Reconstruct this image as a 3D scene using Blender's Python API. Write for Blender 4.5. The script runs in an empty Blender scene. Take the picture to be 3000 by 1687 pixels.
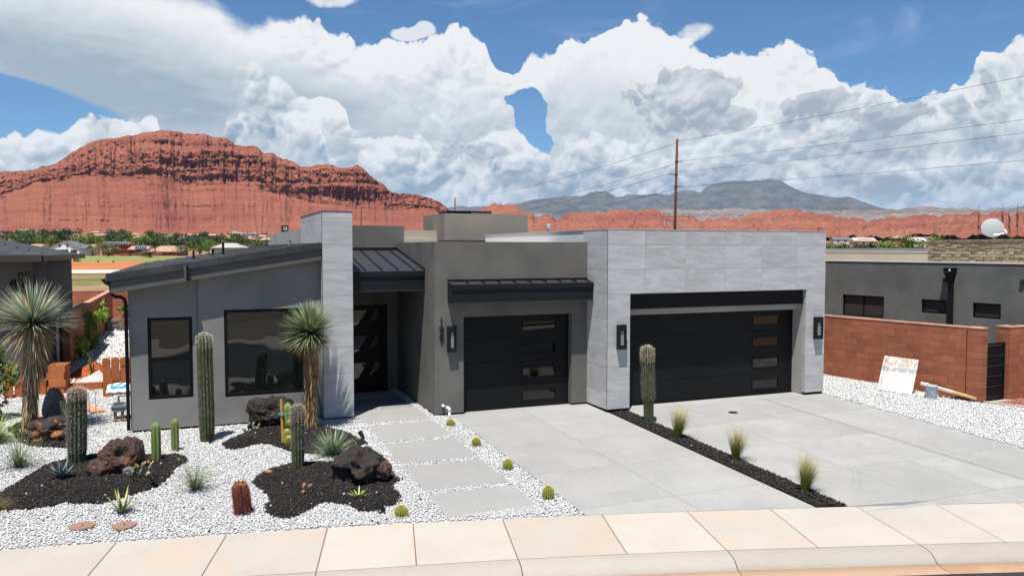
import bpy, bmesh, math, random
import numpy as np
from mathutils import Vector, Matrix, noise as mnoise

random.seed(7); np.random.seed(7)
scene = bpy.context.scene
C = bpy.context.collection

# ------------------------------------------------------------------ camera
cam_data = bpy.data.cameras.new('camera')
cam_data.sensor_width = 36.0
cam_data.lens = 36.0 * 2316.28 / 3000.0
cam_data.clip_start = 0.1
cam_data.clip_end = 60000.0
cam = bpy.data.objects.new('camera', cam_data)
C.objects.link(cam)
cam.location = (0, 0, 0)
cam.rotation_euler = (math.radians(90) - 0.0495, 0.0, -0.3855)
scene.camera = cam

# ------------------------------------------------------------------ sky and light
SUN_DIR = Vector((0.2, 0.26, -1.0)).normalized()      # the way the light travels
SUN_EL = math.asin(-SUN_DIR.z)
SUN_AZ = math.atan2(-SUN_DIR.x, -SUN_DIR.y)
SUN_STRENGTH = 5.0
SKY_STRENGTH = 0.064
CLOUD = 0.625              # brightness of sunlit cloud at this exposure

scene.view_settings.view_transform = 'Standard'
scene.view_settings.look = 'None'
scene.view_settings.gamma = 1.0
scene.view_settings.exposure = 0.60
scene.view_settings.use_curve_mapping = False
scene.cycles.use_denoising = True
try:
    scene.cycles.denoiser = 'OPENIMAGEDENOISE'
    scene.cycles.denoising_prefilter = 'ACCURATE'
except Exception:
    pass
scene.cycles.max_bounces = 6
scene.cycles.diffuse_bounces = 3
scene.cycles.glossy_bounces = 3
scene.cycles.transmission_bounces = 4
scene.cycles.transparent_max_bounces = 8
scene.cycles.volume_bounces = 0
scene.cycles.caustics_reflective = False
scene.cycles.caustics_refractive = False


class S:
    """A shader socket with arithmetic; every operation adds a node."""
    def __init__(self, nt, sock): self.nt, self.s = nt, sock
    def _m(self, op, *a, clamp=False):
        n = self.nt.nodes.new('ShaderNodeMath'); n.operation = op; n.use_clamp = clamp
        for i, v in enumerate((self,) + a):
            if isinstance(v, S): self.nt.links.new(v.s, n.inputs[i])
            else: n.inputs[i].default_value = float(v)
        return S(self.nt, n.outputs[0])
    def __add__(self, o): return self._m('ADD', o)
    __radd__ = __add__
    def __sub__(self, o): return self._m('SUBTRACT', o)
    def __rsub__(self, o): return (self * -1.0) + o
    def __mul__(self, o): return self._m('MULTIPLY', o)
    __rmul__ = __mul__
    def __truediv__(self, o): return self._m('DIVIDE', o)
    def __pow__(self, o): return self._m('POWER', o)
    def max(self, o): return self._m('MAXIMUM', o)
    def min(self, o): return self._m('MINIMUM', o)
    def clamp(self): return self._m('ADD', 0.0, clamp=True)
    def abs(self): return self._m('ABSOLUTE')
    def step(self, lo, hi, a=0.0, b=1.0, kind='SMOOTHSTEP'):
        n = self.nt.nodes.new('ShaderNodeMapRange'); n.interpolation_type = kind
        self.nt.links.new(self.s, n.inputs['Value'])
        for k, v in (('From Min', lo), ('From Max', hi), ('To Min', a), ('To Max', b)):
            if isinstance(v, S): self.nt.links.new(v.s, n.inputs[k])
            else: n.inputs[k].default_value = v
        return S(self.nt, n.outputs[0])


def vec(nt, x, y, z):
    n = nt.nodes.new('ShaderNodeCombineXYZ')
    for i, v in enumerate((x, y, z)):
        if isinstance(v, S): nt.links.new(v.s, n.inputs[i])
        else: n.inputs[i].default_value = v
    return S(nt, n.outputs[0])


def vadd(nt, a, b, op='ADD'):
    n = nt.nodes.new('ShaderNodeVectorMath'); n.operation = op
    for i, v in enumerate((a, b)):
        if isinstance(v, S): nt.links.new(v.s, n.inputs[i])
        else: n.inputs[i].default_value = v
    return S(nt, n.outputs[0])


def noise(nt, v, scale=5.0, detail=4.0, rough=0.5, dist=0.0, kind='FBM', out='Factor', lac=2.0):
    n = nt.nodes.new('ShaderNodeTexNoise'); n.noise_type = kind
    if v is not None: nt.links.new(v.s, n.inputs['Vector'])
    n.inputs['Scale'].default_value = scale; n.inputs['Detail'].default_value = detail
    n.inputs['Roughness'].default_value = rough; n.inputs['Distortion'].default_value = dist
    n.inputs['Lacunarity'].default_value = lac
    return S(nt, n.outputs[0] if out == 'Factor' else n.outputs[1])


def voronoi(nt, v, scale=5.0, detail=0.0, rough=0.5, feature='F1', smooth=1.0, out=0, lac=2.0):
    n = nt.nodes.new('ShaderNodeTexVoronoi'); n.feature = feature; n.normalize = detail > 0
    if v is not None: nt.links.new(v.s, n.inputs['Vector'])
    n.inputs['Scale'].default_value = scale
    n.inputs['Detail'].default_value = detail; n.inputs['Roughness'].default_value = rough
    n.inputs['Lacunarity'].default_value = lac
    if feature == 'SMOOTH_F1': n.inputs['Smoothness'].default_value = smooth
    return S(nt, n.outputs[out])


def curve(nt, v, pts, lo, hi, vmin, vmax):
    """piecewise smooth function of v through pts [(x, y)]"""
    t = v.step(lo, hi, kind='LINEAR')
    n = nt.nodes.new('ShaderNodeFloatCurve')
    nt.links.new(t.s, n.inputs['Value'])
    c = n.mapping.curves[0]
    P = [((x - lo) / (hi - lo), (y - vmin) / (vmax - vmin)) for x, y in pts]
    c.points[0].location = P[0]; c.points[1].location = P[-1]
    for q in P[1:-1]: c.points.new(*q)
    for p in c.points: p.handle_type = 'AUTO_CLAMPED'
    n.mapping.update()
    return S(nt, n.outputs[0]) * (vmax - vmin) + vmin


def rgb_mix(nt, f, a, b, blend='MIX'):
    n = nt.nodes.new('ShaderNodeMix'); n.data_type = 'RGBA'; n.blend_type = blend; n.clamp_factor = True
    ins = [i for i in n.inputs if i.type == 'RGBA']; fac = n.inputs[0]
    if isinstance(f, S): nt.links.new(f.s, fac)
    else: fac.default_value = f
    for i, v in zip(ins, (a, b)):
        if isinstance(v, S): nt.links.new(v.s, i)
        else: i.default_value = (*v, 1.0)
    return S(nt, [o for o in n.outputs if o.type == 'RGBA'][0])


def build_world():
    w = bpy.data.worlds.new('World'); scene.world = w; w.use_nodes = True
    nt = w.node_tree; nt.nodes.clear()
    out = nt.nodes.new('ShaderNodeOutputWorld'); bg = nt.nodes.new('ShaderNodeBackground')
    sky = nt.nodes.new('ShaderNodeTexSky'); sky.sky_type = 'NISHITA'; sky.sun_disc = False
    sky.sun_elevation = SUN_EL; sky.sun_rotation = SUN_AZ
    sky.altitude = 900.0; sky.air_density = 1.0; sky.dust_density = 0.1; sky.ozone_density = 5.0
    tc = nt.nodes.new('ShaderNodeTexCoord'); d = S(nt, tc.outputs['Generated'])
    sp = nt.nodes.new('ShaderNodeSeparateXYZ'); nt.links.new(d.s, sp.inputs[0])
    X, Y, Z = (S(nt, sp.outputs[i]) for i in range(3))
    A = X._m('ARCTAN2', Y) * 57.29578
    E = Z._m('ARCSINE') * 57.29578

    def gauss(a, e, ra, re, tilt=0.0):
        """1 at the middle of an ellipse (degrees), 0 outside twice its radii"""
        c, s = math.cos(math.radians(tilt)), math.sin(math.radians(tilt))
        da, de = A - a, E - e
        p = (da * c + de * s) * (1.0 / ra); q = (de * c - da * s) * (1.0 / re)
        return (p * p + q * q).step(0.0, 4.0, 1.0, 0.0)

    def total(*g):
        r = g[0]
        for x in g[1:]: r = r + x
        return r

    # warped direction for the billows
    warp = noise(nt, d, 9.0, 4.0, 0.6, out='Color')
    wv = vadd(nt, vadd(nt, warp, (0.5, 0.5, 0.5), 'SUBTRACT'), (0.075, 0.075, 0.075), 'MULTIPLY')
    p0 = vadd(nt, d, wv)

    def bumps(scale, lift):
        v0 = voronoi(nt, p0, scale)
        v1 = voronoi(nt, vadd(nt, p0, (-0.45 * lift, -0.25 * lift, lift)), scale)
        return 0.55 - v0, v1 - v0            # height of the billow, and how much it faces the sun
    h1, s1 = bumps(12.0, 0.024)
    h2, s2 = bumps(29.0, 0.0105)
    h3, s3 = bumps(68.0, 0.0046)
    f0 = noise(nt, p0, 30.0, 6.0, 0.66)
    b0 = h1 * 0.80 + h2 * 0.55 + h3 * 0.36 + (f0 - 0.5) * 0.8
    sun_side = s1 * 0.70 + s2 * 0.85 + s3 * 0.8 + (f0 - 0.5) * 0.9
    soft = noise(nt, d, 4.2, 3.0, 0.5)
    softw = noise(nt, vadd(nt, d, (1.0, 1.0, 3.0), 'MULTIPLY'), 6.0, 5.0, 0.55, dist=0.6)

    ENV = [(-10.35, 17.2), (-3.91, 18.02), (1.29, 17.05), (2.77, 16.0), (4.54, 15.3), (7.95, 15.37), (10.64, 14.82), (13.95, 14.39), (16.19, 14.59), (17.59, 14.93), (19.01, 14.83), (20.14, 14.32), (20.71, 13.26), (21.99, 12.3), (23.27, 13.8), (25.25, 13.91), (26.38, 14.29), (28.07, 15.17), (29.74, 15.76), (30.85, 15.85), (32.23, 15.41), (34.15, 14.75), (35.51, 14.0), (36.06, 13.16), (37.65, 13.33), (38.44, 13.53), (40.25, 13.28), (41.52, 13.51), (41.99, 12.53), (43.54, 11.9), (44.78, 11.05), (46.46, 10.54), (47.41, 10.1), (47.89, 9.24), (48.57, 9.43), (49.47, 9.92), (50.34, 10.45), (51.85, 11.01), (52.47, 11.76), (53.5, 12.09), (54.63, 12.4)]
    top = curve(nt, A, [(-26.0, 15.0)] + ENV + [(62.0, 13.5), (75.0, 11.0)], -26.0, 75.0, 5.0, 25.0) - 0.1
    # out of view the cloud bank rises and sinks, lowered to dim ambient light
    away = (A - 24.0).abs().step(45.0, 70.0)
    top = top + away * ((soft - 0.5) * 18.0 - 8.5)
    # how far below the crest of the bank (degrees), pushed in and out by the billows
    leftsoft = A.step(-1.0, 9.0, 1.0, 0.0)
    depth = top - E + b0 * (1.9 - leftsoft * 1.4) + (softw - 0.5) * leftsoft * 5.0
    cover = depth.step(0.0, 0.25 + leftsoft * 2.2)
    # gaps of blue inside the bank
    hole = total(gauss(23.35, 9.6, 0.75, 1.5, -8), gauss(23.9, 7.6, 0.75, 0.9, 0), gauss(22.2, 10.7, 0.6, 0.4, 30) * 0.6).min(1.0)
    hole_l = gauss(-10.0, 8.7, 4.4, 1.0, -9) + gauss(-14.0, 8.3, 4.5, 1.5, 0)
    cut = (hole * 1.25 - b0 * 1.25 * hole.step(0.0, 0.25)).step(0.42, 0.56).max((hole_l * 1.5 - b0 * 0.25 + (softw - 0.5) * 1.2).step(0.25, 1.05))
    cover = cover * (1.0 - cut)
    # small loose puffs above the bank
    puff = total(gauss(9.8, 17.0, 1.4, 0.55), gauss(14.6, 14.8, 0.8, 0.35), gauss(15.9, 15.2, 0.55, 0.35), gauss(34.8, 14.6, 1.2, 0.5, 18) * 0.8)
    pc = (puff + b0 * 0.9 * puff.step(0.0, 0.2)).step(0.35, 0.85)
    cover = cover.max(pc * 0.85)
    # high thin streaks
    cir = (noise(nt, vadd(nt, d, (1.0, 2.0, 5.0), 'MULTIPLY'), 5.0, 6.0, 0.6, dist=0.8) - 0.52).step(0.0, 0.3) * E.step(9.0, 15.0) * 0.16

    # shading of the bank
    ins = (depth * 0.13).clamp()             # deep inside the bank it is greyer
    crest = (1.0 - depth * 0.45).clamp()     # sunlit crests
    veil = total(gauss(-1.0, 10.4, 9.0, 2.5, -10) * 0.95, gauss(-7.0, 11.2, 6.0, 2.6, -12) * 0.45, gauss(9.5, 11.4, 3.0, 1.4, 0) * 0.2, gauss(16.5, 9.2, 6.0, 1.8) * 0.36, gauss(28.5, 9.0, 4.0, 2.0) * 0.36)
    bright = total(gauss(-5.0, 14.0, 8.0, 1.9, -10) * 0.35, gauss(7.0, 13.0, 4.6, 1.5, -8) * 0.45, gauss(17.0, 12.4, 4.5, 1.9) * 0.40, gauss(31.0, 12.4, 6.0, 2.4) * 0.45, gauss(41.0, 10.6, 5.0, 1.8, -12) * 0.40)
    smooth_l = (veil * 0.9 + leftsoft * E.step(8.5, 10.5) + gauss(31.0, 12.4, 4.5, 1.8) * 0.6 + 0.25).clamp()
    detail = sun_side * (1.0 - smooth_l * 0.9) + (softw - 0.5) * smooth_l * 0.8
    shade = (0.80 + detail * 1.05 + crest * 0.26 + bright * 0.50 - ins * 0.16 - veil * 0.52 + (softw - 0.5) * leftsoft * 0.5).clamp()
    WHITE = (0.965, 0.97, 0.975)
    col = rgb_mix(nt, shade, (0.40, 0.49, 0.57), WHITE)

    # two nearer ranks of cumulus in front of it, each with lit crests and grey feet
    def rank(pts, amp, fade, base, foot, gaps=None):
        t = curve(nt, A, [(-26.0, pts[0][1])] + pts + [(75.0, pts[-1][1])], -26.0, 75.0, 0.0, 20.0)
        t = t + away * (soft - 0.5) * 9.0 - 0.15
        dp = t - E + b0 * amp
        al = dp.step(0.0, 0.30)
        al = al * dp.step(fade * 1.2, fade * 3.2, 1.0, 0.25)
        if gaps is not None: al = al * gaps
        sh = (base + 0.13 + sun_side * 1.2 + (1.0 - dp * (1.0 / fade)).clamp() * 0.40 - (dp * 0.12).clamp() * 0.5).clamp()
        return al, rgb_mix(nt, sh, foot, WHITE)
    MID = [(-11.82, 6.82), (-10.62, 7.04), (-9.8, 7.22), (-9.4, 6.77), (-8.55, 7.31), (-7.26, 7.53), (-6.82, 8.05), (-5.48, 8.35), (-4.12, 8.75), (-3.2, 8.32), (-2.26, 8.58), (-1.67, 7.91), (-1.35, 5.88), (0.6, 5.96), (1.12, 7.29), (2.14, 8.12), (2.68, 10.23), (2.95, 11.78), (4.24, 12.18), (5.79, 11.84), (7.1, 11.13), (8.43, 10.67), (9.78, 10.46), (10.46, 9.55), (10.72, 8.34), (12.51, 8.12), (13.9, 7.87), (15.59, 8.04), (16.15, 7.64), (17.29, 6.82), (18.99, 7.81), (19.99, 8.09), (21.28, 8.65), (22.42, 8.52), (23.28, 7.4), (24.42, 7.0), (26.42, 7.39), (28.11, 8.06), (30.92, 7.74), (33.7, 7.13), (36.13, 7.87), (37.72, 8.62), (39.03, 8.83), (40.32, 9.29), (41.08, 9.72), (42.84, 9.72), (44.57, 9.3), (46.5, 9.04), (48.81, 9.12), (51.03, 9.42), (53.15, 9.7), (54.7, 9.89)]
    LOW = [(-11.85, 5.78), (-10.66, 5.62), (-6.43, 5.87), (-1.35, 5.88), (1.36, 6.78), (2.13, 7.86), (3.68, 9.38), (4.71, 9.04), (5.76, 9.57), (7.09, 9.73), (8.42, 9.21), (8.67, 8.14), (9.47, 6.26), (11.1, 5.19), (12.22, 6.1), (13.61, 5.51), (15.58, 6.38), (17.57, 6.82), (18.99, 6.55), (19.85, 5.57), (20.99, 6.42), (23.28, 6.65), (25.28, 6.42), (27.56, 5.84), (29.53, 6.38), (31.5, 6.07), (33.71, 5.61), (36.43, 5.56), (39.07, 6.16), (41.66, 5.81), (44.15, 6.11), (47.75, 5.44), (51.12, 5.65), (54.82, 5.67)]
    left_face = (A - 3.2 + (11.5 - E) * 0.35 + b0 * 1.5).step(-0.4, 2.2)      # the leaning tower fades into the veil on its left
    gap_m = (1.0 - gauss(4.6, 10.4, 2.6, 2.4) * (1.0 - left_face)).clamp()
    am, cm = rank(MID, 1.35, 1.5, 0.50, (0.40, 0.48, 0.56), gap_m)
    col = rgb_mix(nt, am, col, cm); cover = cover.max(am)
    al, cl = rank(LOW, 1.15, 1.0, 0.36, (0.30, 0.40, 0.51))
    col = rgb_mix(nt, al, col, cl); cover = cover.max(al)

    # nearer, darker fragments drifting in front
    frag = total(gauss(33.0, 11.1, 2.0, 1.0, 10), gauss(35.8, 10.7, 1.6, 0.9, 20), gauss(34.0, 8.9, 2.6, 0.8, 0) * 0.95, gauss(37.0, 9.0, 1.3, 0.6) * 0.85, gauss(42.5, 9.2, 1.7, 0.7, 6) * 0.9, gauss(45.2, 9.6, 1.4, 0.8) * 0.75,
                 gauss(47.3, 7.8, 3.0, 0.8, 8) * 0.8, gauss(52.5, 9.6, 2.6, 0.8, 15) * 0.7, gauss(19.0, 6.9, 1.6, 0.45, 4) * 0.95, gauss(11.6, 8.0, 1.1, 0.2) * 0.75, gauss(51.0, 6.4, 4.2, 0.5, 3) * 0.8, gauss(42.0, 5.4, 4.0, 0.5, 3) * 0.75, gauss(32.0, 5.2, 5.0, 0.45, 2) * 0.65, gauss(24.0, 5.0, 4.0, 0.4, 2) * 0.6, gauss(48.0, 4.2, 6.0, 0.4, 2) * 0.8)
    fc = (frag + (b0 * 1.7 + (f0 - 0.5) * 1.6) * frag.step(0.0, 0.25)).step(0.5, 0.86)
    fsh = (sun_side * 1.25 + 0.27).clamp()
    fcol = rgb_mix(nt, fsh, (0.36, 0.41, 0.49), (0.80, 0.82, 0.85))
    col = rgb_mix(nt, fc * 0.85, col, fcol)
    cover = cover.max(fc * 0.92)
    # the far rim of the sky: clouds merge into pale air
    rim = (E.step(1.0, 4.2, 0.75, 0.0) + (softw - 0.5) * E.step(3.0, 6.0, 0.8, 0.0)).clamp()
    col = rgb_mix(nt, rim, col, (0.31, 0.46, 0.62))
    cover = cover * E.step(-2.0, 0.5)

    skc = nt.nodes.new('ShaderNodeVectorMath'); skc.operation = 'SCALE'
    nt.links.new(sky.outputs[0], skc.inputs[0]); skc.inputs['Scale'].default_value = SKY_STRENGTH
    blue = vadd(nt, S(nt, skc.outputs[0]), (0.72, 0.98, 1.14), 'MULTIPLY')      # the deep desert blue
    blue = rgb_mix(nt, cir, blue, (0.62, 0.70, 0.78))
    res = rgb_mix(nt, cover, blue, vadd(nt, col, (CLOUD, CLOUD, CLOUD), 'MULTIPLY'))
    nt.links.new(res.s, bg.inputs[0]); bg.inputs[1].default_value = 1.0
    nt.links.new(bg.outputs[0], out.inputs[0])
    w.cycles.sampling_method = 'MANUAL'; w.cycles.sample_map_resolution = 512


build_world()
sun_data = bpy.data.lights.new('sun', 'SUN')
sun_data.energy = SUN_STRENGTH; sun_data.angle = math.radians(0.53); sun_data.color = (1.0, 0.965, 0.91)
sun = bpy.data.objects.new('sun', sun_data); C.objects.link(sun)
sun.location = (-20, -26, 100)
sun.rotation_euler = SUN_DIR.to_track_quat('-Z', 'Y').to_euler()

# ------------------------------------------------------------------ helpers: noise
_rng = np.random.RandomState(11)
_T = _rng.rand(64, 64, 64)


def vnoise(x, y, z):
    xi, yi, zi = (np.floor(a).astype(int) for a in (x, y, z))
    fx, fy, fz = x - xi, y - yi, z - zi
    fx, fy, fz = (f * f * (3 - 2 * f) for f in (fx, fy, fz))
    g = lambda a, b, c: _T[(xi + a) & 63, (yi + b) & 63, (zi + c) & 63]
    l = lambda a, b, f: a + (b - a) * f
    return l(l(l(g(0, 0, 0), g(1, 0, 0), fx), l(g(0, 1, 0), g(1, 1, 0), fx), fy),
             l(l(g(0, 0, 1), g(1, 0, 1), fx), l(g(0, 1, 1), g(1, 1, 1), fx), fy), fz)


def fbm(x, y, z=0.0, o=5, rough=0.5, ridged=False):
    x, y, z = np.broadcast_arrays(np.asarray(x, float), np.asarray(y, float), np.asarray(z, float))
    s = np.zeros_like(x); a = 1.0; t = 0.0; k = 1.0
    for i in range(o):
        n = vnoise(x * k + 17.3 * i, y * k + 5.1 * i, z * k + 9.7 * i)
        s += a * (1 - np.abs(2 * n - 1) if ridged else n); t += a; a *= rough; k *= 2.03
    return s / t


# ------------------------------------------------------------------ helpers: objects
def lin(r, g, b):
    f = lambda c: (c / 255 / 12.92) if c <= 10 else ((c / 255 + 0.055) / 1.055) ** 2.4
    return (f(r), f(g), f(b))


def gz(x, y):
    """height of the graded ground around the house"""
    if y <= 17.9: return -4.05 + 0.032 * (max(y, 6.0) - 17.9)
    return -4.05 + 0.0095 * (min(y, 30.0) - 17.9)


def tag(o, label=None, cat=None, group=None, kind=None):
    if label: o['label'] = label
    if cat: o['category'] = cat
    if group: o['group'] = group
    if kind: o['kind'] = kind
    return o


def thing(name, label, cat, loc=(0, 0, 0), group=None, rot=0.0):
    o = bpy.data.objects.new(name, None); C.objects.link(o)
    o.location = loc; o.rotation_euler = (0, 0, rot); o.empty_display_size = 0.2
    return tag(o, label, cat, group)


def adopt(o, parent, local=False):
    """make o a part of parent; its mesh is in world coordinates unless local"""
    o.parent = parent
    if not local:
        def where(p): return p.location + (where(p.parent) + p.matrix_parent_inverse.translation if p.parent else Vector((0, 0, 0)))
        L = where(parent)
        o.matrix_parent_inverse = Matrix.Translation(-L)
    return o


class MB:
    def __init__(self): self.v, self.f, self.a = [], [], {}
    def quad(self, *p):
        n = len(self.v); self.v += [tuple(q) for q in p]; self.f.append(tuple(range(n, n + len(p)))); return self
    def hexa(self, p):
        """p: 8 corners, bottom ring then top ring, counter-clockwise from above"""
        n = len(self.v); self.v += [tuple(q) for q in p]
        for f in ((3, 2, 1, 0), (4, 5, 6, 7), (0, 1, 5, 4), (1, 2, 6, 5), (2, 3, 7, 6), (3, 0, 4, 7)):
            self.f.append(tuple(n + i for i in f))
        return self
    def box(self, x0, x1, y0, y1, z0, z1):
        return self.hexa([(x0, y0, z0), (x1, y0, z0), (x1, y1, z0), (x0, y1, z0), (x0, y0, z1), (x1, y0, z1), (x1, y1, z1), (x0, y1, z1)])
    def obox(self, c, ux, uy, uz):
        """box at c with half-axis vectors"""
        c, ux, uy, uz = Vector(c), Vector(ux), Vector(uy), Vector(uz)
        return self.hexa([c - ux - uy - uz, c + ux - uy - uz, c + ux + uy - uz, c - ux + uy - uz, c - ux - uy + uz, c + ux - uy + uz, c + ux + uy + uz, c - ux + uy + uz])
    def prism(self, poly, z0, z1):
        n = len(self.v); k = len(poly)
        zz0 = z0 if callable(z0) else (lambda x, y: z0); zz1 = z1 if callable(z1) else (lambda x, y: z1)
        self.v += [(x, y, zz0(x, y)) for x, y in poly] + [(x, y, zz1(x, y)) for x, y in poly]
        self.f.append(tuple(range(n + k - 1, n - 1, -1))); self.f.append(tuple(range(n + k, n + 2 * k)))
        for i in range(k):
            j = (i + 1) % k; self.f.append((n + i, n + j, n + k + j, n + k + i))
        return self
    def tube(self, pts, r, n=8, cap=True):
        pts = [Vector(p) for p in pts]; rr = r if hasattr(r, '__len__') else [r] * len(pts)
        s = len(self.v); up = Vector((0, 0, 1)); ref = None
        for i, p in enumerate(pts):
            d = (pts[min(i + 1, len(pts) - 1)] - pts[max(i - 1, 0)]).normalized()
            if ref is None: ref = d.orthogonal().normalized()
            a = (ref - d * ref.dot(d)).normalized(); b = d.cross(a); ref = a
            for k in range(n):
                t = 2 * math.pi * k / n; self.v.append(tuple(p + (a * math.cos(t) + b * math.sin(t)) * rr[i]))
        for i in range(len(pts) - 1):
            for k in range(n):
                j = (k + 1) % n; q = s + i * n; self.f.append((q + k, q + j, q + n + j, q + n + k))
        if cap:
            self.f.append(tuple(s + k for k in range(n - 1, -1, -1))); e = s + (len(pts) - 1) * n
            self.f.append(tuple(e + k for k in range(n)))
        return self
    def lathe(self, prof, n=16, c=(0, 0, 0), mod=None):
        """prof [(r, z)]; mod(theta, i) scales the radius"""
        s = len(self.v)
        for i, (r, z) in enumerate(prof):
            for k in range(n):
                t = 2 * math.pi * k / n; q = r * (mod(t, i) if mod else 1.0)
                self.v.append((c[0] + q * math.cos(t), c[1] + q * math.sin(t), c[2] + z))
        for i in range(len(prof) - 1):
            for k in range(n):
                j = (k + 1) % n; q = s + i * n; self.f.append((q + k, q + j, q + n + j, q + n + k))
        self.f.append(tuple(s + k for k in range(n - 1, -1, -1))); e = s + (len(prof) - 1) * n
        self.f.append(tuple(e + k for k in range(n)))
        return self
    def attr(self, name, val, count=None):
        """give the vertices added since the last call a float attribute"""
        l = self.a.setdefault(name, []); n = len(self.v) - len(l)
        l += list(val) if hasattr(val, '__len__') else [val] * n
        return self
    def mesh(self, name, mat, smooth=False):
        m = bpy.data.meshes.new(name); m.from_pydata(self.v, [], self.f); m.materials.append(mat)
        for k, l in self.a.items():
            at = m.attributes.new(k, 'FLOAT', 'POINT'); at.data.foreach_set('value', np.asarray(l, np.float32))
        if smooth: m.polygons.foreach_set('use_smooth', [True] * len(m.polygons))
        m.update(); return m
    def build(self, name, mat, parent=None, smooth=False, bevel=0.0, local=False):
        o = bpy.data.objects.new(name, self.mesh(name, mat, smooth)); C.objects.link(o)
        if parent is not None: adopt(o, parent, local)
        if bevel: 
            b = o.modifiers.new('bevel', 'BEVEL'); b.width = bevel; b.segments = 2; b.limit_method = 'ANGLE'; b.harden_normals = False
        return o


def np_mesh(name, V, F, mat, smooth=False, attrs=None, parent=None, local=False):
    """V (n,3) array, F (m,k) array of equal-sized faces"""
    V = np.asarray(V, np.float32); F = np.asarray(F, np.int32)
    m = bpy.data.meshes.new(name); m.vertices.add(len(V)); m.vertices.foreach_set('co', V.ravel())
    k = F.shape[1]; m.loops.add(F.size); m.loops.foreach_set('vertex_index', F.ravel())
    m.polygons.add(len(F)); m.polygons.foreach_set('loop_start', np.arange(0, F.size, k, dtype=np.int32))
    if smooth: m.polygons.foreach_set('use_smooth', np.ones(len(F), bool))
    for a, l in (attrs or {}).items():
        at = m.attributes.new(a, 'FLOAT', 'POINT'); at.data.foreach_set('value', np.asarray(l, np.float32))
    m.materials.append(mat); m.update(calc_edges=True); m.validate()
    o = bpy.data.objects.new(name, m); C.objects.link(o)
    if parent is not None: adopt(o, parent, local)
    return o


def grid_faces(nr, nc, wrap=False):
    i = np.arange(nr - 1)[:, None]; j = np.arange(nc if wrap else nc - 1)[None, :]
    a = i * nc + j; b = i * nc + (j + 1) % nc
    return np.stack([a, b, b + nc, a + nc], -1).reshape(-1, 4)


class Blades:
    """narrow leaves: each a tapering, bending strip with t (0 base .. 1 tip) and r (random)"""
    def __init__(self): self.V, self.F, self.t, self.r = [], [], [], []
    def add(self, base, d, length, width, droop=0.0, segs=3, r=None, fold=0.0, tipw=0.06, bow=0.0):
        p = Vector(base); d = Vector(d).normalized(); r = random.random() if r is None else r
        side = d.cross(Vector((0, 0, 1)))
        if side.length < 0.05: side = Vector((math.cos(r * 40), math.sin(r * 40), 0))
        side.normalize(); n = len(self.V); step = length / segs
        for i in range(segs + 1):
            t = i / segs
            w = width * 0.5 * max(tipw, (1 - t ** 1.6)) * (0.75 + 0.25 * min(1, t * 4))
            lift = side.cross(d) * fold * w
            self.V += [tuple(p - side * w + lift), tuple(p + side * w + lift)]; self.t += [t, t]; self.r += [r, r]
            if i < segs:
                p = p + d * step
                d = (d + Vector((0, 0, -1)) * (droop / segs) * (0.5 + t) + Vector((bow, bow * 0.6, 0)) * (t / segs)).normalized()
                s2 = side - d * side.dot(d)
                if s2.length > 1e-3: side = s2.normalized()
        for i in range(segs):
            a = n + 2 * i; self.F.append((a, a + 1, a + 3, a + 2))
    def build(self, name, mat, parent=None, local=True):
        return np_mesh(name, np.array(self.V), np.array(self.F), mat, True, {'t': self.t, 'r': self.r}, parent, local)


def rand_dir(zlo=-1.0, zhi=1.0):
    z = random.uniform(zlo, zhi); a = random.uniform(0, 2 * math.pi); q = math.sqrt(max(0, 1 - z * z))
    return Vector((q * math.cos(a), q * math.sin(a), z))


def copy_tree(o, parent=None):
    c = o.copy(); C.objects.link(c)
    if parent is not None: c.parent = parent
    for ch in list(o.children): copy_tree(ch, c)
    return c


# ------------------------------------------------------------------ helpers: materials
MATS = {}


def new_mat(name):
    m = bpy.data.materials.new(name); m.use_nodes = True; nt = m.node_tree
    b = nt.nodes['Principled BSDF']; MATS[name] = m
    return m, nt, b


def pos(nt):
    n = nt.nodes.new('ShaderNodeNewGeometry'); return S(nt, n.outputs['Position'])


def objpos(nt):
    n = nt.nodes.new('ShaderNodeTexCoord'); return S(nt, n.outputs['Object'])


def objrand(nt):
    n = nt.nodes.new('ShaderNodeObjectInfo'); return S(nt, n.outputs['Random'])


def attrib(nt, name):
    n = nt.nodes.new('ShaderNodeAttribute'); n.attribute_name = name; return S(nt, n.outputs['Fac'])


def sep(nt, v):
    n = nt.nodes.new('ShaderNodeSeparateXYZ'); nt.links.new(v.s, n.inputs[0]); return [S(nt, n.outputs[i]) for i in range(3)]


def setc(nt, b, col, key='Base Color'):
    if isinstance(col, S): nt.links.new(col.s, b.inputs[key])
    elif isinstance(col, (int, float)): b.inputs[key].default_value = col
    else: b.inputs[key].default_value = (*col, 1.0)


def bump(nt, b, h, dist=0.01, strength=1.0):
    n = nt.nodes.new('ShaderNodeBump'); n.inputs['Distance'].default_value = dist; n.inputs['Strength'].default_value = strength
    nt.links.new(h.s, n.inputs['Height']); nt.links.new(n.outputs[0], b.inputs['Normal'])


def scaled(nt, v, k):
    k = (k, k, k) if isinstance(k, (int, float)) else k
    return vadd(nt, v, k, 'MULTIPLY')


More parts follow.
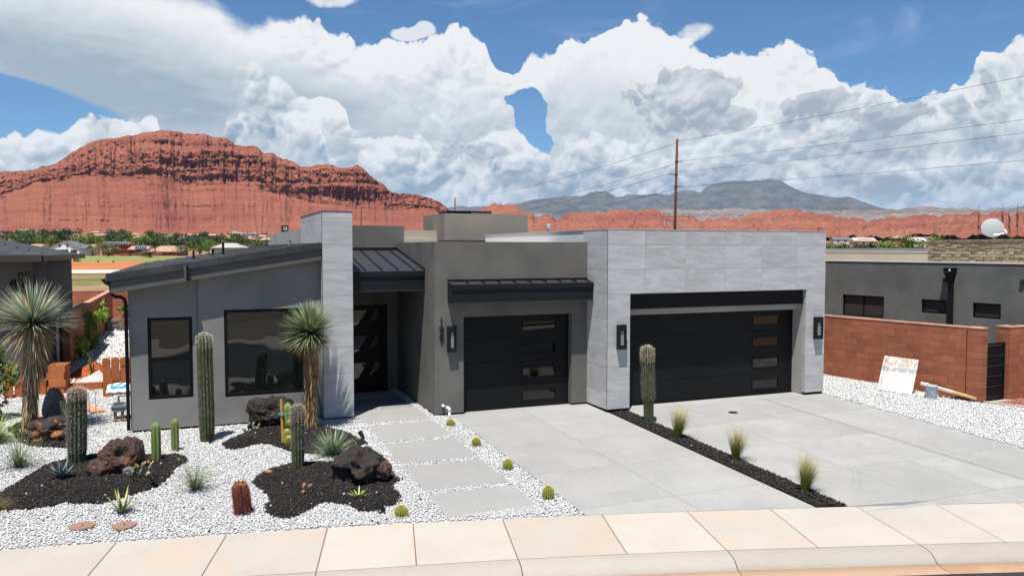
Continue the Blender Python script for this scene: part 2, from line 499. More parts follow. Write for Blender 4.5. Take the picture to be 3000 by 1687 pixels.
def M(name, col, rough=0.8, spec=0.25, metal=0.0, col2=None, vs=3.0, vd=5.0, lo=0.35, hi=0.65, bd=0.0, bs=60.0, rand=0.0, obj=False, coat=0.0, speck=0.0, ior=1.5, stretch=None):
    """a plain surface: two tones mixed by noise, some grain, and a little difference from object to object"""
    m, nt, b = new_mat(name)
    p = objpos(nt) if obj else pos(nt)
    if stretch: p = scaled(nt, p, stretch)
    rnd = objrand(nt)
    if rand: p = vadd(nt, p, scaled(nt, vec(nt, rnd, rnd * 3.1, rnd * 7.7), 31.0))
    c = rgb_mix(nt, noise(nt, p, vs, vd, 0.55).step(lo, hi), col, col2) if col2 else None
    if speck:
        c0 = c if c is not None else col
        c = rgb_mix(nt, noise(nt, p, bs * 1.7, 2.0, 0.5).step(0.60, 0.72) * speck, c0, tuple(x * 0.45 for x in col))
    if rand:
        h = nt.nodes.new('ShaderNodeHueSaturation'); nt.links.new((rnd * (2 * rand) + (1 - rand)).s, h.inputs['Value'])
        if isinstance(c, S): nt.links.new(c.s, h.inputs['Color'])
        else: h.inputs['Color'].default_value = (*col, 1)
        c = S(nt, h.outputs[0])
    setc(nt, b, c if c is not None else col)
    b.inputs['Roughness'].default_value = rough; b.inputs['Specular IOR Level'].default_value = spec; b.inputs['Metallic'].default_value = metal
    b.inputs['IOR'].default_value = ior
    b.inputs['Coat Weight'].default_value = coat
    if bd: bump(nt, b, noise(nt, p, bs, 4.0, 0.6), bd)
    return m


def leaf_mat(name, base, tip, back=None, rough=0.5, spread=0.35, dead=None, deadf=0.0, spec=0.25, tmid=(0.1, 0.9), trans=0.0):
    """leaves coloured from base to tip, each leaf a little different"""
    m, nt, b = new_mat(name)
    t, r = attrib(nt, 't'), attrib(nt, 'r')
    c = rgb_mix(nt, t.step(*tmid), base, tip)
    if dead: c = rgb_mix(nt, r.step(1.0 - deadf - 0.02, 1.0 - deadf + 0.02), c, dead)
    h = nt.nodes.new('ShaderNodeHueSaturation'); nt.links.new(c.s, h.inputs['Color'])
    rr = (r * 7.31)._m('FRACT')
    nt.links.new((rr * (2 * spread) + (1 - spread)).s, h.inputs['Value'])
    setc(nt, b, S(nt, h.outputs[0]))
    b.inputs['Roughness'].default_value = rough; b.inputs['Specular IOR Level'].default_value = spec
    if trans:
        tr = nt.nodes.new('ShaderNodeBsdfTranslucent'); nt.links.new(h.outputs[0], tr.inputs[0])
        mx = nt.nodes.new('ShaderNodeMixShader'); mx.inputs[0].default_value = trans
        nt.links.new(b.outputs[0], mx.inputs[1]); nt.links.new(tr.outputs[0], mx.inputs[2])
        nt.links.new(mx.outputs[0], nt.nodes['Material Output'].inputs[0])
    return m

# ------------------------------------------------------------------ materials
STUCCO = M('stucco', (0.165, 0.157, 0.140), 0.92, 0.1, col2=(0.122, 0.117, 0.107), vs=1.1, vd=6, lo=0.3, hi=0.75, bd=0.004, bs=90)
STUCCO_L = M('stucco_wing', (0.250, 0.240, 0.222), 0.92, 0.1, col2=(0.195, 0.189, 0.177), vs=1.0, vd=6, lo=0.3, hi=0.75, bd=0.004, bs=90)
STUCCO_LT = M('stucco_light', (0.40, 0.385, 0.345), 0.92, 0.1, col2=(0.34, 0.325, 0.295), vs=0.9, vd=5, bd=0.003, bs=80)
STUCCO_TP = M('stucco_taupe', (0.25, 0.228, 0.190), 0.92, 0.1, col2=(0.215, 0.196, 0.165), vs=0.9, vd=5)
STUCCO_NB = M('stucco_neighbour', (0.165, 0.170, 0.152), 0.92, 0.1, col2=(0.115, 0.120, 0.108), vs=0.9, vd=6, lo=0.3, hi=0.72, bd=0.004, bs=70)
STUCCO_NL = M('stucco_brown', (0.135, 0.118, 0.105), 0.92, 0.15, col2=(0.11, 0.098, 0.088), vs=0.9, vd=5)
CREAM = M('cream_stucco', (0.47, 0.415, 0.335), 0.9, 0.1, col2=(0.42, 0.37, 0.30), vs=0.8, vd=5)
MEMBRANE = M('roof_membrane', (0.52, 0.455, 0.36), 0.85, 0.1)
BLACK = M('black_metal', (0.0075, 0.0078, 0.0085), 0.5, 0.15, col2=(0.010, 0.0105, 0.0115), vs=2.0)
DOOR = M('garage_door_steel', (0.0082, 0.0092, 0.0098), 0.42, 0.16, col2=(0.0066, 0.0074, 0.008), vs=0.7, vd=3, bd=0.0006, bs=250)
CANOPY = M('dark_sheet_metal', (0.0085, 0.0105, 0.0125), 0.42, 0.22, col2=(0.0115, 0.0138, 0.016), vs=1.5, vd=4)
SEAM = M('standing_seam', (0.036, 0.038, 0.042), 0.45, 0.3, col2=(0.030, 0.032, 0.036), vs=1.2, vd=4)
FRAME = M('window_frame', (0.006, 0.006, 0.0065), 0.45, 0.15)
FASCIA = M('painted_fascia', (0.10, 0.098, 0.094), 0.8, 0.1, col2=(0.115, 0.113, 0.108), vs=2.0)
ROOFTILE = M('concrete_roof_tile', (0.058, 0.060, 0.063), 0.75, 0.15, col2=(0.043, 0.045, 0.048), vs=3.0, vd=6, bd=0.003, bs=70, rand=0.16)
BASE = M('foundation', (0.028, 0.027, 0.026), 0.9, 0.1)
WHITE = M('white_plastic', (0.80, 0.80, 0.78), 0.4, 0.4)
STEEL = M('galvanised_steel', (0.55, 0.56, 0.57), 0.35, 0.5, metal=0.6)
DARKWOOD = M('pole_wood', (0.135, 0.055, 0.028), 0.85, 0.15, col2=(0.085, 0.036, 0.02), vs=6, stretch=(1, 1, 0.06))
PAINTW = M('white_house_paint', (0.76, 0.76, 0.75), 0.8, 0.2)
DARKGLASS = M('far_glass', (0.03, 0.034, 0.038), 0.15, 0.5)
SOLAR = M('solar_cell', (0.03, 0.045, 0.085), 0.18, 0.6)
BROWNW = M('brown_far_wall', (0.24, 0.085, 0.05), 0.9, 0.1, col2=(0.20, 0.07, 0.042), vs=0.3)
TANROOF = M('tan_roof', (0.40, 0.255, 0.18), 0.9, 0.1, col2=(0.34, 0.215, 0.15), vs=0.6)
GREYROOF = M('grey_roof', (0.14, 0.145, 0.155), 0.85, 0.15, col2=(0.11, 0.115, 0.12), vs=0.8)
MIDROOF = M('pale_roof', (0.36, 0.34, 0.32), 0.9, 0.1, rand=0.3)
FARWALL = M('far_house_wall', (0.50, 0.43, 0.36), 0.9, 0.1, rand=0.3)
PLANK = M('sawn_wood', (0.46, 0.21, 0.12), 0.85, 0.15, col2=(0.54, 0.27, 0.16), vs=2.0, stretch=(9, 1.0, 9))
LUMBER = M('pine_lumber', (0.62, 0.42, 0.22), 0.8, 0.15, col2=(0.50, 0.29, 0.12), vs=3.0, stretch=(9, 1.2, 9))
STAKE = M('stake_wood', (0.58, 0.30, 0.09), 0.8, 0.15, col2=(0.50, 0.25, 0.07), vs=8)
BUCKETM = M('bucket_plastic', (0.30, 0.36, 0.42), 0.38, 0.4, col2=(0.36, 0.42, 0.48), vs=3, vd=4)
GREENTIE = M('green_tape', (0.0, 0.28, 0.20), 0.45, 0.3)
REDTIE = M('red_tape', (0.75, 0.10, 0.07), 0.45, 0.3)
METERGREY = M('meter_grey', (0.11, 0.13, 0.145), 0.5, 0.4, col2=(0.15, 0.17, 0.19), vs=6)
BRASS = M('old_brass', (0.42, 0.30, 0.13), 0.5, 0.5, metal=0.4, col2=(0.34, 0.22, 0.10), vs=12)
BAGW = M('paper_bag', (0.74, 0.75, 0.76), 0.75, 0.2)
BAGB = M('bag_print_blue', (0.02, 0.24, 0.56), 0.6, 0.2)
DIRTR = M('red_soil', (0.40, 0.105, 0.035), 0.95, 0.05, col2=(0.26, 0.06, 0.02), vs=9, bd=0.03, bs=25)
SPOT = M('spot_lamp_black', (0.010, 0.010, 0.011), 0.5, 0.2)
PVC = WHITE


def glass_mat():
    m, nt, b = new_mat('window_glass')
    setc(nt, b, (0.006, 0.0085, 0.008)); b.inputs['Roughness'].default_value = 0.0
    b.inputs['IOR'].default_value = 1.75; b.inputs['Specular IOR Level'].default_value = 0.5
    p = pos(nt); bump(nt, b, noise(nt, p, 1.1, 1.0, 0.4), 0.02, 0.6)
    return m
GLASS = glass_mat()


def garage_glass():
    m, nt, b = new_mat('garage_glass')
    setc(nt, b, (0.003, 0.003, 0.003)); b.inputs['Roughness'].default_value = 0.02
    b.inputs['IOR'].default_value = 1.55
    return m
GGLASS = garage_glass()


def panel_mat():
    """large grey porcelain panels with drifting veins, every panel cut from another part of the stone"""
    m, nt, b = new_mat('porcelain_panel')
    r = objrand(nt); p = vadd(nt, pos(nt), scaled(nt, vec(nt, r * 17.0, r * 29.0, r * 41.0), 1.0))
    q = scaled(nt, p, (0.8, 0.8, 3.6)); w = noise(nt, q, 1.1, 5.0, 0.6, dist=1.2)
    c = rgb_mix(nt, w.step(0.3, 0.72), (0.385, 0.382, 0.378), (0.505, 0.502, 0.497))
    v = noise(nt, scaled(nt, p, (1.2, 1.2, 9.0)), 1.5, 6.0, 0.62, dist=1.6)
    c = rgb_mix(nt, v.step(0.60, 0.70) * 0.5, c, (0.64, 0.64, 0.635))
    c = rgb_mix(nt, v.step(0.40, 0.30) * 0.4, c, (0.30, 0.298, 0.295))
    h = nt.nodes.new('ShaderNodeHueSaturation'); nt.links.new(c.s, h.inputs['Color']); nt.links.new((r * 0.10 + 0.95).s, h.inputs['Value'])
    setc(nt, b, S(nt, h.outputs[0])); b.inputs['Roughness'].default_value = 0.55; b.inputs['Specular IOR Level'].default_value = 0.35
    return m
PANEL = panel_mat()
GROUT = M('panel_grout', (0.62, 0.62, 0.61), 0.8, 0.1)
TRIM = M('edge_trim', (0.06, 0.06, 0.063), 0.4, 0.5, metal=0.3)


def concrete_mat(name, a, bcol, pit=0.5, blotch=0.5, stain=None, broom=0.0, pitscale=19.0):
    m, nt, b = new_mat(name); r = objrand(nt)
    p = pos(nt); p2 = vadd(nt, p, scaled(nt, vec(nt, r * 9.0, r * 13.0, r * 5.0), 1.0))
    f = noise(nt, p2, 0.85, 6.0, 0.62, dist=0.5)
    c = rgb_mix(nt, f.step(0.32, 0.70) * blotch, a, bcol)
    g = noise(nt, p, 38.0, 3.0, 0.6)
    c = rgb_mix(nt, g.step(0.35, 0.75) * 0.22, c, tuple(x * 0.72 for x in a))
    wet = noise(nt, p2, 2.1, 3.0, 0.55)
    v = voronoi(nt, p, pitscale)                                    # small air holes in the surface
    pits = v.step(0.24, 0.12) * noise(nt, p, 3.3, 2.0).step(0.42, 0.58) * pit
    c = rgb_mix(nt, pits, c, tuple(x * 0.42 for x in a))
    c = rgb_mix(nt, wet.step(0.6, 0.8) * 0.16, c, tuple(x * 0.62 for x in a))
    if stain: c = rgb_mix(nt, noise(nt, p2, 0.55, 5.0, 0.6, dist=1.0).step(0.50, 0.72) * 0.75, c, stain)
    h = nt.nodes.new('ShaderNodeHueSaturation'); nt.links.new(c.s, h.inputs['Color']); nt.links.new((r * 0.10 + 0.95).s, h.inputs['Value'])
    setc(nt, b, S(nt, h.outputs[0])); b.inputs['Roughness'].default_value = 0.9; b.inputs['Specular IOR Level'].default_value = 0.2
    bump(nt, b, g * 0.4 - pits * 0.6, 0.004)
    return m
DRIVE = concrete_mat('driveway_concrete', (0.325, 0.318, 0.300), (0.262, 0.258, 0.246), pit=0.75, blotch=0.75)
SLAB = concrete_mat('paver_concrete', (0.285, 0.280, 0.265), (0.245, 0.241, 0.230), pit=0.55)
WALK = concrete_mat('sidewalk_concrete', (0.425, 0.378, 0.325), (0.350, 0.317, 0.278), pit=0.12, stain=(0.43, 0.335, 0.255))
CURB = concrete_mat('kerb_concrete', (0.360, 0.328, 0.283), (0.300, 0.277, 0.243), pit=0.3, stain=(0.34, 0.265, 0.20))
GUTTERM = concrete_mat('gutter_concrete', (0.403, 0.266, 0.173), (0.360, 0.245, 0.166), pit=0.0, stain=(0.331, 0.194, 0.115))
PORCH = concrete_mat('porch_concrete', (0.225, 0.229, 0.225), (0.188, 0.191, 0.188), pit=0.2)
ASPHALT = M('asphalt', (0.035, 0.036, 0.039), 0.85, 0.25, col2=(0.052, 0.053, 0.056), vs=1.2, vd=6, bd=0.006, bs=120, speck=0.5)
DIRT = M('tan_dirt', (0.19, 0.165, 0.125), 0.95, 0.05, col2=(0.14, 0.12, 0.085), vs=0.15, vd=7, bd=0.02, bs=3)


def block_mat(name, a, bcol):
    m, nt, b = new_mat(name); r = objrand(nt); p = pos(nt)
    p2 = vadd(nt, p, scaled(nt, vec(nt, r * 9.0, r * 13.0, r * 5.0), 3.0))
    c = rgb_mix(nt, noise(nt, p2, 2.6, 5.0, 0.6).step(0.3, 0.7), a, bcol)
    c = rgb_mix(nt, noise(nt, p, 70.0, 2.0, 0.5).step(0.56, 0.72) * 0.45, c, tuple(x * 0.55 for x in a))
    h = nt.nodes.new('ShaderNodeHueSaturation'); nt.links.new(c.s, h.inputs['Color'])
    nt.links.new((r * 0.26 + 0.87).s, h.inputs['Value']); setc(nt, b, S(nt, h.outputs[0]))
    b.inputs['Roughness'].default_value = 0.95; b.inputs['Specular IOR Level'].default_value = 0.1
    bump(nt, b, noise(nt, p, 90.0, 3.0, 0.6), 0.004)
    return m
CMU = block_mat('red_block', (0.375, 0.140, 0.078), (0.300, 0.110, 0.064))
CMUCAP = block_mat('red_cap_block', (0.50, 0.26, 0.185), (0.44, 0.22, 0.15))
CMUJOINT = M('block_mortar', (0.20, 0.075, 0.045), 0.95, 0.05)
CMUNEW = block_mat('new_clay_block', (0.46, 0.155, 0.06), (0.40, 0.135, 0.055))
STONE = block_mat('ledge_stone', (0.400, 0.336, 0.248), (0.288, 0.224, 0.152))


def pebble_mat(name, a, bcol, dark, rough=0.85):
    m, nt, b = new_mat(name); t = attrib(nt, 't')
    c = rgb_mix(nt, t, a, bcol); c = rgb_mix(nt, t.step(0.93, 0.97), c, dark)
    setc(nt, b, c); b.inputs['Roughness'].default_value = rough; b.inputs['Specular IOR Level'].default_value = 0.2
    return m
PEBW = pebble_mat('white_marble_chips', (0.62, 0.615, 0.60), (0.50, 0.495, 0.48), (0.34, 0.335, 0.33))
PEBB = pebble_mat('black_lava_chips', (0.022, 0.019, 0.018), (0.040, 0.034, 0.031), (0.085, 0.068, 0.058), 0.95)
PEBR = pebble_mat('red_gravel_chips', (0.36, 0.15, 0.115), (0.29, 0.12, 0.095), (0.45, 0.24, 0.2))
BEDW = M('white_gravel_bed', (0.46, 0.455, 0.445), 0.95, 0.1, col2=(0.38, 0.376, 0.368), vs=30)
BEDB = M('black_lava_bed', (0.018, 0.016, 0.015), 0.95, 0.05, col2=(0.026, 0.022, 0.02), vs=30)
BEDR = M('red_gravel_bed', (0.26, 0.11, 0.085), 0.95, 0.05)


def rock_mat(name, a, bcol, rust, rustf, grey=None):
    m, nt, b = new_mat(name); p = objpos(nt)
    c = rgb_mix(nt, noise(nt, p, 3.5, 6.0, 0.65).step(0.3, 0.7), a, bcol)
    c = rgb_mix(nt, noise(nt, p, 1.9, 5.0, 0.6, dist=0.8).step(0.64 - rustf, 0.74 - rustf), c, rust)
    c = rgb_mix(nt, noise(nt, p, 14.0, 5.0, 0.65).step(0.56, 0.7) * 0.5, c, tuple(min(1, x * 1.9) for x in bcol))
    if grey: c = rgb_mix(nt, noise(nt, p, 2.6, 4.0, 0.6).step(0.55, 0.7) * 0.7, c, grey)
    setc(nt, b, c); b.inputs['Roughness'].default_value = 0.95; b.inputs['Specular IOR Level'].default_value = 0.12
    v = voronoi(nt, p, 16.0); bump(nt, b, noise(nt, p, 22.0, 5.0, 0.7) + v * 0.7, 0.05)
    return m
LAVA = rock_mat('lava_rock', (0.030, 0.026, 0.025), (0.060, 0.048, 0.044), (0.13, 0.058, 0.034), 0.05)
LAVAR = rock_mat('rusty_lava_rock', (0.060, 0.042, 0.038), (0.105, 0.066, 0.056), (0.24, 0.095, 0.035), 0.12)
LAVAO = rock_mat('orange_lava_rock', (0.070, 0.052, 0.048), (0.045, 0.036, 0.034), (0.36, 0.155, 0.055), 0.14)
GREYROCK = rock_mat('grey_rock', (0.20, 0.20, 0.19), (0.13, 0.135, 0.13), (0.30, 0.30, 0.285), 0.04)
SANDROCK = rock_mat('red_sandstone', (0.50, 0.19, 0.10), (0.42, 0.15, 0.08), (0.55, 0.24, 0.13), 0.05)
ORSTONE = rock_mat('orange_stone', (0.55, 0.25, 0.12), (0.45, 0.19, 0.10), (0.62, 0.36, 0.2), 0.1)


def cactus_mat(name, a, valley, top=None, ht=1.0, hairy=0.0):
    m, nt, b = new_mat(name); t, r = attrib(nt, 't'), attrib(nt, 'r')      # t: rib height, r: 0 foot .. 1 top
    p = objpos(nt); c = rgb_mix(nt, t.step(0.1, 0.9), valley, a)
    c = rgb_mix(nt, noise(nt, p, 9.0, 5.0, 0.65).step(0.46, 0.7) * 0.4, c, (0.20, 0.17, 0.09))
    if top: c = rgb_mix(nt, r.step(ht, 1.0), c, top)
    setc(nt, b, c); b.inputs['Roughness'].default_value = 0.6; b.inputs['Specular IOR Level'].default_value = 0.3
    return m
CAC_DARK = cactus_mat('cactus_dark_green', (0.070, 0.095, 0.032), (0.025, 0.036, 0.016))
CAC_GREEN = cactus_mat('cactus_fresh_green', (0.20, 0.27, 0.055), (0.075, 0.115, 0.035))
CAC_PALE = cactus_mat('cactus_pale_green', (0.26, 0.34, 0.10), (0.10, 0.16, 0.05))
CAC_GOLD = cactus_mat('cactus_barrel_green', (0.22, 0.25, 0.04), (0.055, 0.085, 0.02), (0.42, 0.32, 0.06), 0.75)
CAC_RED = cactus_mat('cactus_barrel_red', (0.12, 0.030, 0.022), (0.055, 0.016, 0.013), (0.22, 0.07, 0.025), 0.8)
SP_WHITE = leaf_mat('spines_white', (0.50, 0.45, 0.42), (0.66, 0.60, 0.57), spread=0.3, rough=0.7)
SP_GREY = leaf_mat('spines_grey', (0.18, 0.16, 0.145), (0.34, 0.315, 0.29), spread=0.5, rough=0.75)
SP_WOOL = leaf_mat('spines_wool', (0.62, 0.46, 0.34), (0.76, 0.62, 0.50), spread=0.2, rough=0.8)
SP_PINK = leaf_mat('spines_pink', (0.50, 0.32, 0.28), (0.62, 0.47, 0.43), spread=0.3, rough=0.8)
SP_GOLD = leaf_mat('spines_gold', (0.58, 0.42, 0.07), (0.70, 0.56, 0.16), spread=0.25, rough=0.6)
SP_RED = leaf_mat('spines_red', (0.20, 0.035, 0.025), (0.34, 0.09, 0.07), spread=0.45, rough=0.6)
LF_YUCCA = leaf_mat('yucca_leaf', (0.135, 0.185, 0.075), (0.27, 0.33, 0.18), spread=0.42, rough=0.42, spec=0.4, trans=0.12)
LF_YUCCAB = leaf_mat('yucca_leaf_blue', (0.14, 0.21, 0.145), (0.36, 0.43, 0.31), spread=0.40, rough=0.42, spec=0.4, trans=0.12, dead=(0.55, 0.45, 0.27), deadf=0.22)
LF_DRY = leaf_mat('yucca_dry_leaf', (0.24, 0.145, 0.070), (0.46, 0.30, 0.14), spread=0.5, rough=0.7)
LF_DRYP = leaf_mat('yucca_pale_dry_leaf', (0.32, 0.235, 0.135), (0.52, 0.40, 0.25), spread=0.5, rough=0.7)
LF_FEATHER = leaf_mat('feather_grass', (0.16, 0.20, 0.03), (0.55, 0.44, 0.19), spread=0.3, rough=0.6, tmid=(0.35, 0.95), trans=0.25)
LF_HESP = leaf_mat('desert_grass', (0.085, 0.12, 0.030), (0.20, 0.24, 0.10), spread=0.42, rough=0.5, trans=0.1)
LF_SOTOL = leaf_mat('sotol_leaf', (0.115, 0.165, 0.085), (0.24, 0.30, 0.17), spread=0.4, rough=0.45, spec=0.4)
LF_AGB = leaf_mat('agave_blue', (0.085, 0.135, 0.135), (0.12, 0.17, 0.17), spread=0.2, rough=0.5)
LF_AGV = leaf_mat('agave_cream_edged', (0.34, 0.34, 0.12), (0.46, 0.42, 0.15), spread=0.35, rough=0.5, dead=(0.10, 0.15, 0.11), deadf=0.45)
LF_AGS = leaf_mat('agave_yellow', (0.16, 0.24, 0.05), (0.50, 0.50, 0.14), spread=0.3, rough=0.5)
LF_AGK = leaf_mat('agave_black', (0.022, 0.024, 0.016), (0.035, 0.035, 0.022), spread=0.3, rough=0.45)
LF_SHRUB = leaf_mat('shrub_green', (0.075, 0.13, 0.016), (0.15, 0.23, 0.03), spread=0.4, rough=0.55, trans=0.2)
LF_SHRUBY = leaf_mat('shrub_lime', (0.16, 0.24, 0.02), (0.28, 0.36, 0.05), spread=0.35, rough=0.55, trans=0.2)
LF_ROSE = leaf_mat('shrub_dark_red_flowers', (0.05, 0.075, 0.016), (0.085, 0.11, 0.025), spread=0.4, dead=(0.34, 0.02, 0.03), deadf=0.16)
LF_T1 = leaf_mat('tree_dark', (0.020, 0.040, 0.010), (0.042, 0.070, 0.016), spread=0.45, rough=0.7)
LF_T2 = leaf_mat('tree_mid', (0.035, 0.070, 0.012), (0.075, 0.125, 0.022), spread=0.45, rough=0.7)
LF_T3 = leaf_mat('tree_bright', (0.08, 0.13, 0.014), (0.14, 0.21, 0.025), spread=0.4, rough=0.7)
LF_T4 = leaf_mat('bush_olive', (0.14, 0.125, 0.055), (0.24, 0.20, 0.10), spread=0.4, rough=0.8)
LF_T5 = leaf_mat('tree_yellow_green', (0.17, 0.19, 0.02), (0.26, 0.28, 0.03), spread=0.35, rough=0.7)
LF_CON = leaf_mat('conifer', (0.022, 0.042, 0.016), (0.045, 0.075, 0.026), spread=0.4, rough=0.7)
BARK = M('bark', (0.10, 0.075, 0.055), 0.95, 0.05, col2=(0.065, 0.048, 0.036), vs=8)
TRUNK_Y = M('yucca_trunk', (0.24, 0.16, 0.09), 0.95, 0.05, col2=(0.15, 0.095, 0.05), vs=9, bd=0.02, bs=30, obj=True, stretch=(1, 1, 0.3))
PAD = M('cactus_pad', (0.22, 0.25, 0.115), 0.7, 0.2, col2=(0.15, 0.18, 0.08), vs=10, obj=True, speck=0.6, bs=40)
PADG = M('cactus_pad_grey', (0.17, 0.20, 0.15), 0.7, 0.2, col2=(0.11, 0.135, 0.09), vs=9, obj=True, speck=0.6, bs=40)
PADP = M('cactus_pad_cream', (0.46, 0.42, 0.30), 0.7, 0.2, col2=(0.38, 0.34, 0.22), vs=9, obj=True, speck=0.3, bs=40)
PADPINK = M('cactus_pad_pink', (0.55, 0.16, 0.19), 0.6, 0.2, col2=(0.60, 0.25, 0.22), vs=9, obj=True)
PADMAUVE = M('cactus_pad_mauve', (0.25, 0.13, 0.13), 0.65, 0.2, col2=(0.20, 0.10, 0.10), vs=9, obj=True, speck=0.5, bs=40)
PADTAN = M('cactus_pad_tan', (0.34, 0.25, 0.15), 0.65, 0.2, col2=(0.30, 0.20, 0.12), vs=9, obj=True, speck=0.4, bs=40)
FRUIT = M('cactus_bud', (0.70, 0.46, 0.18), 0.6, 0.2)
FRUITR = M('cactus_bud_rust', (0.36, 0.13, 0.045), 0.7, 0.2)
LAMPGLASS = M('lamp_glass', (0.20, 0.21, 0.21), 0.25, 0.5)

# ------------------------------------------------------------------ ground out to the horizon
def ground_sheet():
    m, nt, b = new_mat('valley_ground')
    p = pos(nt); X, Y, Z = sep(nt, p)
    c = rgb_mix(nt, noise(nt, p, 0.02, 6.0, 0.6).step(0.35, 0.65), (0.30, 0.14, 0.075), (0.26, 0.18, 0.11))
    c = rgb_mix(nt, noise(nt, p, 0.05, 5.0, 0.6).step(0.5, 0.62) * 0.7, c, (0.10, 0.13, 0.045))
    setc(nt, b, c); b.inputs['Roughness'].default_value = 0.95; b.inputs['Specular IOR Level'].default_value = 0.05
    R = np.concatenate([[0.0], np.geomspace(8, 40, 8), np.linspace(50, 450, 30), np.geomspace(480, 40000, 60)])
    n = 180; th = np.arange(n) * 2 * math.pi / n
    rr, tt = np.meshgrid(R, th, indexing='ij')
    z = np.where(rr < 46, -4.75, np.minimum(-4.05, -4.75 + (rr - 46) * 0.06))
    k = np.clip((rr - 450) / 1450, 0, 1); z = z + 40 * k ** 1.4 + np.clip((rr - 1900) / 30000, 0, 1) * 120
    V = np.stack([rr * np.sin(tt), rr * np.cos(tt), z], -1).reshape(-1, 3)
    return tag(np_mesh('ground', V, grid_faces(len(R), n, True), m, True), kind='structure')
ground_sheet()

# ------------------------------------------------------------------ street, kerb, gutter, pavement
WB = [(-1.07, 12.555), (0.417, 12.297), (1.853, 12.045), (3.122, 11.78), (4.488, 11.457), (6.062, 11.084), (7.441, 10.72), (8.807, 10.34), (10.268, 9.93), (11.613, 9.53), (13.02, 9.11), (14.5, 8.66), (16.0, 8.2), (17.5, 7.72), (19.0, 7.23), (20.5, 6.7), (22.0, 6.15), (23.5, 5.6)]
WF = [(-1.40, 11.15), (0.03, 10.87), (1.47, 10.56), (2.771, 10.29), (4.146, 9.99), (5.664, 9.61), (7.08, 9.22), (8.402, 8.83), (9.909, 8.39), (11.217, 7.99), (12.60, 7.57), (14.06, 7.12), (15.54, 6.66), (17.02, 6.18), (18.5, 5.69), (20.0, 5.16), (21.5, 4.61), (23.0, 4.06)]
WB = [(-8.6, 13.75), (-7.1, 13.53), (-5.6, 13.29), (-4.05, 13.05), (-2.56, 12.81)] + WB
WF = [(-8.8, 12.33), (-7.35, 12.11), (-5.85, 11.88), (-4.35, 11.65), (-2.88, 11.41)] + WF
WF = [(f[0], f[1]) for f in WF]
wz = lambda x, y: gz(x, y) - 0.004
walk = tag(bpy.data.objects.new('pavement', None), kind='structure'); C.objects.link(walk); walk.location = (4, 10.8, -4.28)
n = len(WB)
for i in range(n - 1):
    g = 0.007
    def cut(a, b, t): return (a[0] + (b[0] - a[0]) * t, a[1] + (b[1] - a[1]) * t)
    L = math.dist(WB[i], WB[i + 1]); t = g / L
    poly = [cut(WF[i], WF[i + 1], t), cut(WF[i], WF[i + 1], 1 - t), cut(WB[i], WB[i + 1], 1 - t), cut(WB[i], WB[i + 1], t)]
    MB().prism(poly, lambda x, y: wz(x, y) - 0.1, wz).build('paving_slab', WALK, walk, bevel=0.006)
JOINT = M('pavement_joint', (0.20, 0.095, 0.055), 0.95, 0.05)
m = MB()
for i in range(n - 1): m.prism([WF[i], WF[i + 1], WB[i + 1], WB[i]], lambda x, y: wz(x, y) - 0.12, lambda x, y: wz(x, y) - 0.014)
m.build('joint_filler', JOINT, walk)
# offsets towards the street
def off(i, d):
    a, b = WF[max(i - 1, 0)], WF[min(i + 1, n - 1)]; tx, ty = b[0] - a[0], b[1] - a[1]; L = math.hypot(tx, ty)
    return (WF[i][0] + ty / L * d, WF[i][1] - tx / L * d)
def strip(prof, i0, i1, mat, name, parent=None, kind=None, shrink=0.0):
    """prof [(d, dz)] swept from pavement joint i0 to i1, with a skirt below"""
    V, F = [], []
    for i in range(i0, i1 + 1):
        for d, dz in prof:
            x, y = off(i, d); V.append((x, y, wz(*WF[i]) + dz))
    k = len(prof)
    for i in range(i1 - i0):
        for j in range(k - 1):
            a = i * k + j; F.append((a, a + 1, a + k + 1, a + k))
    if shrink:
        V = [Vector(q) for q in V]; m_ = len(V) // k
        for j in range(k):
            V[j] = V[j].lerp(V[k + j], shrink); V[(m_ - 1) * k + j] = V[(m_ - 1) * k + j].lerp(V[(m_ - 2) * k + j], shrink)
    o = np_mesh(name, np.array([tuple(q) for q in V]), np.array(F), mat, False, None, parent)
    if kind: tag(o, kind=kind)
    return o
kerb = tag(bpy.data.objects.new('kerb', None), kind='structure'); C.objects.link(kerb); kerb.location = (4, 9.8, -4.35)
KP = [(0.012, -0.05), (0.014, -0.004), (0.03, 0.0), (0.22, -0.012), (0.30, -0.03), (0.37, -0.075), (0.43, -0.125), (0.45, -0.2)]
for i in range(1, n - 1, 2): strip(KP, i - 1 if i == 1 else i - 0, min(i + 2, n - 1), CURB, 'kerb_stone', kerb, shrink=0.004)
gut = tag(bpy.data.objects.new('gutter', None), kind='structure'); C.objects.link(gut); gut.location = (4, 9.4, -4.45)
for i in range(1, n - 1, 2): strip([(0.40, -0.2), (0.42, -0.128), (0.62, -0.142), (0.80, -0.132), (0.81, -0.2)], i - 1 if i == 1 else i, min(i + 2, n - 1), GUTTERM, 'gutter_pan', gut, shrink=0.003)
strip([(0.78, -0.22), (0.79, -0.122), (1.2, -0.11), (2.6, -0.06), (4.6, -0.02), (6.6, -0.06), (8.6, -0.12)], 0, n - 1, ASPHALT, 'road', kind='structure')
strip([(0.3, -0.25), (0.78, -0.24)], 0, n - 1, JOINT, 'gutter_joint', gut)
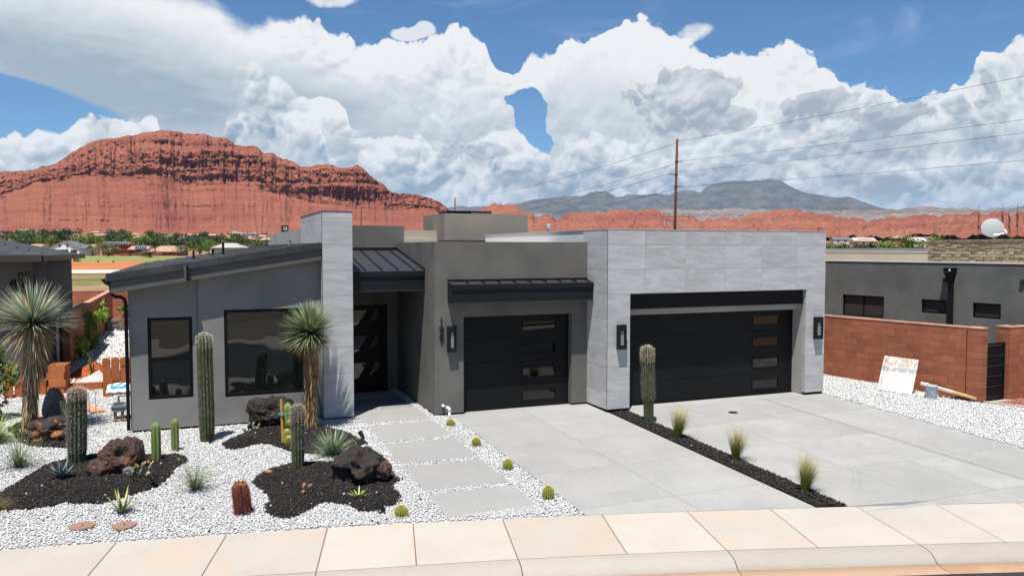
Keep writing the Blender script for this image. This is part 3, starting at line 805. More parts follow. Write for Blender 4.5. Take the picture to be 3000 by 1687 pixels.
# over the road: the far kerb and open dirt that the windows look out on
strip([(8.6, -0.14), (8.62, -0.02), (8.8, 0.0), (10.2, 0.02), (10.25, -0.1)], 0, n - 1, WALK, 'far_pavement', kind='structure')
V = []; 
for i, yy in enumerate(np.linspace(0, 1, 30)):
    for j, xx in enumerate(np.linspace(-90, 120, 50)):
        yb = 1.4 - 0.27 * xx if abs(xx) < 40 else 1.4 - 0.27 * math.copysign(40, xx)
        y = min(yb, 3.2) - 1.0 - yy * 120; V.append((xx, y, -4.40 + 9.0 * yy ** 1.5 + 0.5 * (fbm(xx * 0.05, y * 0.05, 0, 4) - 0.5)))
tag(np_mesh('open_lot', np.array(V), grid_faces(30, 50), DIRT, True), kind='structure')

# ------------------------------------------------------------------ the driveway slabs
def drive_mat_stain():
    nt = DRIVE.node_tree; b = nt.nodes['Principled BSDF']; lk = [l for l in nt.links if l.to_socket == b.inputs['Base Color']][0]
    src = S(nt, lk.from_socket); X, Y, Z = sep(nt, pos(nt))
    d = (X - 14.36 + (noise(nt, pos(nt), 1.2, 3.0) - 0.5) * 0.12).abs()
    f = d.step(0.015, 0.11, 0.6, 0.0) * Y.step(17.5, 17.0, 0.0, 1.0) * (noise(nt, pos(nt), 2.0, 4.0) * 0.7 + 0.4)
    # tyre sweep left by a car turning in
    r = ((X - 8.2) * (X - 8.2) + (Y - 14.2) * (Y - 14.2))._m('SQRT')
    t = (((r - 4.5).abs() - 0.06).abs().step(0.0, 0.05, 0.16, 0.0)) * Y.step(12.2, 11.0, 0.0, 1.0) * X.step(10.5, 11.2)
    setc(nt, b, rgb_mix(nt, (f + t).clamp(), src, (0.17, 0.17, 0.165)))
drive_mat_stain()
def back_y(x):
    xs, ys = zip(*WB); return float(np.interp(x, xs, ys))
def drive(name, xs, ys, loc):
    o = tag(bpy.data.objects.new(name, None), kind='structure'); C.objects.link(o); o.location = loc
    g = 0.0045
    for i in range(len(xs) - 1):
        for j in range(len(ys) - 1):
            y1, y0 = ys[j], ys[j + 1]; x0, x1 = xs[i] + g, xs[i + 1] - g
            f0, f1 = (y0 + g, y0 + g) if y0 is not None else (back_y(x0) + 0.015, back_y(x1) + 0.015)
            if y0 is not None and y0 < back_y(x0): f0 = back_y(x0) + 0.015
            if y0 is not None and y0 < back_y(x1): f1 = back_y(x1) + 0.015
            if f0 > y1 - 0.05 and f1 > y1 - 0.05: continue
            poly = [(x0, min(f0, y1 - 0.02)), (x1, min(f1, y1 - 0.02)), (x1, y1 - g), (x0, y1 - g)]
            MB().prism(poly, lambda x, y: gz(x, y) - 0.12, lambda x, y: gz(x, y) - 0.002).build('drive_slab', DRIVE, o, bevel=0.004)
    m = MB()
    m.prism([(xs[0] + 0.02, back_y(xs[0]) + 0.02), (xs[-1] - 0.02, back_y(xs[-1]) + 0.02), (xs[-1] - 0.02, ys[0] - 0.01), (xs[0] + 0.02, ys[0] - 0.01)], lambda x, y: gz(x, y) - 0.14, lambda x, y: gz(x, y) - 0.012)
    m.build('joint_filler', M('drive_joint', (0.18, 0.18, 0.175), 0.95, 0.05) if 'drive_joint' not in MATS else MATS['drive_joint'], o)
    return o
drive('single_driveway', [5.80, 7.67, 9.585], [18.43, 17.02, 15.20, 13.32, 11.42, None], (7.7, 14.5, -4.2))
drive('double_driveway', [10.13, 11.73, 13.31, 14.36, 16.40], [17.66, 17.2, 15.34, 13.50, 11.60, 9.7, None], (13.2, 13.5, -4.2))
DJ = MATS['drive_joint']
MB().prism([(5.84, 18.30), (9.55, 18.30), (9.55, 18.46), (5.84, 18.46)], -4.3, -4.046).build('door_sill_single', DRIVE, None)['kind'] = 'structure'

# ------------------------------------------------------------------ stepping slabs and porch
path = tag(bpy.data.objects.new('front_path', None), kind='structure'); C.objects.link(path); path.location = (4.4, 15, -4.15)
for (a, b) in ((19.48, 18.05), (17.83, 16.39), (16.19, 14.73), (14.55, 13.08), (12.89, None)):
    x0, x1 = 3.66, 5.215
    f0, f1 = (b, b) if b else (back_y(x0) + 0.16, back_y(x1) + 0.17)
    MB().prism([(x0 + 0.02 * (19 - a) / 7, f0), (x1 + 0.05 * (19 - a) / 7, f1), (x1 + 0.05 * (19 - a) / 7, a), (x0 + 0.02 * (19 - a) / 7, a)], lambda x, y: gz(x, y) - 0.1, lambda x, y: gz(x, y) + 0.012).build('stepping_slab', SLAB, path, bevel=0.006)
MB().box(3.56, 5.19, 19.52, 22.0, -4.3, -4.035).build('porch_slab', PORCH, path, bevel=0.005)

# ------------------------------------------------------------------ gravel and planting beds
BED_A = [(-3.16, 14.54), (-3.41, 15.47), (-3.08, 15.54), (-3.0, 15.59), (-2.85, 16.21), (-2.68, 16.82), (-2.51, 17.17), (-2.24, 17.31), (-2.0, 17.4), (-1.78, 17.51), (-1.6, 17.4), (-1.08, 17.27), (-0.89, 17.08), (-0.58, 16.97), (-0.33, 16.95), (-0.11, 16.58), (-0.1, 16.38), (-0.32, 15.91), (-0.38, 15.63), (-0.45, 15.28), (-0.62, 14.87), (-0.84, 14.74), (-0.99, 14.6), (-1.23, 14.47), (-1.44, 14.29), (-1.62, 14.42), (-1.78, 14.49), (-1.99, 14.62), (-2.09, 14.58), (-2.17, 14.45), (-2.44, 14.47), (-2.63, 14.49), (-2.8, 14.48)]
BED_B = [(-3.91, 20.54), (-3.7, 21.23), (-3.3, 21.52), (-2.81, 20.96), (-2.52, 20.25), (-2.38, 19.26), (-2.35, 18.08), (-2.78, 18.34), (-2.98, 18.38), (-3.18, 18.64), (-3.42, 19.14), (-3.72, 20.0)]
BED_C = [(0.5, 17.29), (0.65, 17.68), (0.98, 18.12), (1.27, 18.75), (1.46, 18.87), (2.04, 18.67), (2.33, 18.33), (2.6, 18.19), (2.84, 18.01), (3.09, 17.56), (3.29, 16.79), (3.41, 16.46), (3.26, 16.31), (3.02, 16.24), (2.84, 16.15), (2.62, 16.07), (2.39, 16.12), (2.28, 16.05), (2.1, 16.04), (1.93, 16.17), (1.77, 16.3), (1.6, 16.74), (1.43, 17.0), (1.27, 17.09), (1.12, 17.07), (0.95, 16.9), (0.76, 16.89), (0.59, 16.98)]
BED_D = [(0.95, 14.74), (1.06, 15.0), (1.22, 15.26), (1.43, 15.38), (1.74, 15.53), (1.96, 15.52), (2.58, 15.37), (3.24, 15.14), (3.45, 14.79), (3.43, 14.47), (3.44, 13.9), (3.42, 13.79), (3.29, 13.72), (3.23, 13.4), (3.24, 13.07), (3.17, 12.74), (3.06, 12.63), (2.87, 12.6), (2.74, 12.45), (2.64, 12.46), (2.46, 12.51), (2.38, 12.68), (2.32, 12.89), (2.12, 13.06), (1.93, 13.08), (1.75, 12.91), (1.57, 12.74), (1.39, 12.62), (1.25, 12.63), (1.12, 12.77), (1.01, 12.94), (1.03, 13.22), (1.13, 13.58), (1.13, 13.79), (1.05, 14.19), (0.94, 14.57)]
STRIP = [(9.60, 17.14), (9.60, 10.13), (10.125, 9.98), (10.125, 17.14)]
RED = [(19.9, 14.55), (21.2, 12.4), (24.5, 9.0), (26.0, 14.7), (20.6, 14.78)]


def inside(P, poly):
    x, y = P[:, 0], P[:, 1]; r = np.zeros(len(P), bool); k = len(poly)
    for i in range(k):
        (xa, ya), (xb, yb) = poly[i], poly[(i + 1) % k]
        if ya == yb: continue
        c = ((ya > y) != (yb > y)) & (x < (xb - xa) * (y - ya) / (yb - ya) + xa); r ^= c
    return r


def edge_dist(P, poly):
    d = np.full(len(P), 9.0)
    for i in range(len(poly)):
        a, b = np.array(poly[i]), np.array(poly[(i + 1) % len(poly)]); ab = b - a
        t = np.clip(((P - a) @ ab) / (ab @ ab), 0, 1); d = np.minimum(d, np.linalg.norm(P - (a + t[:, None] * ab), axis=1))
    return d


def gzv(P):
    y = P[:, 1]; return np.where(y <= 17.9, -4.05 + 0.032 * (np.maximum(y, 6.0) - 17.9), -4.05 + 0.0095 * (np.minimum(y, 30.0) - 17.9))


def scatter(x0, x1, y0, y1, step, rng):
    nx, ny = int((x1 - x0) / step), int((y1 - y0) / step)
    gx, gy = np.meshgrid(x0 + (np.arange(nx) + 0.5) * step, y0 + (np.arange(ny) + 0.5) * step)
    P = np.stack([gx.ravel(), gy.ravel()], 1); return P + rng.uniform(-0.65, 0.65, P.shape) * step


_O = np.array([(1, 0, 0), (-1, 0, 0), (0, 1, 0), (0, -1, 0), (0, 0, 1), (0, 0, -1)], float)
_OF = np.array([(0, 2, 4), (2, 1, 4), (1, 3, 4), (3, 0, 4), (2, 0, 5), (1, 2, 5), (3, 1, 5), (0, 3, 5)])


def pebbles(name, P, z, size, mat, rng, flat=0.62, elong=1.35, parent=None):
    k = len(P); s = size * rng.uniform(0.6, 1.25, k)
    V = np.repeat(_O[None], k, 0) * (1 + rng.uniform(-0.32, 0.32, (k, 6, 1)))
    V += rng.uniform(-0.22, 0.22, V.shape)
    V *= s[:, None, None] * np.array([elong, 1.0, flat])
    # random turn and tilt
    a = rng.uniform(0, 2 * np.pi, k); t = rng.normal(0, 0.45, k); u = rng.normal(0, 0.45, k)
    ca, sa, ct, st, cu, su = np.cos(a), np.sin(a), np.cos(t), np.sin(t), np.cos(u), np.sin(u)
    x, y, zz = V[..., 0], V[..., 1], V[..., 2]
    y, zz = y * ct[:, None] - zz * st[:, None], y * st[:, None] + zz * ct[:, None]
    x, zz = x * cu[:, None] - zz * su[:, None], x * su[:, None] + zz * cu[:, None]
    x, y = x * ca[:, None] - y * sa[:, None], x * sa[:, None] + y * ca[:, None]
    V = np.stack([x + P[:, None, 0], y + P[:, None, 1], zz + z[:, None]], -1)
    F = _OF[None] + (np.arange(k) * 6)[:, None, None]
    tint = np.repeat(rng.rand(k), 6)
    o = np_mesh(name, V.reshape(-1, 3), F.reshape(-1, 3), mat, False, {'t': tint}, parent)
    return o


rg = np.random.RandomState(5)
BEDS = {'A': BED_A, 'B': BED_B, 'C': BED_C, 'D': BED_D}
MOUND = {'A': 0.07, 'B': 0.07, 'C': 0.08, 'D': 0.08}
def wob(P):       # ragged rim of the beds
    return P + np.stack([(fbm(P[:, 0] * 4, P[:, 1] * 4, 1.5, 3) - 0.5), (fbm(P[:, 0] * 4, P[:, 1] * 4, 7.5, 3) - 0.5)], 1) * 0.16
def bed_masks(P): 
    Q = wob(P); return {k: inside(Q, b) for k, b in BEDS.items()}
def mound(P, k): 
    return np.clip(edge_dist(wob(P), BEDS[k]) / 0.5, 0, 1) ** 0.7 * MOUND[k]

HOUSE_FOOT = [(-1.30, 19.08), (2.84, 19.05), (2.84, 18.82), (3.56, 18.82), (3.56, 22.1), (5.41, 22.1), (5.41, 18.28), (9.5, 18.28), (9.5, 40), (-1.30, 40)]
def path_mask(P):
    x, y = P[:, 0], P[:, 1]; r = np.zeros(len(P), bool)
    for a, b in ((19.48, 18.05), (17.83, 16.39), (16.19, 14.73), (14.55, 13.08), (12.89, 11.8)):
        r |= (x > 3.675) & (x < 5.235) & (y < a) & (y > b)
    r |= (x > 3.56) & (x < 5.2) & (y > 19.5)
    return r

# front garden, the gap by the path and the side yard
P = scatter(-8.0, 5.82, 11.0, 25.2, 0.036, rg)
byv = np.interp(P[:, 0], [q[0] for q in WB], [q[1] for q in WB])
ok = (P[:, 1] > byv + 0.01 + rg.rand(len(P)) * 0.03) & ~inside(P, HOUSE_FOOT) & ~path_mask(P) & (P[:, 0] < 5.78)
ok &= ~((P[:, 0] > -1.3) & (P[:, 1] > 19.05) & (P[:, 0] < 3.6))
far = (P[:, 1] > 19.3) & (P[:, 0] > -1.3) & (P[:, 0] < 3.5); ok &= ~far
bm = bed_masks(P); anyb = np.zeros(len(P), bool)
for v in bm.values(): anyb |= v
W = P[ok & ~anyb]
stray = rg.rand(len(W)) < 0.0035
gravel = pebbles('white_gravel', W[~stray], gzv(W[~stray]) + rg.uniform(-0.004, 0.012, (~stray).sum()), 0.0205, PEBW, rg); tag(gravel, kind='stuff')
Pl = [W[stray]]; zl = [gzv(W[stray]) + 0.012]
for k, v in bm.items():
    Q = scatter(min(q[0] for q in BEDS[k]) - 0.2, max(q[0] for q in BEDS[k]) + 0.2, min(q[1] for q in BEDS[k]) - 0.2, max(q[1] for q in BEDS[k]) + 0.2, 0.037, rg)
    Q = Q[inside(wob(Q), BEDS[k])]; byq = np.interp(Q[:, 0], [q[0] for q in WB], [q[1] for q in WB]); Q = Q[Q[:, 1] > byq + 0.02]
    Pl.append(Q); zl.append(gzv(Q) + mound(Q, k) + rg.uniform(-0.002, 0.010, len(Q)))
Q = scatter(9.58, 10.15, 9.9, 17.15, 0.037, rg); Q = Q[inside(Q, STRIP)]; Q = Q[Q[:, 1] > np.interp(Q[:, 0], [q[0] for q in WB], [q[1] for q in WB]) + 0.02]
Pl.append(Q); zl.append(gzv(Q) + 0.012 + 0.02 * np.clip(0.26 - np.abs(Q[:, 0] - 9.86), 0, 0.2) / 0.2 + rg.uniform(-0.003, 0.006, len(Q)))
PB = np.concatenate(Pl); zb = np.concatenate(zl)
wh = rg.rand(len(PB)) < 0.004
tag(pebbles('black_lava_mulch', PB[~wh], zb[~wh], 0.022, PEBB, rg, flat=0.8, elong=1.2), kind='stuff')
tag(pebbles('stray_white_chips', PB[wh], zb[wh] + 0.012, 0.018, PEBW, rg), kind='stuff')
# right-hand side yard
P = scatter(16.3, 20.4, 7.0, 19.8, 0.043, rg)
byv = np.interp(P[:, 0], [q[0] for q in WB], [q[1] for q in WB])
wallx = 19.69 - (P[:, 1] - 14.86) * 0.1862
kerbx = np.where(P[:, 1] < 14.75, 19.72 + (14.75 - P[:, 1]) * 0.62, wallx)
ok = (P[:, 1] > byv + 0.02) & (P[:, 0] < kerbx - 0.05) & (P[:, 0] > 16.43 + (fbm(P[:, 0] * 0, P[:, 1] * 3, 2.0, 2) - 0.5) * 0.12) & (P[:, 1] < 19.72)
R_ = P[ok]; tag(pebbles('white_side_gravel', R_, gzv(R_) + rg.uniform(-0.004, 0.016, len(R_)), 0.026, PEBW, rg), kind='stuff')
P = scatter(19.8, 25.0, 8.5, 14.8, 0.07, rg); kx = 19.84 + (14.75 - P[:, 1]) * 0.62
P = P[(P[:, 0] > kx + 0.03) & (P[:, 1] > np.interp(P[:, 0], [q[0] for q in WB], [q[1] for q in WB]))]
tag(pebbles('red_gravel', P, gzv(P) + rg.uniform(0.0, 0.02, len(P)), 0.042, PEBR, rg), kind='stuff')
# back part of the left side yard, further off, larger clumps
P = scatter(-9.0, -1.25, 25.2, 45.0, 0.105, rg); P = P[(P[:, 0] > -3.72) | (P[:, 1] < 29.2)]
tag(pebbles('white_yard_gravel', P, gzv(P) + rg.uniform(0.0, 0.03, len(P)) + np.clip((P[:, 1] - 25.2) / 1.0, 0, 1) * 0.08, 0.066, PEBW, rg), kind='stuff')

# the beds under the chips
def sheet(name, poly, dz, mat):
    o = MB().prism(poly, lambda x, y: gz(x, y) - 0.3, lambda x, y: gz(x, y) + dz).build(name, mat); return tag(o, kind='structure')
ys = [q for q in WB if -8.7 < q[0] < 5.8]
sheet('garden_bed', [(q[0], q[1] + 0.015) for q in ys] + [(5.78, back_y(5.78) + 0.015), (5.78, 19.0), (5.78, 22.0), (-8.6, 22.0)][0:0] + [(5.78, back_y(5.78) + 0.02), (5.78, 17.9), (-8.6, 17.9)], -0.014, BEDW)
sheet('side_bed', [(-8.6, 17.9), (5.78, 17.9), (5.78, 22.2), (-1.0, 22.2), (-1.0, 30.0), (-8.6, 30.0)], -0.0145, BEDW)
sheet('rear_bed', [(-8.6, 30.0), (-1.0, 30.0), (-1.0, 46.0), (-8.6, 46.0)], 0.05, BEDW)
sheet('right_bed', [(16.36, back_y(16.36)), (23.0, back_y(23.0)), (23.0, 14.7), (18.75, 19.9), (16.36, 19.9), (16.36, 17.9)], -0.014, BEDW)
sheet('red_bed', [(19.86, 14.72), (24.0, 8.0), (27.0, 8.0), (27.0, 15.2)], 0.004, BEDR)
sheet('lava_strip_bed', STRIP, -0.006, BEDB)
for k, b in BEDS.items():
    mnx, mxx, mny, mxy = min(q[0] for q in b) - 0.2, max(q[0] for q in b) + 0.2, min(q[1] for q in b) - 0.2, max(q[1] for q in b) + 0.2
    gx, gy = np.meshgrid(np.arange(mnx, mxx, 0.06), np.arange(mny, mxy, 0.06)); Q = np.stack([gx.ravel(), gy.ravel()], 1)
    ins_ = inside(wob(Q), b); z = gzv(Q) + np.where(ins_, mound(Q, k) - 0.008, -0.05)
    F = grid_faces(*gx.shape); keep = ins_[F].all(1)
    tag(np_mesh('lava_bed', np.column_stack([Q, z]), F[keep], BEDB, True), kind='structure')

# ------------------------------------------------------------------ the house
house = thing('modern_house', 'charcoal stucco single-storey modern house with grey panel garage block', 'house', (5.0, 19.0, -4.05))
ZB = -4.0                                   # lower edge of the wall finish


def wall_y(m, x0, x1, y0, y1, zb, zt, holes=()):
    """a wall slab facing -Y with rectangular openings; zt may be a function of x"""
    top = zt if callable(zt) else (lambda x: zt)
    xs = sorted({x0, x1, *[h[0] for h in holes], *[h[1] for h in holes]})
    for a, b in zip(xs, xs[1:]):
        spans = [(zb, None)]
        for h in sorted(holes, key=lambda q: q[2]):
            if h[0] < b - 1e-6 and h[1] > a + 1e-6:
                lo, hi = spans.pop(); 
                if h[2] > lo + 1e-6: spans.append((lo, h[2]))
                spans.append((h[3], hi))
        for lo, hi in spans:
            ta, tb = (top(a), top(b)) if hi is None else (hi, hi)
            if min(ta, tb) - lo < 1e-4: continue
            m.hexa([(a, y0, lo), (b, y0, lo), (b, y1, lo), (a, y1, lo), (a, y0, ta), (b, y0, tb), (b, y1, tb), (a, y1, ta)])
    return m


# --- left wing
soff = lambda x: -0.889 + (x + 1.29) * 0.1555
win1 = (-0.92, -0.003, -3.34, -1.522); win2 = (0.668, 2.56, -3.384, -1.387)
wall_y(MB(), -1.29, 0.128, 19.12, 19.35, ZB, soff, [win1]).build('wall', STUCCO_L, house)
wall_y(MB(), 0.128, 2.838, 19.065, 19.35, ZB, soff, [win2]).build('wall', STUCCO_L, house)
m = MB(); m.hexa([(-1.29, 19.35, ZB), (-1.08, 19.35, ZB), (-1.08, 34.4, ZB), (-1.29, 34.4, ZB), (-1.29, 19.35, soff(-1.29)), (-1.08, 19.35, soff(-1.08)), (-1.08, 34.4, soff(-1.08)), (-1.29, 34.4, soff(-1.29))])
m.hexa([(-1.08, 34.2, ZB), (2.8, 34.2, ZB), (2.8, 34.4, ZB), (-1.08, 34.4, ZB), (-1.08, 34.2, soff(-1.08)), (2.8, 34.2, soff(2.8)), (2.8, 34.4, soff(2.8)), (-1.08, 34.4, soff(-1.08))])
m.build('wall', STUCCO_L, house)
m = MB(); m.box(-1.265, 0.11, 19.15, 19.3, -4.3, ZB); m.box(0.11, 2.83, 19.095, 19.3, -4.3, ZB); m.box(-1.265, -1.1, 19.3, 34.3, -4.3, ZB); m.build('foundation', BASE, house)


def window(parent, x0, x1, z0, z1, y, bars, fw=0.07, glass=None, depth=0.06):
    """black framed window; bars: z of horizontal rails"""
    g = glass or GLASS; w = MB()
    w.box(x0, x1, y, y + 0.09, z0, z0 + fw); w.box(x0, x1, y, y + 0.09, z1 - fw, z1)
    w.box(x0, x0 + fw, y, y + 0.09, z0 + fw, z1 - fw); w.box(x1 - fw, x1, y, y + 0.09, z0 + fw, z1 - fw)
    o = w.build('window', FRAME, parent, bevel=0.004)
    zs = [z0 + fw] + sorted(bars) + [z1 - fw]
    for i, (a, b) in enumerate(zip(zs, zs[1:])):
        lo = a + (0.03 if i > 0 else 0); hi = b - (0.03 if i < len(zs) - 2 else 0)
        MB().box(x0 + fw, x1 - fw, y + 0.045 - 0.012 * (i == 0 and len(zs) > 2), y + 0.055, lo, hi).build('pane', g, o)
    for zz in bars: MB().box(x0 + fw, x1 - fw, y + 0.015, y + 0.08, zz - 0.03, zz + 0.03).build('rail', FRAME, o)
    return o
window(house, *win1[:2], win1[2], win1[3], 19.128, [-2.445])
window(house, *win2[:2], win2[2], win2[3], 19.075, [])

# --- wing roof: sloping tiles, rake trim, fascia, gutter
rz = lambda x: -0.552 + (x + 1.66) * 0.1515         # top of tiles
COURSE = 0.372
roof = MB()
roof.hexa([(-1.60, 18.86, rz(-1.60) - 0.17), (2.835, 18.86, rz(2.835) - 0.17), (2.835, 34.75, rz(2.835) - 0.17), (-1.60, 34.75, rz(-1.60) - 0.17), (-1.60, 18.86, rz(-1.60) - 0.05), (2.835, 18.86, rz(2.835) - 0.05), (2.835, 34.75, rz(2.835) - 0.05), (-1.60, 34.75, rz(-1.60) - 0.05)])
roof = roof.build('roof', FASCIA, house)
courses = []; x = -1.68
while x < 2.8: courses.append((x, min(x + COURSE + 0.05, 2.833))); x += COURSE
def tile_geo(m, xa, xb, ya, yb, jit=0.0):
    za, zb = rz(xa) + 0.018 + jit, rz(xb) - 0.010 + jit
    m.hexa([(xa, ya, za - 0.034), (xb, ya, zb - 0.03), (xb, yb, zb - 0.03), (xa, yb, za - 0.034), (xa, ya, za), (xb, ya, zb), (xb, yb, zb), (xa, yb, za)])
cnt = 0; rest = MB()
for ci, (xa, xb) in enumerate(courses):
    y0 = 18.80 if xa < -0.2 else 18.88
    y = y0 - (0.0 if ci % 2 else 0.16); k = 0
    while y < 34.7:
        ya, yb = max(y, y0) + 0.003, min(y + 0.33, 34.74) - 0.003; j = random.uniform(-0.003, 0.005)
        if yb - ya > 0.05:
            if ya < 26.2 and cnt < 290:
                mb = MB(); tile_geo(mb, xa, xb, ya, yb, j); mb.build('roof_tile', ROOFTILE, roof); cnt += 1
            else: tile_geo(rest, xa, xb, ya, yb, j)
        y += 0.33
o = rest.build('far_roof_tiles', ROOFTILE, roof); o['kind'] = 'stuff'
# rake tiles along the front edge, lapped like steps, the first few set further out
for ci, (xa, xb) in enumerate(courses):
    left = xa < -0.2; yf = 18.70 if left else 18.78
    za, zb = rz(xa) + 0.030, rz(xb) + 0.004
    xb2 = min(xa + COURSE + 0.012, 2.833)
    if left and xa + COURSE > -0.15: xb2 = -0.10
    m = MB(); m.hexa([(xa, yf, za - 0.165), (xb2, yf, za - 0.165 + (xb2 - xa) * 0.152), (xb2, yf + 0.028, za - 0.165 + (xb2 - xa) * 0.152), (xa, yf + 0.028, za - 0.165), (xa, yf, za), (xb2, yf, zb), (xb2, yf + 0.028, zb), (xa, yf + 0.028, za)])
    m.hexa([(xa, yf + 0.028, za - 0.03), (xb2, yf + 0.028, zb - 0.03), (xb2, yf + 0.20, zb - 0.03), (xa, yf + 0.20, za - 0.03), (xa, yf + 0.028, za), (xb2, yf + 0.028, zb), (xb2, yf + 0.20, zb), (xa, yf + 0.20, za)])
    m.build('rake_tile', ROOFTILE, roof, bevel=0.004)
# the step in the rake
MB().hexa([(-0.096, 18.70, rz(-0.09) - 0.33), (-0.055, 18.70, rz(-0.05) - 0.33), (-0.055, 18.84, rz(-0.05) - 0.33), (-0.096, 18.84, rz(-0.09) - 0.33), (-0.096, 18.70, rz(-0.09) - 0.06), (-0.055, 18.70, rz(-0.05) - 0.06), (-0.055, 18.84, rz(-0.05) - 0.06), (-0.096, 18.84, rz(-0.09) - 0.06)]).build('rake_return', BLACK, roof)
for xa, xb, yf in ((-1.60, -0.10, 18.745), (-0.052, 2.833, 18.825)):
    MB().hexa([(xa, yf, soff(xa) - 0.012), (xb, yf, soff(xb) - 0.012), (xb, yf + 0.04, soff(xb) - 0.012), (xa, yf + 0.04, soff(xa) - 0.012), (xa, yf, rz(xa) - 0.05), (xb, yf, rz(xb) - 0.05), (xb, yf + 0.04, rz(xb) - 0.05), (xa, yf + 0.04, rz(xa) - 0.05)]).build('fascia_board', FASCIA, roof)
MB().hexa([(-1.60, 18.87, soff(-1.60) - 0.02), (2.833, 18.87, soff(2.833) - 0.02), (2.833, 19.2, soff(2.833) - 0.02), (-1.60, 19.2, soff(-1.6) - 0.02), (-1.60, 18.87, soff(-1.6)), (2.833, 18.87, soff(2.833)), (2.833, 19.2, soff(2.833)), (-1.60, 19.2, soff(-1.6))]).build('soffit', FASCIA, roof)
MB().hexa([(-1.60, 19.2, soff(-1.60) - 0.02), (-1.29, 19.2, soff(-1.29) - 0.02), (-1.29, 34.7, soff(-1.29) - 0.02), (-1.60, 34.7, soff(-1.6) - 0.02), (-1.60, 19.2, soff(-1.6)), (-1.29, 19.2, soff(-1.29)), (-1.29, 34.7, soff(-1.29)), (-1.60, 34.7, soff(-1.6))]).build('soffit', FASCIA, roof)
g = MB()
g.hexa([(-1.70, 18.80, -0.76), (-1.62, 18.80, -0.80), (-1.62, 34.7, -0.80), (-1.70, 34.7, -0.76), (-1.79, 18.80, -0.655), (-1.62, 18.80, -0.655), (-1.62, 34.7, -0.655), (-1.79, 34.7, -0.655)])
g.build('gutter', BLACK, roof)
g = MB(); g.tube([(-1.60, 18.86, -0.78), (-1.585, 18.86, -0.97), (-1.54, 18.90, -1.02), (-1.42, 19.0, -1.045), (-1.36, 19.06, -1.09), (-1.335, 19.09, -1.19), (-1.335, 19.09, -3.98)], 0.038, 8)
g.build('downspout', BLACK, house, smooth=True)
for (x, y, h, r) in ((0.07, 24.0, 0.24, 0.03), (0.63, 26.0, 0.2, 0.035), (0.89, 25.0, 0.36, 0.035)):
    MB().tube([(x, y, rz(x) - 0.05), (x, y, rz(x) + h)], r, 8).tube([(x, y, rz(x) + 0.02), (x, y, rz(x) + 0.04)], [0.09, 0.05], 10).build('vent_pipe', BLACK, roof)

# --- panels: grey porcelain hung on a dark core
def panels(rects, plane, c, parent, t=0.012, gap=0.006):
    """rects in (a, z) on plane 'y' (facing -Y at y=c) or 'x' (facing -X at x=c) / 'X' (facing +X)"""
    for a0, a1, z0, z1 in rects:
        if a1 - a0 < 0.03 or z1 - z0 < 0.03: continue
        a0g, a1g, z0g, z1g = a0 + gap / 2, a1 - gap / 2, z0 + gap / 2, z1 - gap / 2
        m = MB()
        if plane == 'y': m.box(a0g, a1g, c, c + t, z0g, z1g)
        elif plane == 'x': m.box(c, c + t, a0g, a1g, z0g, z1g)
        else: m.box(c - t, c, a0g, a1g, z0g, z1g)
        m.build('panel', PANEL, parent)
def grid_rects(cols, rows, hole=None):
    out = []
    for a0, a1 in zip(cols, cols[1:]):
        for z0, z1 in zip(rows, rows[1:]):
            if hole and a0 < hole[1] - 1e-6 and a1 > hole[0] + 1e-6 and z0 < hole[3] - 1e-6 and z1 > hole[2] + 1e-6:
                if a0 < hole[0]: out.append((a0, hole[0], z0, z1))
                if a1 > hole[1]: out.append((hole[1], a1, z0, z1))
                if z1 > hole[3]: out.append((max(a0, hole[0]), min(a1, hole[1]), hole[3], z1))
            else: out.append((a0, a1, z0, z1))
    return out

# --- tower beside the entry
tower = MB(); tower.box(2.853, 3.54, 18.813, 22.6, ZB, 0.862); tower = tower.build('tower', GROUT, house)
MB().box(2.86, 3.53, 18.83, 22.5, -4.3, ZB).build('foundation', BASE, house)
rows_t = [ZB, -3.553, -2.943, -2.333, -1.723, -1.113, -0.503, 0.107, 0.717, 0.873]
panels(grid_rects([2.842, 3.552], rows_t), 'y', 18.80, tower)
panels(grid_rects([18.812, 19.98, 21.16, 22.34, 22.6], rows_t), 'x', 2.841, tower)
panels(grid_rects([18.812, 19.98, 21.16, 22.0], rows_t), 'X', 3.553, tower)
MB().box(2.836, 2.843, 18.794, 18.801, ZB, 0.874).build('corner_trim', TRIM, tower)
MB().box(2.83, 3.562, 18.79, 22.61, 0.874, 0.886).build('coping', TRIM, tower)

# --- garage block with the double door
OPN = (10.177, 15.806, -4.4, -1.128)
GX0, GX1, GT = 9.528, 16.447, 0.476
gar = wall_y(MB(), GX0 + 0.013, GX1 - 0.013, 17.213, 17.5, ZB, GT - 0.01, [OPN])
gar.box(GX0 + 0.013, GX0 + 0.25, 17.5, 26.0, ZB, GT - 0.01); gar.box(GX1 - 0.25, GX1 - 0.013, 17.5, 26.0, ZB, GT - 0.01); gar.box(GX0 + 0.25, GX1 - 0.25, 25.8, 26.0, ZB, GT - 0.01)
gar = gar.build('garage_block', GROUT, house)
rows_g = [ZB] + [0.098 - 0.61 * k for k in range(6, -1, -1)] + [0.477]
rows_g = [r for r in rows_g if r > ZB + 0.02 or r == ZB]
panels(grid_rects([GX0 + 0.002, 10.602, 11.814, 13.03, 14.23, 15.413, GX1], rows_g, OPN), 'y', 17.20, gar)
panels(grid_rects([17.213, 18.283], rows_g), 'x', GX0, gar)
panels(grid_rects([18.283, 18.50], [0.175, 0.477]), 'x', GX0, gar)
panels([(17.214, 17.34, a, b) for a, b in zip(rows_g, rows_g[1:]) if b < -1.1] , 'x', OPN[1] - 0.012, gar)
panels([(17.213, 19.4, a, b) for a, b in zip(rows_g, rows_g[1:])], 'X', GX1, gar)
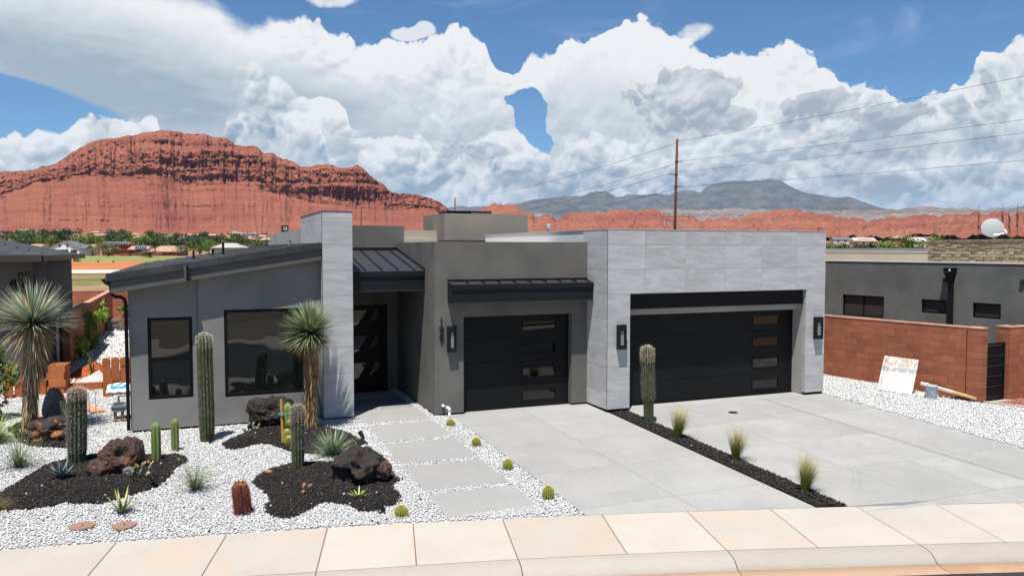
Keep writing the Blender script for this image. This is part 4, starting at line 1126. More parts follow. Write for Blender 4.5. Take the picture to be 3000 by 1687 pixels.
MB().box(GX0 - 0.006, GX0 + 0.002, 17.194, 17.202, ZB, GT + 0.002).build('corner_trim', TRIM, gar)
MB().box(GX0 - 0.008, GX1 + 0.008, 17.192, 17.52, GT + 0.002, GT + 0.012).build('coping', GROUT, gar)
MB().box(GX0 - 0.008, GX0 + 0.26, 17.53, 26.0, GT + 0.002, GT + 0.012).build('coping', GROUT, gar)
m = MB(); m.box(GX0 + 0.03, 10.15, 17.24, 17.48, -4.3, ZB); m.box(15.83, GX1 - 0.03, 17.24, 17.48, -4.3, ZB); m.box(GX0 + 0.03, GX0 + 0.2, 17.48, 18.3, -4.3, ZB); m.build('foundation', BASE, house)
# reveal, beam and lintel
m = MB(); m.box(OPN[0], OPN[1] - 0.014, 17.505, 17.72, -1.69, -1.13); m.box(OPN[1] - 0.013, OPN[1] + 0.2, 17.345, 17.78, -4.05, -1.129); m.box(OPN[0] - 0.2, OPN[0] + 0.002, 17.5, 17.78, -4.05, -1.129)
m.build('door_reveal', STUCCO_LT, gar)
MB().box(OPN[0] + 0.002, OPN[1] - 0.016, 17.335, 17.5, -1.525, -1.140).build('steel_beam', BLACK, gar, bevel=0.004)


def garage_door(name, x0, x1, z0, z1, y, wx0, wx1, nsec=4):
    d = MB().box(x0, x1, y + 0.03, y + 0.05, z0, z1).build(name, FRAME, house)
    h = (z1 - z0) / nsec
    for k in range(nsec):
        a, b = z0 + k * h + 0.004, z0 + (k + 1) * h - 0.004; wa, wb = a + h * 0.30, a + h * 0.68
        p = wall_y(MB(), x0, x1, y, y + 0.03, a, b, [(wx0, wx1, wa, wb)]).build('door_section', DOOR, d)
        f = MB(); t = 0.03
        f.box(wx0 - t, wx1 + t, y - 0.014, y + 0.004, wa - t, wa); f.box(wx0 - t, wx1 + t, y - 0.014, y + 0.004, wb, wb + t)
        f.box(wx0 - t, wx0, y - 0.014, y + 0.004, wa, wb); f.box(wx1, wx1 + t, y - 0.014, y + 0.004, wa, wb)
        f.build('window_frame', DOOR, p, bevel=0.003)
        MB().box(wx0, wx1, y + 0.012, y + 0.022, wa, wb).build('pane', GGLASS, p)
    MB().box(x0, x1, y - 0.004, y + 0.03, z0 - 0.03, z0).build('weather_strip', FRAME, d)
    return d
garage_door('double_garage_door', 10.18, 15.80, -4.075, -1.69, 17.735, 14.42, 15.30)
garage_door('single_garage_door', 6.142, 9.086, -4.045, -1.665, 18.475, 7.80, 8.70)

# --- middle block with the single door
mid = wall_y(MB(), 5.41, GX0 + 0.012, 18.284, 18.52, ZB, 0.17, [(6.142, 9.087, -4.4, -1.664)])
mid.box(5.41, 5.64, 18.52, 26.0, ZB, 0.17); mid = mid.build('wall', STUCCO, house)
MB().box(5.44, 6.12, 18.31, 18.5, -4.3, ZB).box(5.44, 5.6, 18.5, 22.0, -4.3, ZB).build('foundation', BASE, house)
MB().box(9.11, GX0 + 0.02, 18.31, 18.5, -4.3, ZB).build('foundation', BASE, house)
MB().box(5.64, GX0, 20.4, 26.0, -0.3, 0.02).build('flat_roof', MEMBRANE, house)
MB().box(GX0 + 0.26, GX1 - 0.26, 17.55, 25.8, -0.2, 0.1).build('flat_roof', MEMBRANE, house)

# --- canopies of dark sheet metal
def canopy(x0, x1, yf, yb, zf, zb_, drop, seams, name):
    c = MB().box(x0, x1, yf, yf + 0.04, zf - drop, zf - 0.02).build(name, CANOPY, house, bevel=0.004)
    t = 0.02
    MB().hexa([(x0, yf - 0.025, zf - t), (x1, yf - 0.025, zf - t), (x1, yb, zb_ - t), (x0, yb, zb_ - t), (x0, yf - 0.025, zf), (x1, yf - 0.025, zf), (x1, yb, zb_), (x0, yb, zb_)]).build('sheet_roof', SEAM, c)
    for s in seams:
        MB().hexa([(s - 0.008, yf - 0.03, zf), (s + 0.008, yf - 0.03, zf), (s + 0.008, yb, zb_), (s - 0.008, yb, zb_), (s - 0.006, yf - 0.03, zf + 0.04), (s + 0.006, yf - 0.03, zf + 0.04), (s + 0.006, yb, zb_ + 0.04), (s - 0.006, yb, zb_ + 0.04)]).build('seam', CANOPY, c)
    MB().box(x0, x1, yf - 0.03, yf - 0.002, zf - 0.13, zf - 0.022).build('drip_edge', CANOPY, c)
    MB().box(x0 - 0.004, x1 + 0.004, yf - 0.018, yf + 0.05, zf - drop - 0.025, zf - drop).build('drip_edge', SEAM, c)
    MB().box(x0, x1, yf + 0.04, yb, zf - drop, zf - drop + 0.015).build('soffit', BLACK, c)
    return c
c1 = canopy(3.60, 5.405, 19.13, 21.96, -0.545, -0.035, 0.475, (3.92, 4.33, 4.74, 5.148), 'entry_canopy')
MB().box(3.56, 5.40, 21.88, 21.965, -0.06, 0.035).build('flashing', CANOPY, c1)
MB().hexa([(5.385, 19.10, -0.55), (5.408, 19.10, -0.55), (5.408, 21.96, -0.04), (5.385, 21.96, -0.04), (5.385, 19.10, -0.49), (5.408, 19.10, -0.49), (5.408, 21.96, 0.03), (5.385, 21.96, 0.03)]).build('flashing', CANOPY, c1)
c2 = canopy(5.735, GX0 - 0.012, 17.93, 18.28, -0.845, -0.79, 0.445, (6.15, 6.56, 6.97, 7.38, 7.79, 8.2, 8.61, 9.02, 9.4), 'garage_canopy')
MB().box(5.735, 5.775, 17.97, 18.28, -1.29, -0.86).build('canopy_end', CANOPY, c2)
MB().box(5.735, GX0 - 0.012, 18.235, 18.282, -0.79, -0.745).build('flashing', BLACK, c2)

# --- entry: back wall, door
wall_y(MB(), 3.56, 5.405, 21.985, 22.2, -4.06, 0.645, [(3.76, 5.12, -4.2, -1.57)]).build('wall', STUCCO, house)
MB().box(3.56, 5.60, 22.2, 27.0, 0.0, 0.644).build('parapet_block', STUCCO, house)
MB().box(5.405, 5.62, 21.985, 22.19, 0.171, 0.644).build('parapet_block', STUCCO, house)
d = MB().box(3.765, 5.115, 22.05, 22.1, -4.04, -1.575).build('front_door', FRAME, house)
for (a, b, c, e) in ((-2.0, -1.72, 3.85, 4.75), (-2.75, -2.45, 3.85, 4.9), (-3.5, -3.2, 3.85, 4.9)):
    MB().quad((3.85, 22.046, a - 0.32), (4.30, 22.046, a - 0.10), (4.55, 22.046, b), (3.85, 22.046, b)).build('door_pane', GLASS, d)
    MB().quad((4.62, 22.046, a - 0.04), (4.95, 22.046, a + 0.13), (4.95, 22.046, b + 0.02), (4.78, 22.046, b)).build('door_pane', GLASS, d)
MB().box(4.98, 5.01, 21.99, 22.02, -3.4, -2.2).box(4.98, 5.01, 22.0, 22.05, -3.3, -3.26).box(4.98, 5.01, 22.0, 22.05, -2.34, -2.3).build('door_handle', BLACK, d)

# --- wall lamps (part of the fabric of the house)
def wall_lamp(x0, x1, y, z0, z1):
    l = MB(); dpt = 0.12
    l.box(x0, x1, y - 0.02, y, z0, z1)
    l.box(x0, x1, y - dpt, y - 0.02, z1 - 0.14, z1); l.box(x0, x1, y - dpt, y - 0.02, z0, z0 + 0.09)
    l.box(x0, x0 + 0.05, y - dpt, y - 0.02, z0 + 0.09, z1 - 0.14); l.box(x1 - 0.035, x1, y - dpt, y - 0.02, z0 + 0.09, z1 - 0.14)
    o = l.build('wall_lamp', SPOT, house, bevel=0.003)
    MB().box(x0 + 0.075, x1 - 0.06, y - dpt + 0.03, y - 0.03, z0 + 0.10, z1 - 0.15).build('lamp_glass', LAMPGLASS, o)
wall_lamp(5.715, 5.925, 18.282, -2.495, -1.872)
wall_lamp(9.785, 10.015, 17.198, -2.50, -1.885)
wall_lamp(16.045, 16.30, 17.198, -2.505, -1.893)

# --- house number, standing off the wall
for k, ch in enumerate('199'):
    cu = bpy.data.curves.new('house_number', 'FONT'); cu.body = ch; cu.size = 0.27; cu.extrude = 0.006; cu.align_x = 'CENTER'
    t = bpy.data.objects.new('house_number', cu); C.objects.link(t)
    dg = bpy.context.evaluated_depsgraph_get(); me = bpy.data.meshes.new_from_object(t.evaluated_get(dg)); bpy.data.objects.remove(t)
    me.materials.clear(); me.materials.append(SPOT)
    o = bpy.data.objects.new('house_number', me); C.objects.link(o); o.rotation_euler = (math.pi / 2, 0, 0); o.location = (5.575, 18.262, -1.855 - 0.205 * k); adopt(o, house)

# --- things on the roof behind the parapets
MB().box(7.12, 12.45, 28.0, 28.25, -0.4, 0.665).build('rear_parapet', CREAM, house)
MB().box(7.0, 12.44, 27.9, 27.98, -0.4, 0.34).build('roof_upstand', MEMBRANE, house)
MB().box(12.5, 16.4, 30.0, 30.2, -0.4, 0.482).build('rear_parapet', CREAM, house)
MB().box(12.5, 16.4, 29.9, 29.98, -0.4, 0.40).build('roof_upstand', MEMBRANE, house)
MB().box(8.372, 11.585, 27.0, 27.98, 0.30, 1.258).box(8.372, 8.6, 27.98, 29.78, 0.30, 1.258).build('plant_screen', STUCCO_TP, house)
ac = MB().box(8.96, 10.70, 28.5, 29.6, 0.6, 1.40).build('cooling_unit', BLACK, house)
MB().box(8.93, 10.73, 28.47, 29.63, 1.40, 1.425).build('unit_lid', SPOT, ac)
for k in range(12): MB().box(9.9 + k * 0.065, 9.93 + k * 0.065, 28.485, 28.5, 1.15, 1.38).build('grille_bar', STEEL, ac)
pv = MB().tube([(12.425, 27.0, 0.05), (12.425, 27.0, 0.74)], 0.062, 14).build('flue', STEEL, house, smooth=False)
MB().tube([(12.43, 27.0, 0.74), (12.43, 27.0, 0.86), (12.43, 27.0, 0.92)], [0.093, 0.093, 0.07], 16).build('flue_cap', STEEL, pv)
rv = MB().tube([(13.47, 27.5, 0.05), (13.47, 27.5, 0.44)], 0.05, 12).build('flue', STEEL, house)
MB().tube([(13.45, 27.5, 0.45), (13.45, 27.5, 0.548)], [0.155, 0.02], 16).build('flue_cap', WHITE, rv)
MB().box(13.2, 13.25, 27.45, 27.52, 0.05, 0.41).build('vent_stub', WHITE, house)
MB().box(2.858, 3.2, 22.62, 32.0, -0.2, 0.556).build('side_parapet', STUCCO_LT, house)
MB().box(3.42, 3.66, 33.0, 33.3, 0.3, 0.935).build('chimney', BLACK, house)
MB().box(3.46, 3.62, 32.985, 33.0, 0.74, 0.88).build('chimney_louvre', STUCCO_LT, house)
MB().lathe([(0.035, 0.0), (0.05, 0.12), (0.055, 0.125)], 10, (2.78, 24.8, rz(2.78) + 0.0)).build('vent_pot', FARWALL, roof)

# ------------------------------------------------------------------ garden plants
def bed_z(x, y):
    P = np.array([[x, y]]); z = gz(x, y)
    for k, b in BEDS.items():
        if inside(wob(P), b)[0]: z += float(mound(P, k)[0])
    return z


def ribbed(R, H, ribs, amp, rings=22, top=0.25, foot=0.9, lean=(0, 0), waist=None, k=6):
    """a ribbed column; returns the mesh builder and a list of (point, outward, height fraction) on the rib crests"""
    m = MB(); prof = []
    for i in range(rings + 1):
        f = i / rings; z = H * f
        t = max(0.0, (f - (1 - top)) / top); r = R * math.sqrt(max(0.0, 1 - t ** 2.2)) * (foot + (1 - foot) * min(1, f * 5))
        if waist: r *= waist(f)
        prof.append((max(r, 0.004), z))
    n = ribs * k; T, Rr = [], []
    s = len(m.v)
    for i, (r, z) in enumerate(prof):
        for j in range(n):
            th = 2 * math.pi * j / n; ph = (j % k) / k
            c = abs(2 * ph - 1) ** 0.8            # 1 on the crest, 0 in the groove
            q = r * (1 - amp + amp * c)
            m.v.append((q * math.cos(th) + lean[0] * z, q * math.sin(th) + lean[1] * z, z)); T.append(c); Rr.append(z / H)
    for i in range(rings):
        for j in range(n):
            a = s + i * n + j; b = s + i * n + (j + 1) % n; m.f.append((a, b, b + n, a + n))
    m.f.append(tuple(s + rings * n + j for j in range(n)))
    m.a['t'] = T; m.a['r'] = Rr
    crest = []
    def at(f, rib):
        z = H * f; i = min(rings - 1, int(f * rings)); u = f * rings - i; r = prof[i][0] * (1 - u) + prof[i + 1][0] * u
        th = 2 * math.pi * rib / ribs; dr = (prof[i + 1][0] - prof[i][0]) / (H / rings)
        o = Vector((math.cos(th), math.sin(th), -dr)).normalized()
        return Vector((r * math.cos(th) + lean[0] * z, r * math.sin(th) + lean[1] * z, z)), o
    return m, at


def spines(at, ribs, rows, per, length, width, spread=0.8, f0=0.02, f1=0.995, lenf=None, down=0.0):
    b = Blades()
    for rib in range(ribs):
        for i in range(rows):
            f = f0 + (f1 - f0) * (i + random.random() * 0.5) / rows; p, o = at(f, rib)
            for k in range(per):
                d = (o + rand_dir() * spread + Vector((0, 0, -down))).normalized()
                L = length * random.uniform(0.6, 1.25) * (lenf(f) if lenf else 1)
                b.add(p - o * 0.004, d, L, width, 0.0, 1)
    return b


def hairy_cactus(label, x, y, R, H, ribs=13, hair=1.0, wooly=0.12, lean=(0, 0), woolmat=None, waist=None, rows=None, greyfrom=0.3, group=None):
    t = thing('columnar_cactus', label, 'cactus', (x, y, bed_z(x, y) - 0.02), group)
    m, at = ribbed(R, H, ribs, 0.22, rings=30, top=0.30 * R / H * 2.6, lean=lean, waist=waist)
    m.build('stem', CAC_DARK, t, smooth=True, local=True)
    rows = rows or int(H / 0.045)
    spines(at, ribs, int(rows * greyfrom), 5, 0.035, 0.004, 0.9, 0.01, greyfrom).build('lower_spines', SP_GREY, t)
    spines(at, ribs, int(rows * (1 - greyfrom)), 9, 0.055 * hair, 0.005, 1.0, greyfrom, 1 - wooly * 0.6, down=0.25).build('spines', SP_GREY, t)
    spines(at, ribs, max(8, int(rows * wooly * 1.6)), 14, 0.06 * hair, 0.0055, 1.1, 1 - wooly, 0.999, down=-0.1).build('woolly_crown', woolmat or SP_WHITE, t)
    return t


hairy_cactus('tallest hairy cactus, standing before the wall between the two windows', 0.249, 17.76, 0.158, 2.31, 14, 1.0, 0.13, (-0.012, 0), SP_WHITE, greyfrom=0.26)
hairy_cactus('thick dark hairy cactus in the leftmost black bed behind the blue agave', -2.068, 16.81, 0.165, 1.42, 15, 1.25, 0.13, (0.02, 0), SP_PINK, greyfrom=0.16)
hairy_cactus('grey-spined cactus with woolly tip at the back of the front black bed', 1.778, 14.99, 0.118, 1.20, 12, 0.9, 0.24, (0.0, 0), SP_PINK, greyfrom=0.34)
hairy_cactus('cactus with a pinched waist in the black strip between the driveways', 10.0, 16.0, 0.152, 1.86, 15, 0.95, 0.20, (-0.035, 0), SP_WOOL, waist=lambda f: (0.80 if f < 0.30 else 1.0) * (0.9 if 0.28 < f < 0.32 else 1.0), greyfrom=0.32)


def green_column(label, x, y, R, H, ribs, amp, mat, sp=SP_WHITE, lean=(0, 0), group=None):
    t = thing('column_cactus', label, 'cactus', (x, y, bed_z(x, y) - 0.02), group)
    m, at = ribbed(R, H, ribs, amp, rings=20, top=R / H * 1.6, lean=lean, k=6)
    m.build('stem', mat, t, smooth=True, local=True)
    spines(at, ribs, int(H / 0.028), 4, 0.020, 0.003, 0.9, 0.02, 0.99).build('spines', sp, t)
    return t
green_column('light green column cactus rooted in the edge of the leftmost black bed', -0.685, 16.43, 0.088, 0.74, 6, 0.36, CAC_GREEN)
green_column('light green column cactus in white gravel nearest the small window', -0.366, 17.17, 0.075, 0.68, 6, 0.33, CAC_GREEN, SP_GOLD)
green_column('thin leaning green cactus in front of the grey boulder', -2.66, 20.0, 0.055, 0.66, 5, 0.34, CAC_PALE, lean=(-0.10, 0))

# a clump: tall pale column with round offsets tied to a stake
t = thing('clumping_cactus', 'pale green cactus clump with yellow offsets tied to a stake', 'cactus', (1.81, 17.0, bed_z(1.81, 17.0) - 0.02))
def sub(dx, dy, dz, R, H, ribs, mat, sp, name, tilt=(0, 0), squash=0.5, sl=0.02):
    m, at = ribbed(R, H, ribs, 0.24, rings=14, top=squash, foot=0.75, lean=tilt)
    o = m.build(name, mat, t, smooth=True, local=True); o.location = (dx, dy, dz)
    b = spines(at, ribs, max(6, int(H / 0.022)), 5, sl, 0.003, 0.9, 0.05, 0.99).build('spines', sp, o)
    return o
sub(0.0, 0.02, 0, 0.075, 0.82, 13, CAC_PALE, SP_GOLD, 'column', (0.02, 0), 0.14)
for dx, dy, dz, R in ((0.02, -0.07, 0.36, 0.065), (0.08, -0.05, 0.28, 0.062), (0.10, -0.07, 0.17, 0.058)): sub(dx, dy, dz, R, R * 1.7, 11, CAC_GOLD, SP_GOLD, 'offset', squash=0.6, sl=0.03)
for dx, dy, R, H in ((-0.02, -0.13, 0.085, 0.30), (0.0, -0.24, 0.082, 0.18), (0.11, -0.20, 0.075, 0.22)): sub(dx, dy, 0, R, H, 12, CAC_GOLD, SP_GOLD, 'offset', squash=0.5, sl=0.035)
st = MB().hexa([(-0.022, -0.006, 0), (0.022, -0.006, 0), (0.022, 0.008, 0), (-0.022, 0.008, 0), (-0.046, -0.006, 0.95), (-0.002, -0.006, 0.95), (-0.002, 0.008, 0.95), (-0.046, 0.008, 0.95)]).build('wooden_stake', STAKE)
st.location = (1.705, 16.93, bed_z(1.7, 16.93) - 0.03); tag(st, 'upright orange wooden stake beside the clumping cactus', 'stake')
b = Blades(); 
tie = MB().tube([(-0.06 + 0.15 * math.cos(a) * 0.75 + 0.0, -0.01 + 0.105 * math.sin(a), 0.57 + 0.01 * math.sin(3 * a)) for a in np.linspace(0, 2 * math.pi, 24)], 0.012, 6).build('plant_tie', GREENTIE)
tie.location = (1.815, 17.0, bed_z(1.81, 17.0)); tag(tie, 'green tape tied around the stake and the pale cactus', 'tie')

# golden barrels
def barrel(label, x, y, R, H, group):
    t = thing('barrel_cactus', label, 'cactus', (x, y, bed_z(x, y) - 0.015), group)
    m = MB(); ribs, k = 18, 6; n = ribs * k; T, Rr = [], []; rings = 16
    for i in range(rings + 1):
        f = i / rings; a = -0.9 + f * (math.pi / 2 + 0.9); r = R * math.cos(a) * (1.0 if f < 0.98 else 0.6); z = H * (math.sin(a) + math.sin(0.9)) / (1 + math.sin(0.9)) - (0.05 * H * f ** 8)
        for j in range(n):
            th = 2 * math.pi * j / n; c = abs(2 * ((j % k) / k) - 1) ** 0.8; q = max(0.003, r * (0.84 + 0.16 * c))
            m.v.append((q * math.cos(th), q * math.sin(th), z)); T.append(c); Rr.append(f)
    m.f = [tuple(q) for q in grid_faces(rings + 1, n, True)]; m.f.append(tuple(rings * n + j for j in range(n))); m.a = {'t': T, 'r': Rr}
    m.build('body', CAC_GOLD, t, smooth=True, local=True)
    b = Blades()
    for rib in range(ribs):
        for i in range(15):
            f = 0.12 + 0.86 * (i + random.random() * 0.4) / 15; a = -0.9 + f * (math.pi / 2 + 0.9); th = 2 * math.pi * rib / ribs
            o = Vector((math.cos(a) * math.cos(th), math.cos(a) * math.sin(th), math.sin(a))); z = H * (math.sin(a) + math.sin(0.9)) / (1 + math.sin(0.9))
            p = Vector((R * math.cos(a) * math.cos(th), R * math.cos(a) * math.sin(th), z))
            for q in range(5): b.add(p, (o + rand_dir() * 0.9), 0.028 * random.uniform(0.6, 1.2), 0.0035, 0.0, 1)
    for q in range(160):
        a = random.random() * 6.28; rr = R * 0.32 * math.sqrt(random.random()); b.add((rr * math.cos(a), rr * math.sin(a), H * 0.95), (math.cos(a) * 0.5, math.sin(a) * 0.5, 1), 0.03, 0.006, 0, 1)
    b.build('spines', SP_GOLD, t)
    return t
BG = 'golden barrel cacti in the white gravel'
for lab, x, y, R, H in (('golden barrel cactus by the white pipes at the house corner', 5.475, 17.25, 0.098, 0.165), ('second golden barrel cactus from the house along the driveway', 5.475, 15.49, 0.098, 0.185), ('third golden barrel cactus from the house along the driveway', 5.514, 13.80, 0.102, 0.195), ('golden barrel cactus nearest the pavement beside the driveway', 5.56, 12.06, 0.106, 0.225), ('golden barrel cactus in front of the front black bed near the pavement', 3.023, 12.12, 0.109, 0.18)):
    barrel(lab, x, y, R, H, BG)

# red barrel, leaning, with buds round the top
t = thing('red_barrel_cactus', 'squat red-spined barrel cactus in white gravel between two black beds', 'cactus', (0.70, 13.12, gz(0.7, 13.1) - 0.02))
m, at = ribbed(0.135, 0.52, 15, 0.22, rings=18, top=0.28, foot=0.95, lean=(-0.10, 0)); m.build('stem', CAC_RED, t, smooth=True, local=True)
spines(at, 15, 20, 7, 0.055, 0.0055, 1.0, 0.02, 0.97).build('spines', SP_RED, t)
b = Blades()
for k in range(60):
    p, o = at(random.uniform(0.05, 0.95), random.choice(range(15))); b.add(p, (0, 0, 1), 0.06, 0.004, 0, 1)
b.build('pale_spines', SP_PINK, t)
for k in range(17):
    a = k * 2.4; rr = 0.05 + 0.05 * (k % 3) / 2
    q = MB().lathe([(0.012, 0), (0.019, 0.02), (0.016, 0.045), (0.006, 0.06)], 7).build('bud', FRUITR if k % 2 else CAC_RED, t, local=True); q.location = (rr * math.cos(a) - 0.05, rr * math.sin(a), 0.455 + 0.03 * math.cos(k))


# yuccas: trunk, skirt of dry leaves, spherical head of blades
def yucca(label, x, y, zt, trunk_h, R, lean, green, skirt_h, mats, n_leaf=620, r0=0.15, skirt_long=0.3, spread=1.0, zlo=-0.45, dry_out=0.16, droop=0.05, bowl=1.0):
    t = thing('yucca_tree', label, 'yucca', (x, y, zt))
    pts = [(lean * f, 0, trunk_h * f) for f in np.linspace(0, 1, 8)]
    rad = [r0 * w for w in (1.05, 0.92, 0.86, 0.95, 1.05, 1.0, 0.85, 0.6)]
    MB().tube(pts, rad, 12).build('trunk', TRUNK_Y, t, smooth=True, local=True)
    b = Blades()                                   # thatch lying flat on the trunk
    for k in range(900):
        f = random.random(); a = random.random() * 6.283; r = np.interp(f, np.linspace(0, 1, 8), rad)
        p = Vector((lean * f + r * math.cos(a), r * math.sin(a), trunk_h * f)); o = Vector((math.cos(a), math.sin(a), 0))
        b.add(p, o * random.uniform(0.12, 0.32) + Vector((random.uniform(-.12, .12), random.uniform(-.12, .12), -1)), random.uniform(0.10, 0.24), random.uniform(0.012, 0.022), 0.05, 2)
    b.build('thatch', mats[1], t)
    c = Vector((lean, 0, trunk_h))
    b = Blades()                                   # hanging skirt
    for k in range(300):
        a = random.random() * 6.283; o = Vector((math.cos(a), math.sin(a), 0)); h = random.random()
        b.add(c + Vector((0, 0, -h * skirt_h)) + o * r0 * 0.55, o * random.uniform(0.35, 1.2) * (1 - h * 0.4) + Vector((0, 0, -0.35 - h * 0.7)), random.uniform(0.6, 1.1) * skirt_long, random.uniform(0.014, 0.026), random.uniform(0.7, 1.6), 4)
    b.build('dry_skirt', mats[1], t)
    b = Blades()
    for k in range(n_leaf):
        d = rand_dir(zlo, 1.0); d.z *= bowl
        L = R * random.uniform(0.82, 1.06); b.add(c + d * 0.05, d, L, random.uniform(0.022, 0.034), droop + max(0, -d.z) * 0.25 + random.uniform(0, 0.06), 3, fold=0.25)
    b.build('crown', mats[0], t)
    b = Blades()                                   # dying outer leaves, tan, below the green ones
    for k in range(int(n_leaf * dry_out * 2)):
        d = rand_dir(-0.95, zlo + 0.25); b.add(c + d * 0.05, d, R * random.uniform(0.6, 0.95), random.uniform(0.016, 0.026), 0.5 + random.random() * 0.5, 4)
    b.build('dry_leaves', mats[2], t)
    return t
yucca('yucca tree with round green head in front of the large window', 2.44, 18.12, bed_z(2.44, 18.12) - 0.03, 2.17, 0.74, 0.03, None, 0.7, (LF_YUCCA, LF_DRY, LF_DRY), zlo=-0.5, n_leaf=820)
yucca('blue-green yucca tree with a shaggy tan trunk at the left edge', -3.378, 20.0, gz(-3.4, 20) - 0.03, 2.42, 1.02, 0.13, None, 0.9, (LF_YUCCAB, LF_DRYP, LF_DRYP), zlo=-0.12, n_leaf=800, skirt_long=0.72, r0=0.16, bowl=0.72, droop=0.10)
tape = MB().tube([(0.165 * math.cos(a), 0.165 * math.sin(a), 0.04 * math.sin(a)) for a in np.linspace(0, 6.283, 20)] , 0.012, 6).build('marker_tape', REDTIE)
tape.location = (-3.33, 20.0, gz(-3.4, 20) + 1.03); tag(tape, 'red marker tape tied around the left yucca trunk', 'tape')


# grasses and rosettes
def tuft(name, label, cat, x, y, n, L, w, mat, zlo=0.35, droop=0.6, bow=(0, 0), r0=0.03, group=None, lean=(0, 0), segs=5, part='blades', spreadpow=1.0):
    t = thing(name, label, cat, (x, y, bed_z(x, y) - 0.01), group); b = Blades()
    for k in range(n):
        d = rand_dir(zlo, 1.0); d = Vector((d.x * spreadpow + lean[0], d.y * spreadpow + lean[1], d.z)); a = random.random() * 6.283; rr = r0 * math.sqrt(random.random())
        b.add((rr * math.cos(a), rr * math.sin(a), 0), d, L * random.uniform(0.65, 1.1), w * random.uniform(0.7, 1.2), droop * random.uniform(0.4, 1.3), segs, bow=bow[0], tipw=0.12)
    b.build(part, mat, t); return t
FG = 'feather grass clumps in the black strip'
for lab, x, y, L in (('feather grass clump nearest the garage in the black strip', 9.82, 14.54, 0.66), ('middle feather grass clump of the black strip', 10.0, 12.78, 0.60), ('feather grass clump nearest the pavement in the black strip', 9.943, 10.78, 0.62)):
    t = thing('feather_grass', lab, 'grass', (x, y, gz(x, y) + 0.02), FG); b = Blades()
    for k in range(520):
        d = rand_dir(0.86, 1.0); q = random.random()
        d = Vector((d.x * 0.8 + 0.04 + 0.34 * q * q, d.y * 0.8 - 0.12 * q * q, d.z)); a = random.random() * 6.283; rr = 0.06 * math.sqrt(random.random())
        b.add((rr * math.cos(a), rr * math.sin(a), 0), d, L * random.uniform(0.72, 1.15), random.uniform(0.004, 0.007), 0.2 + 2.0 * q ** 3, 6, bow=0.5 * q, tipw=0.35)
    b.build('blades', LF_FEATHER, t)
tuft('desert_grass', 'spiky grey-green grass clump at the left edge, upper of two', 'grass', -3.06, 16.98, 130, 0.80, 0.013, LF_HESP, 0.25, 0.22, segs=4, r0=0.05)
tuft('desert_grass', 'fine green grass clump in white gravel right of the leftmost bed', 'grass', -0.014, 14.5, 190, 0.66, 0.008, LF_HESP, 0.55, 0.25, segs=4, r0=0.045, lean=(0.10, 0))
tuft('desert_grass', 'tan grass clump cut off by the left edge near the pavement', 'grass', -3.02, 14.5, 260, 0.42, 0.006, LF_FEATHER, 0.3, 0.9, segs=5, r0=0.05)
tuft('sotol', 'round grey-green sotol rosette between the two right-hand black beds', 'sotol', 2.56, 15.83, 320, 0.62, 0.016, LF_SOTOL, 0.05, 0.18, segs=3, r0=0.04, part='leaves')


def rosette(label, x, y, n, L, w, mat, zlo, zhi, fold=0.5, droop=0.0, group=None):
    t = thing('agave', label, 'agave', (x, y, bed_z(x, y) - 0.01), group)
    for k in range(n):
        b = Blades(); f = k / n; a = k * 2.399; z = zlo + (zhi - zlo) * f; q = math.sqrt(1 - z * z)
        b.add((0.02 * math.cos(a), 0.02 * math.sin(a), 0), (q * math.cos(a), q * math.sin(a), z), L * (0.8 + 0.3 * random.random()), w, droop * (1 - f), 4, fold=fold, tipw=0.03, r=random.random())
        b.build('leaf', mat, t)
    return t
rosette('small blue agave in the leftmost black bed', -2.178, 15.78, 16, 0.36, 0.075, LF_AGB, 0.55, 0.99, 0.6)
rosette('cream-edged agave in white gravel below the leftmost black bed', -1.087, 13.76, 18, 0.42, 0.055, LF_AGV, 0.6, 0.99, 0.5)
rosette('small yellow-green agave in the front black bed before the big rock', 2.53, 13.09, 14, 0.20, 0.035, LF_AGS, 0.2, 0.97, 0.4)
rosette('tiny black-green agave at the foot of the panelled tower', 2.703, 18.1, 14, 0.17, 0.03, LF_AGK, 0.2, 0.97, 0.4)


# prickly pears: flat pads
def pad_mesh(w, h, th):
    m = MB(); n = 14; rings = 5
    for i in range(rings):
        u = -1 + 2 * i / (rings - 1); k = math.sqrt(max(0.0, 1 - u * u * 0.86))
        for j in range(n):
            a = 2 * math.pi * j / n; m.v.append((w / 2 * k * math.cos(a) * (0.85 + 0.15 * math.sin(a)), th / 2 * u, h / 2 + h / 2 * k * math.sin(a)))
    m.f = [tuple(q) for q in grid_faces(rings, n, True)]; m.f.append(tuple(range(n))); m.f.append(tuple((rings - 1) * n + j for j in range(n - 1, -1, -1)))
    return m
def prickly(label, x, y, pads):
    t = thing('prickly_pear', label, 'cactus', (x, y, bed_z(x, y) - 0.015))
    for dx, dy, dz, w, h, rot, tilt, mat in pads:
        o = pad_mesh(w, h, 0.028).build('pad', mat, t, smooth=True, local=True); o.location = (dx, dy, dz); o.rotation_euler = (tilt[0], tilt[1], rot)
    return t
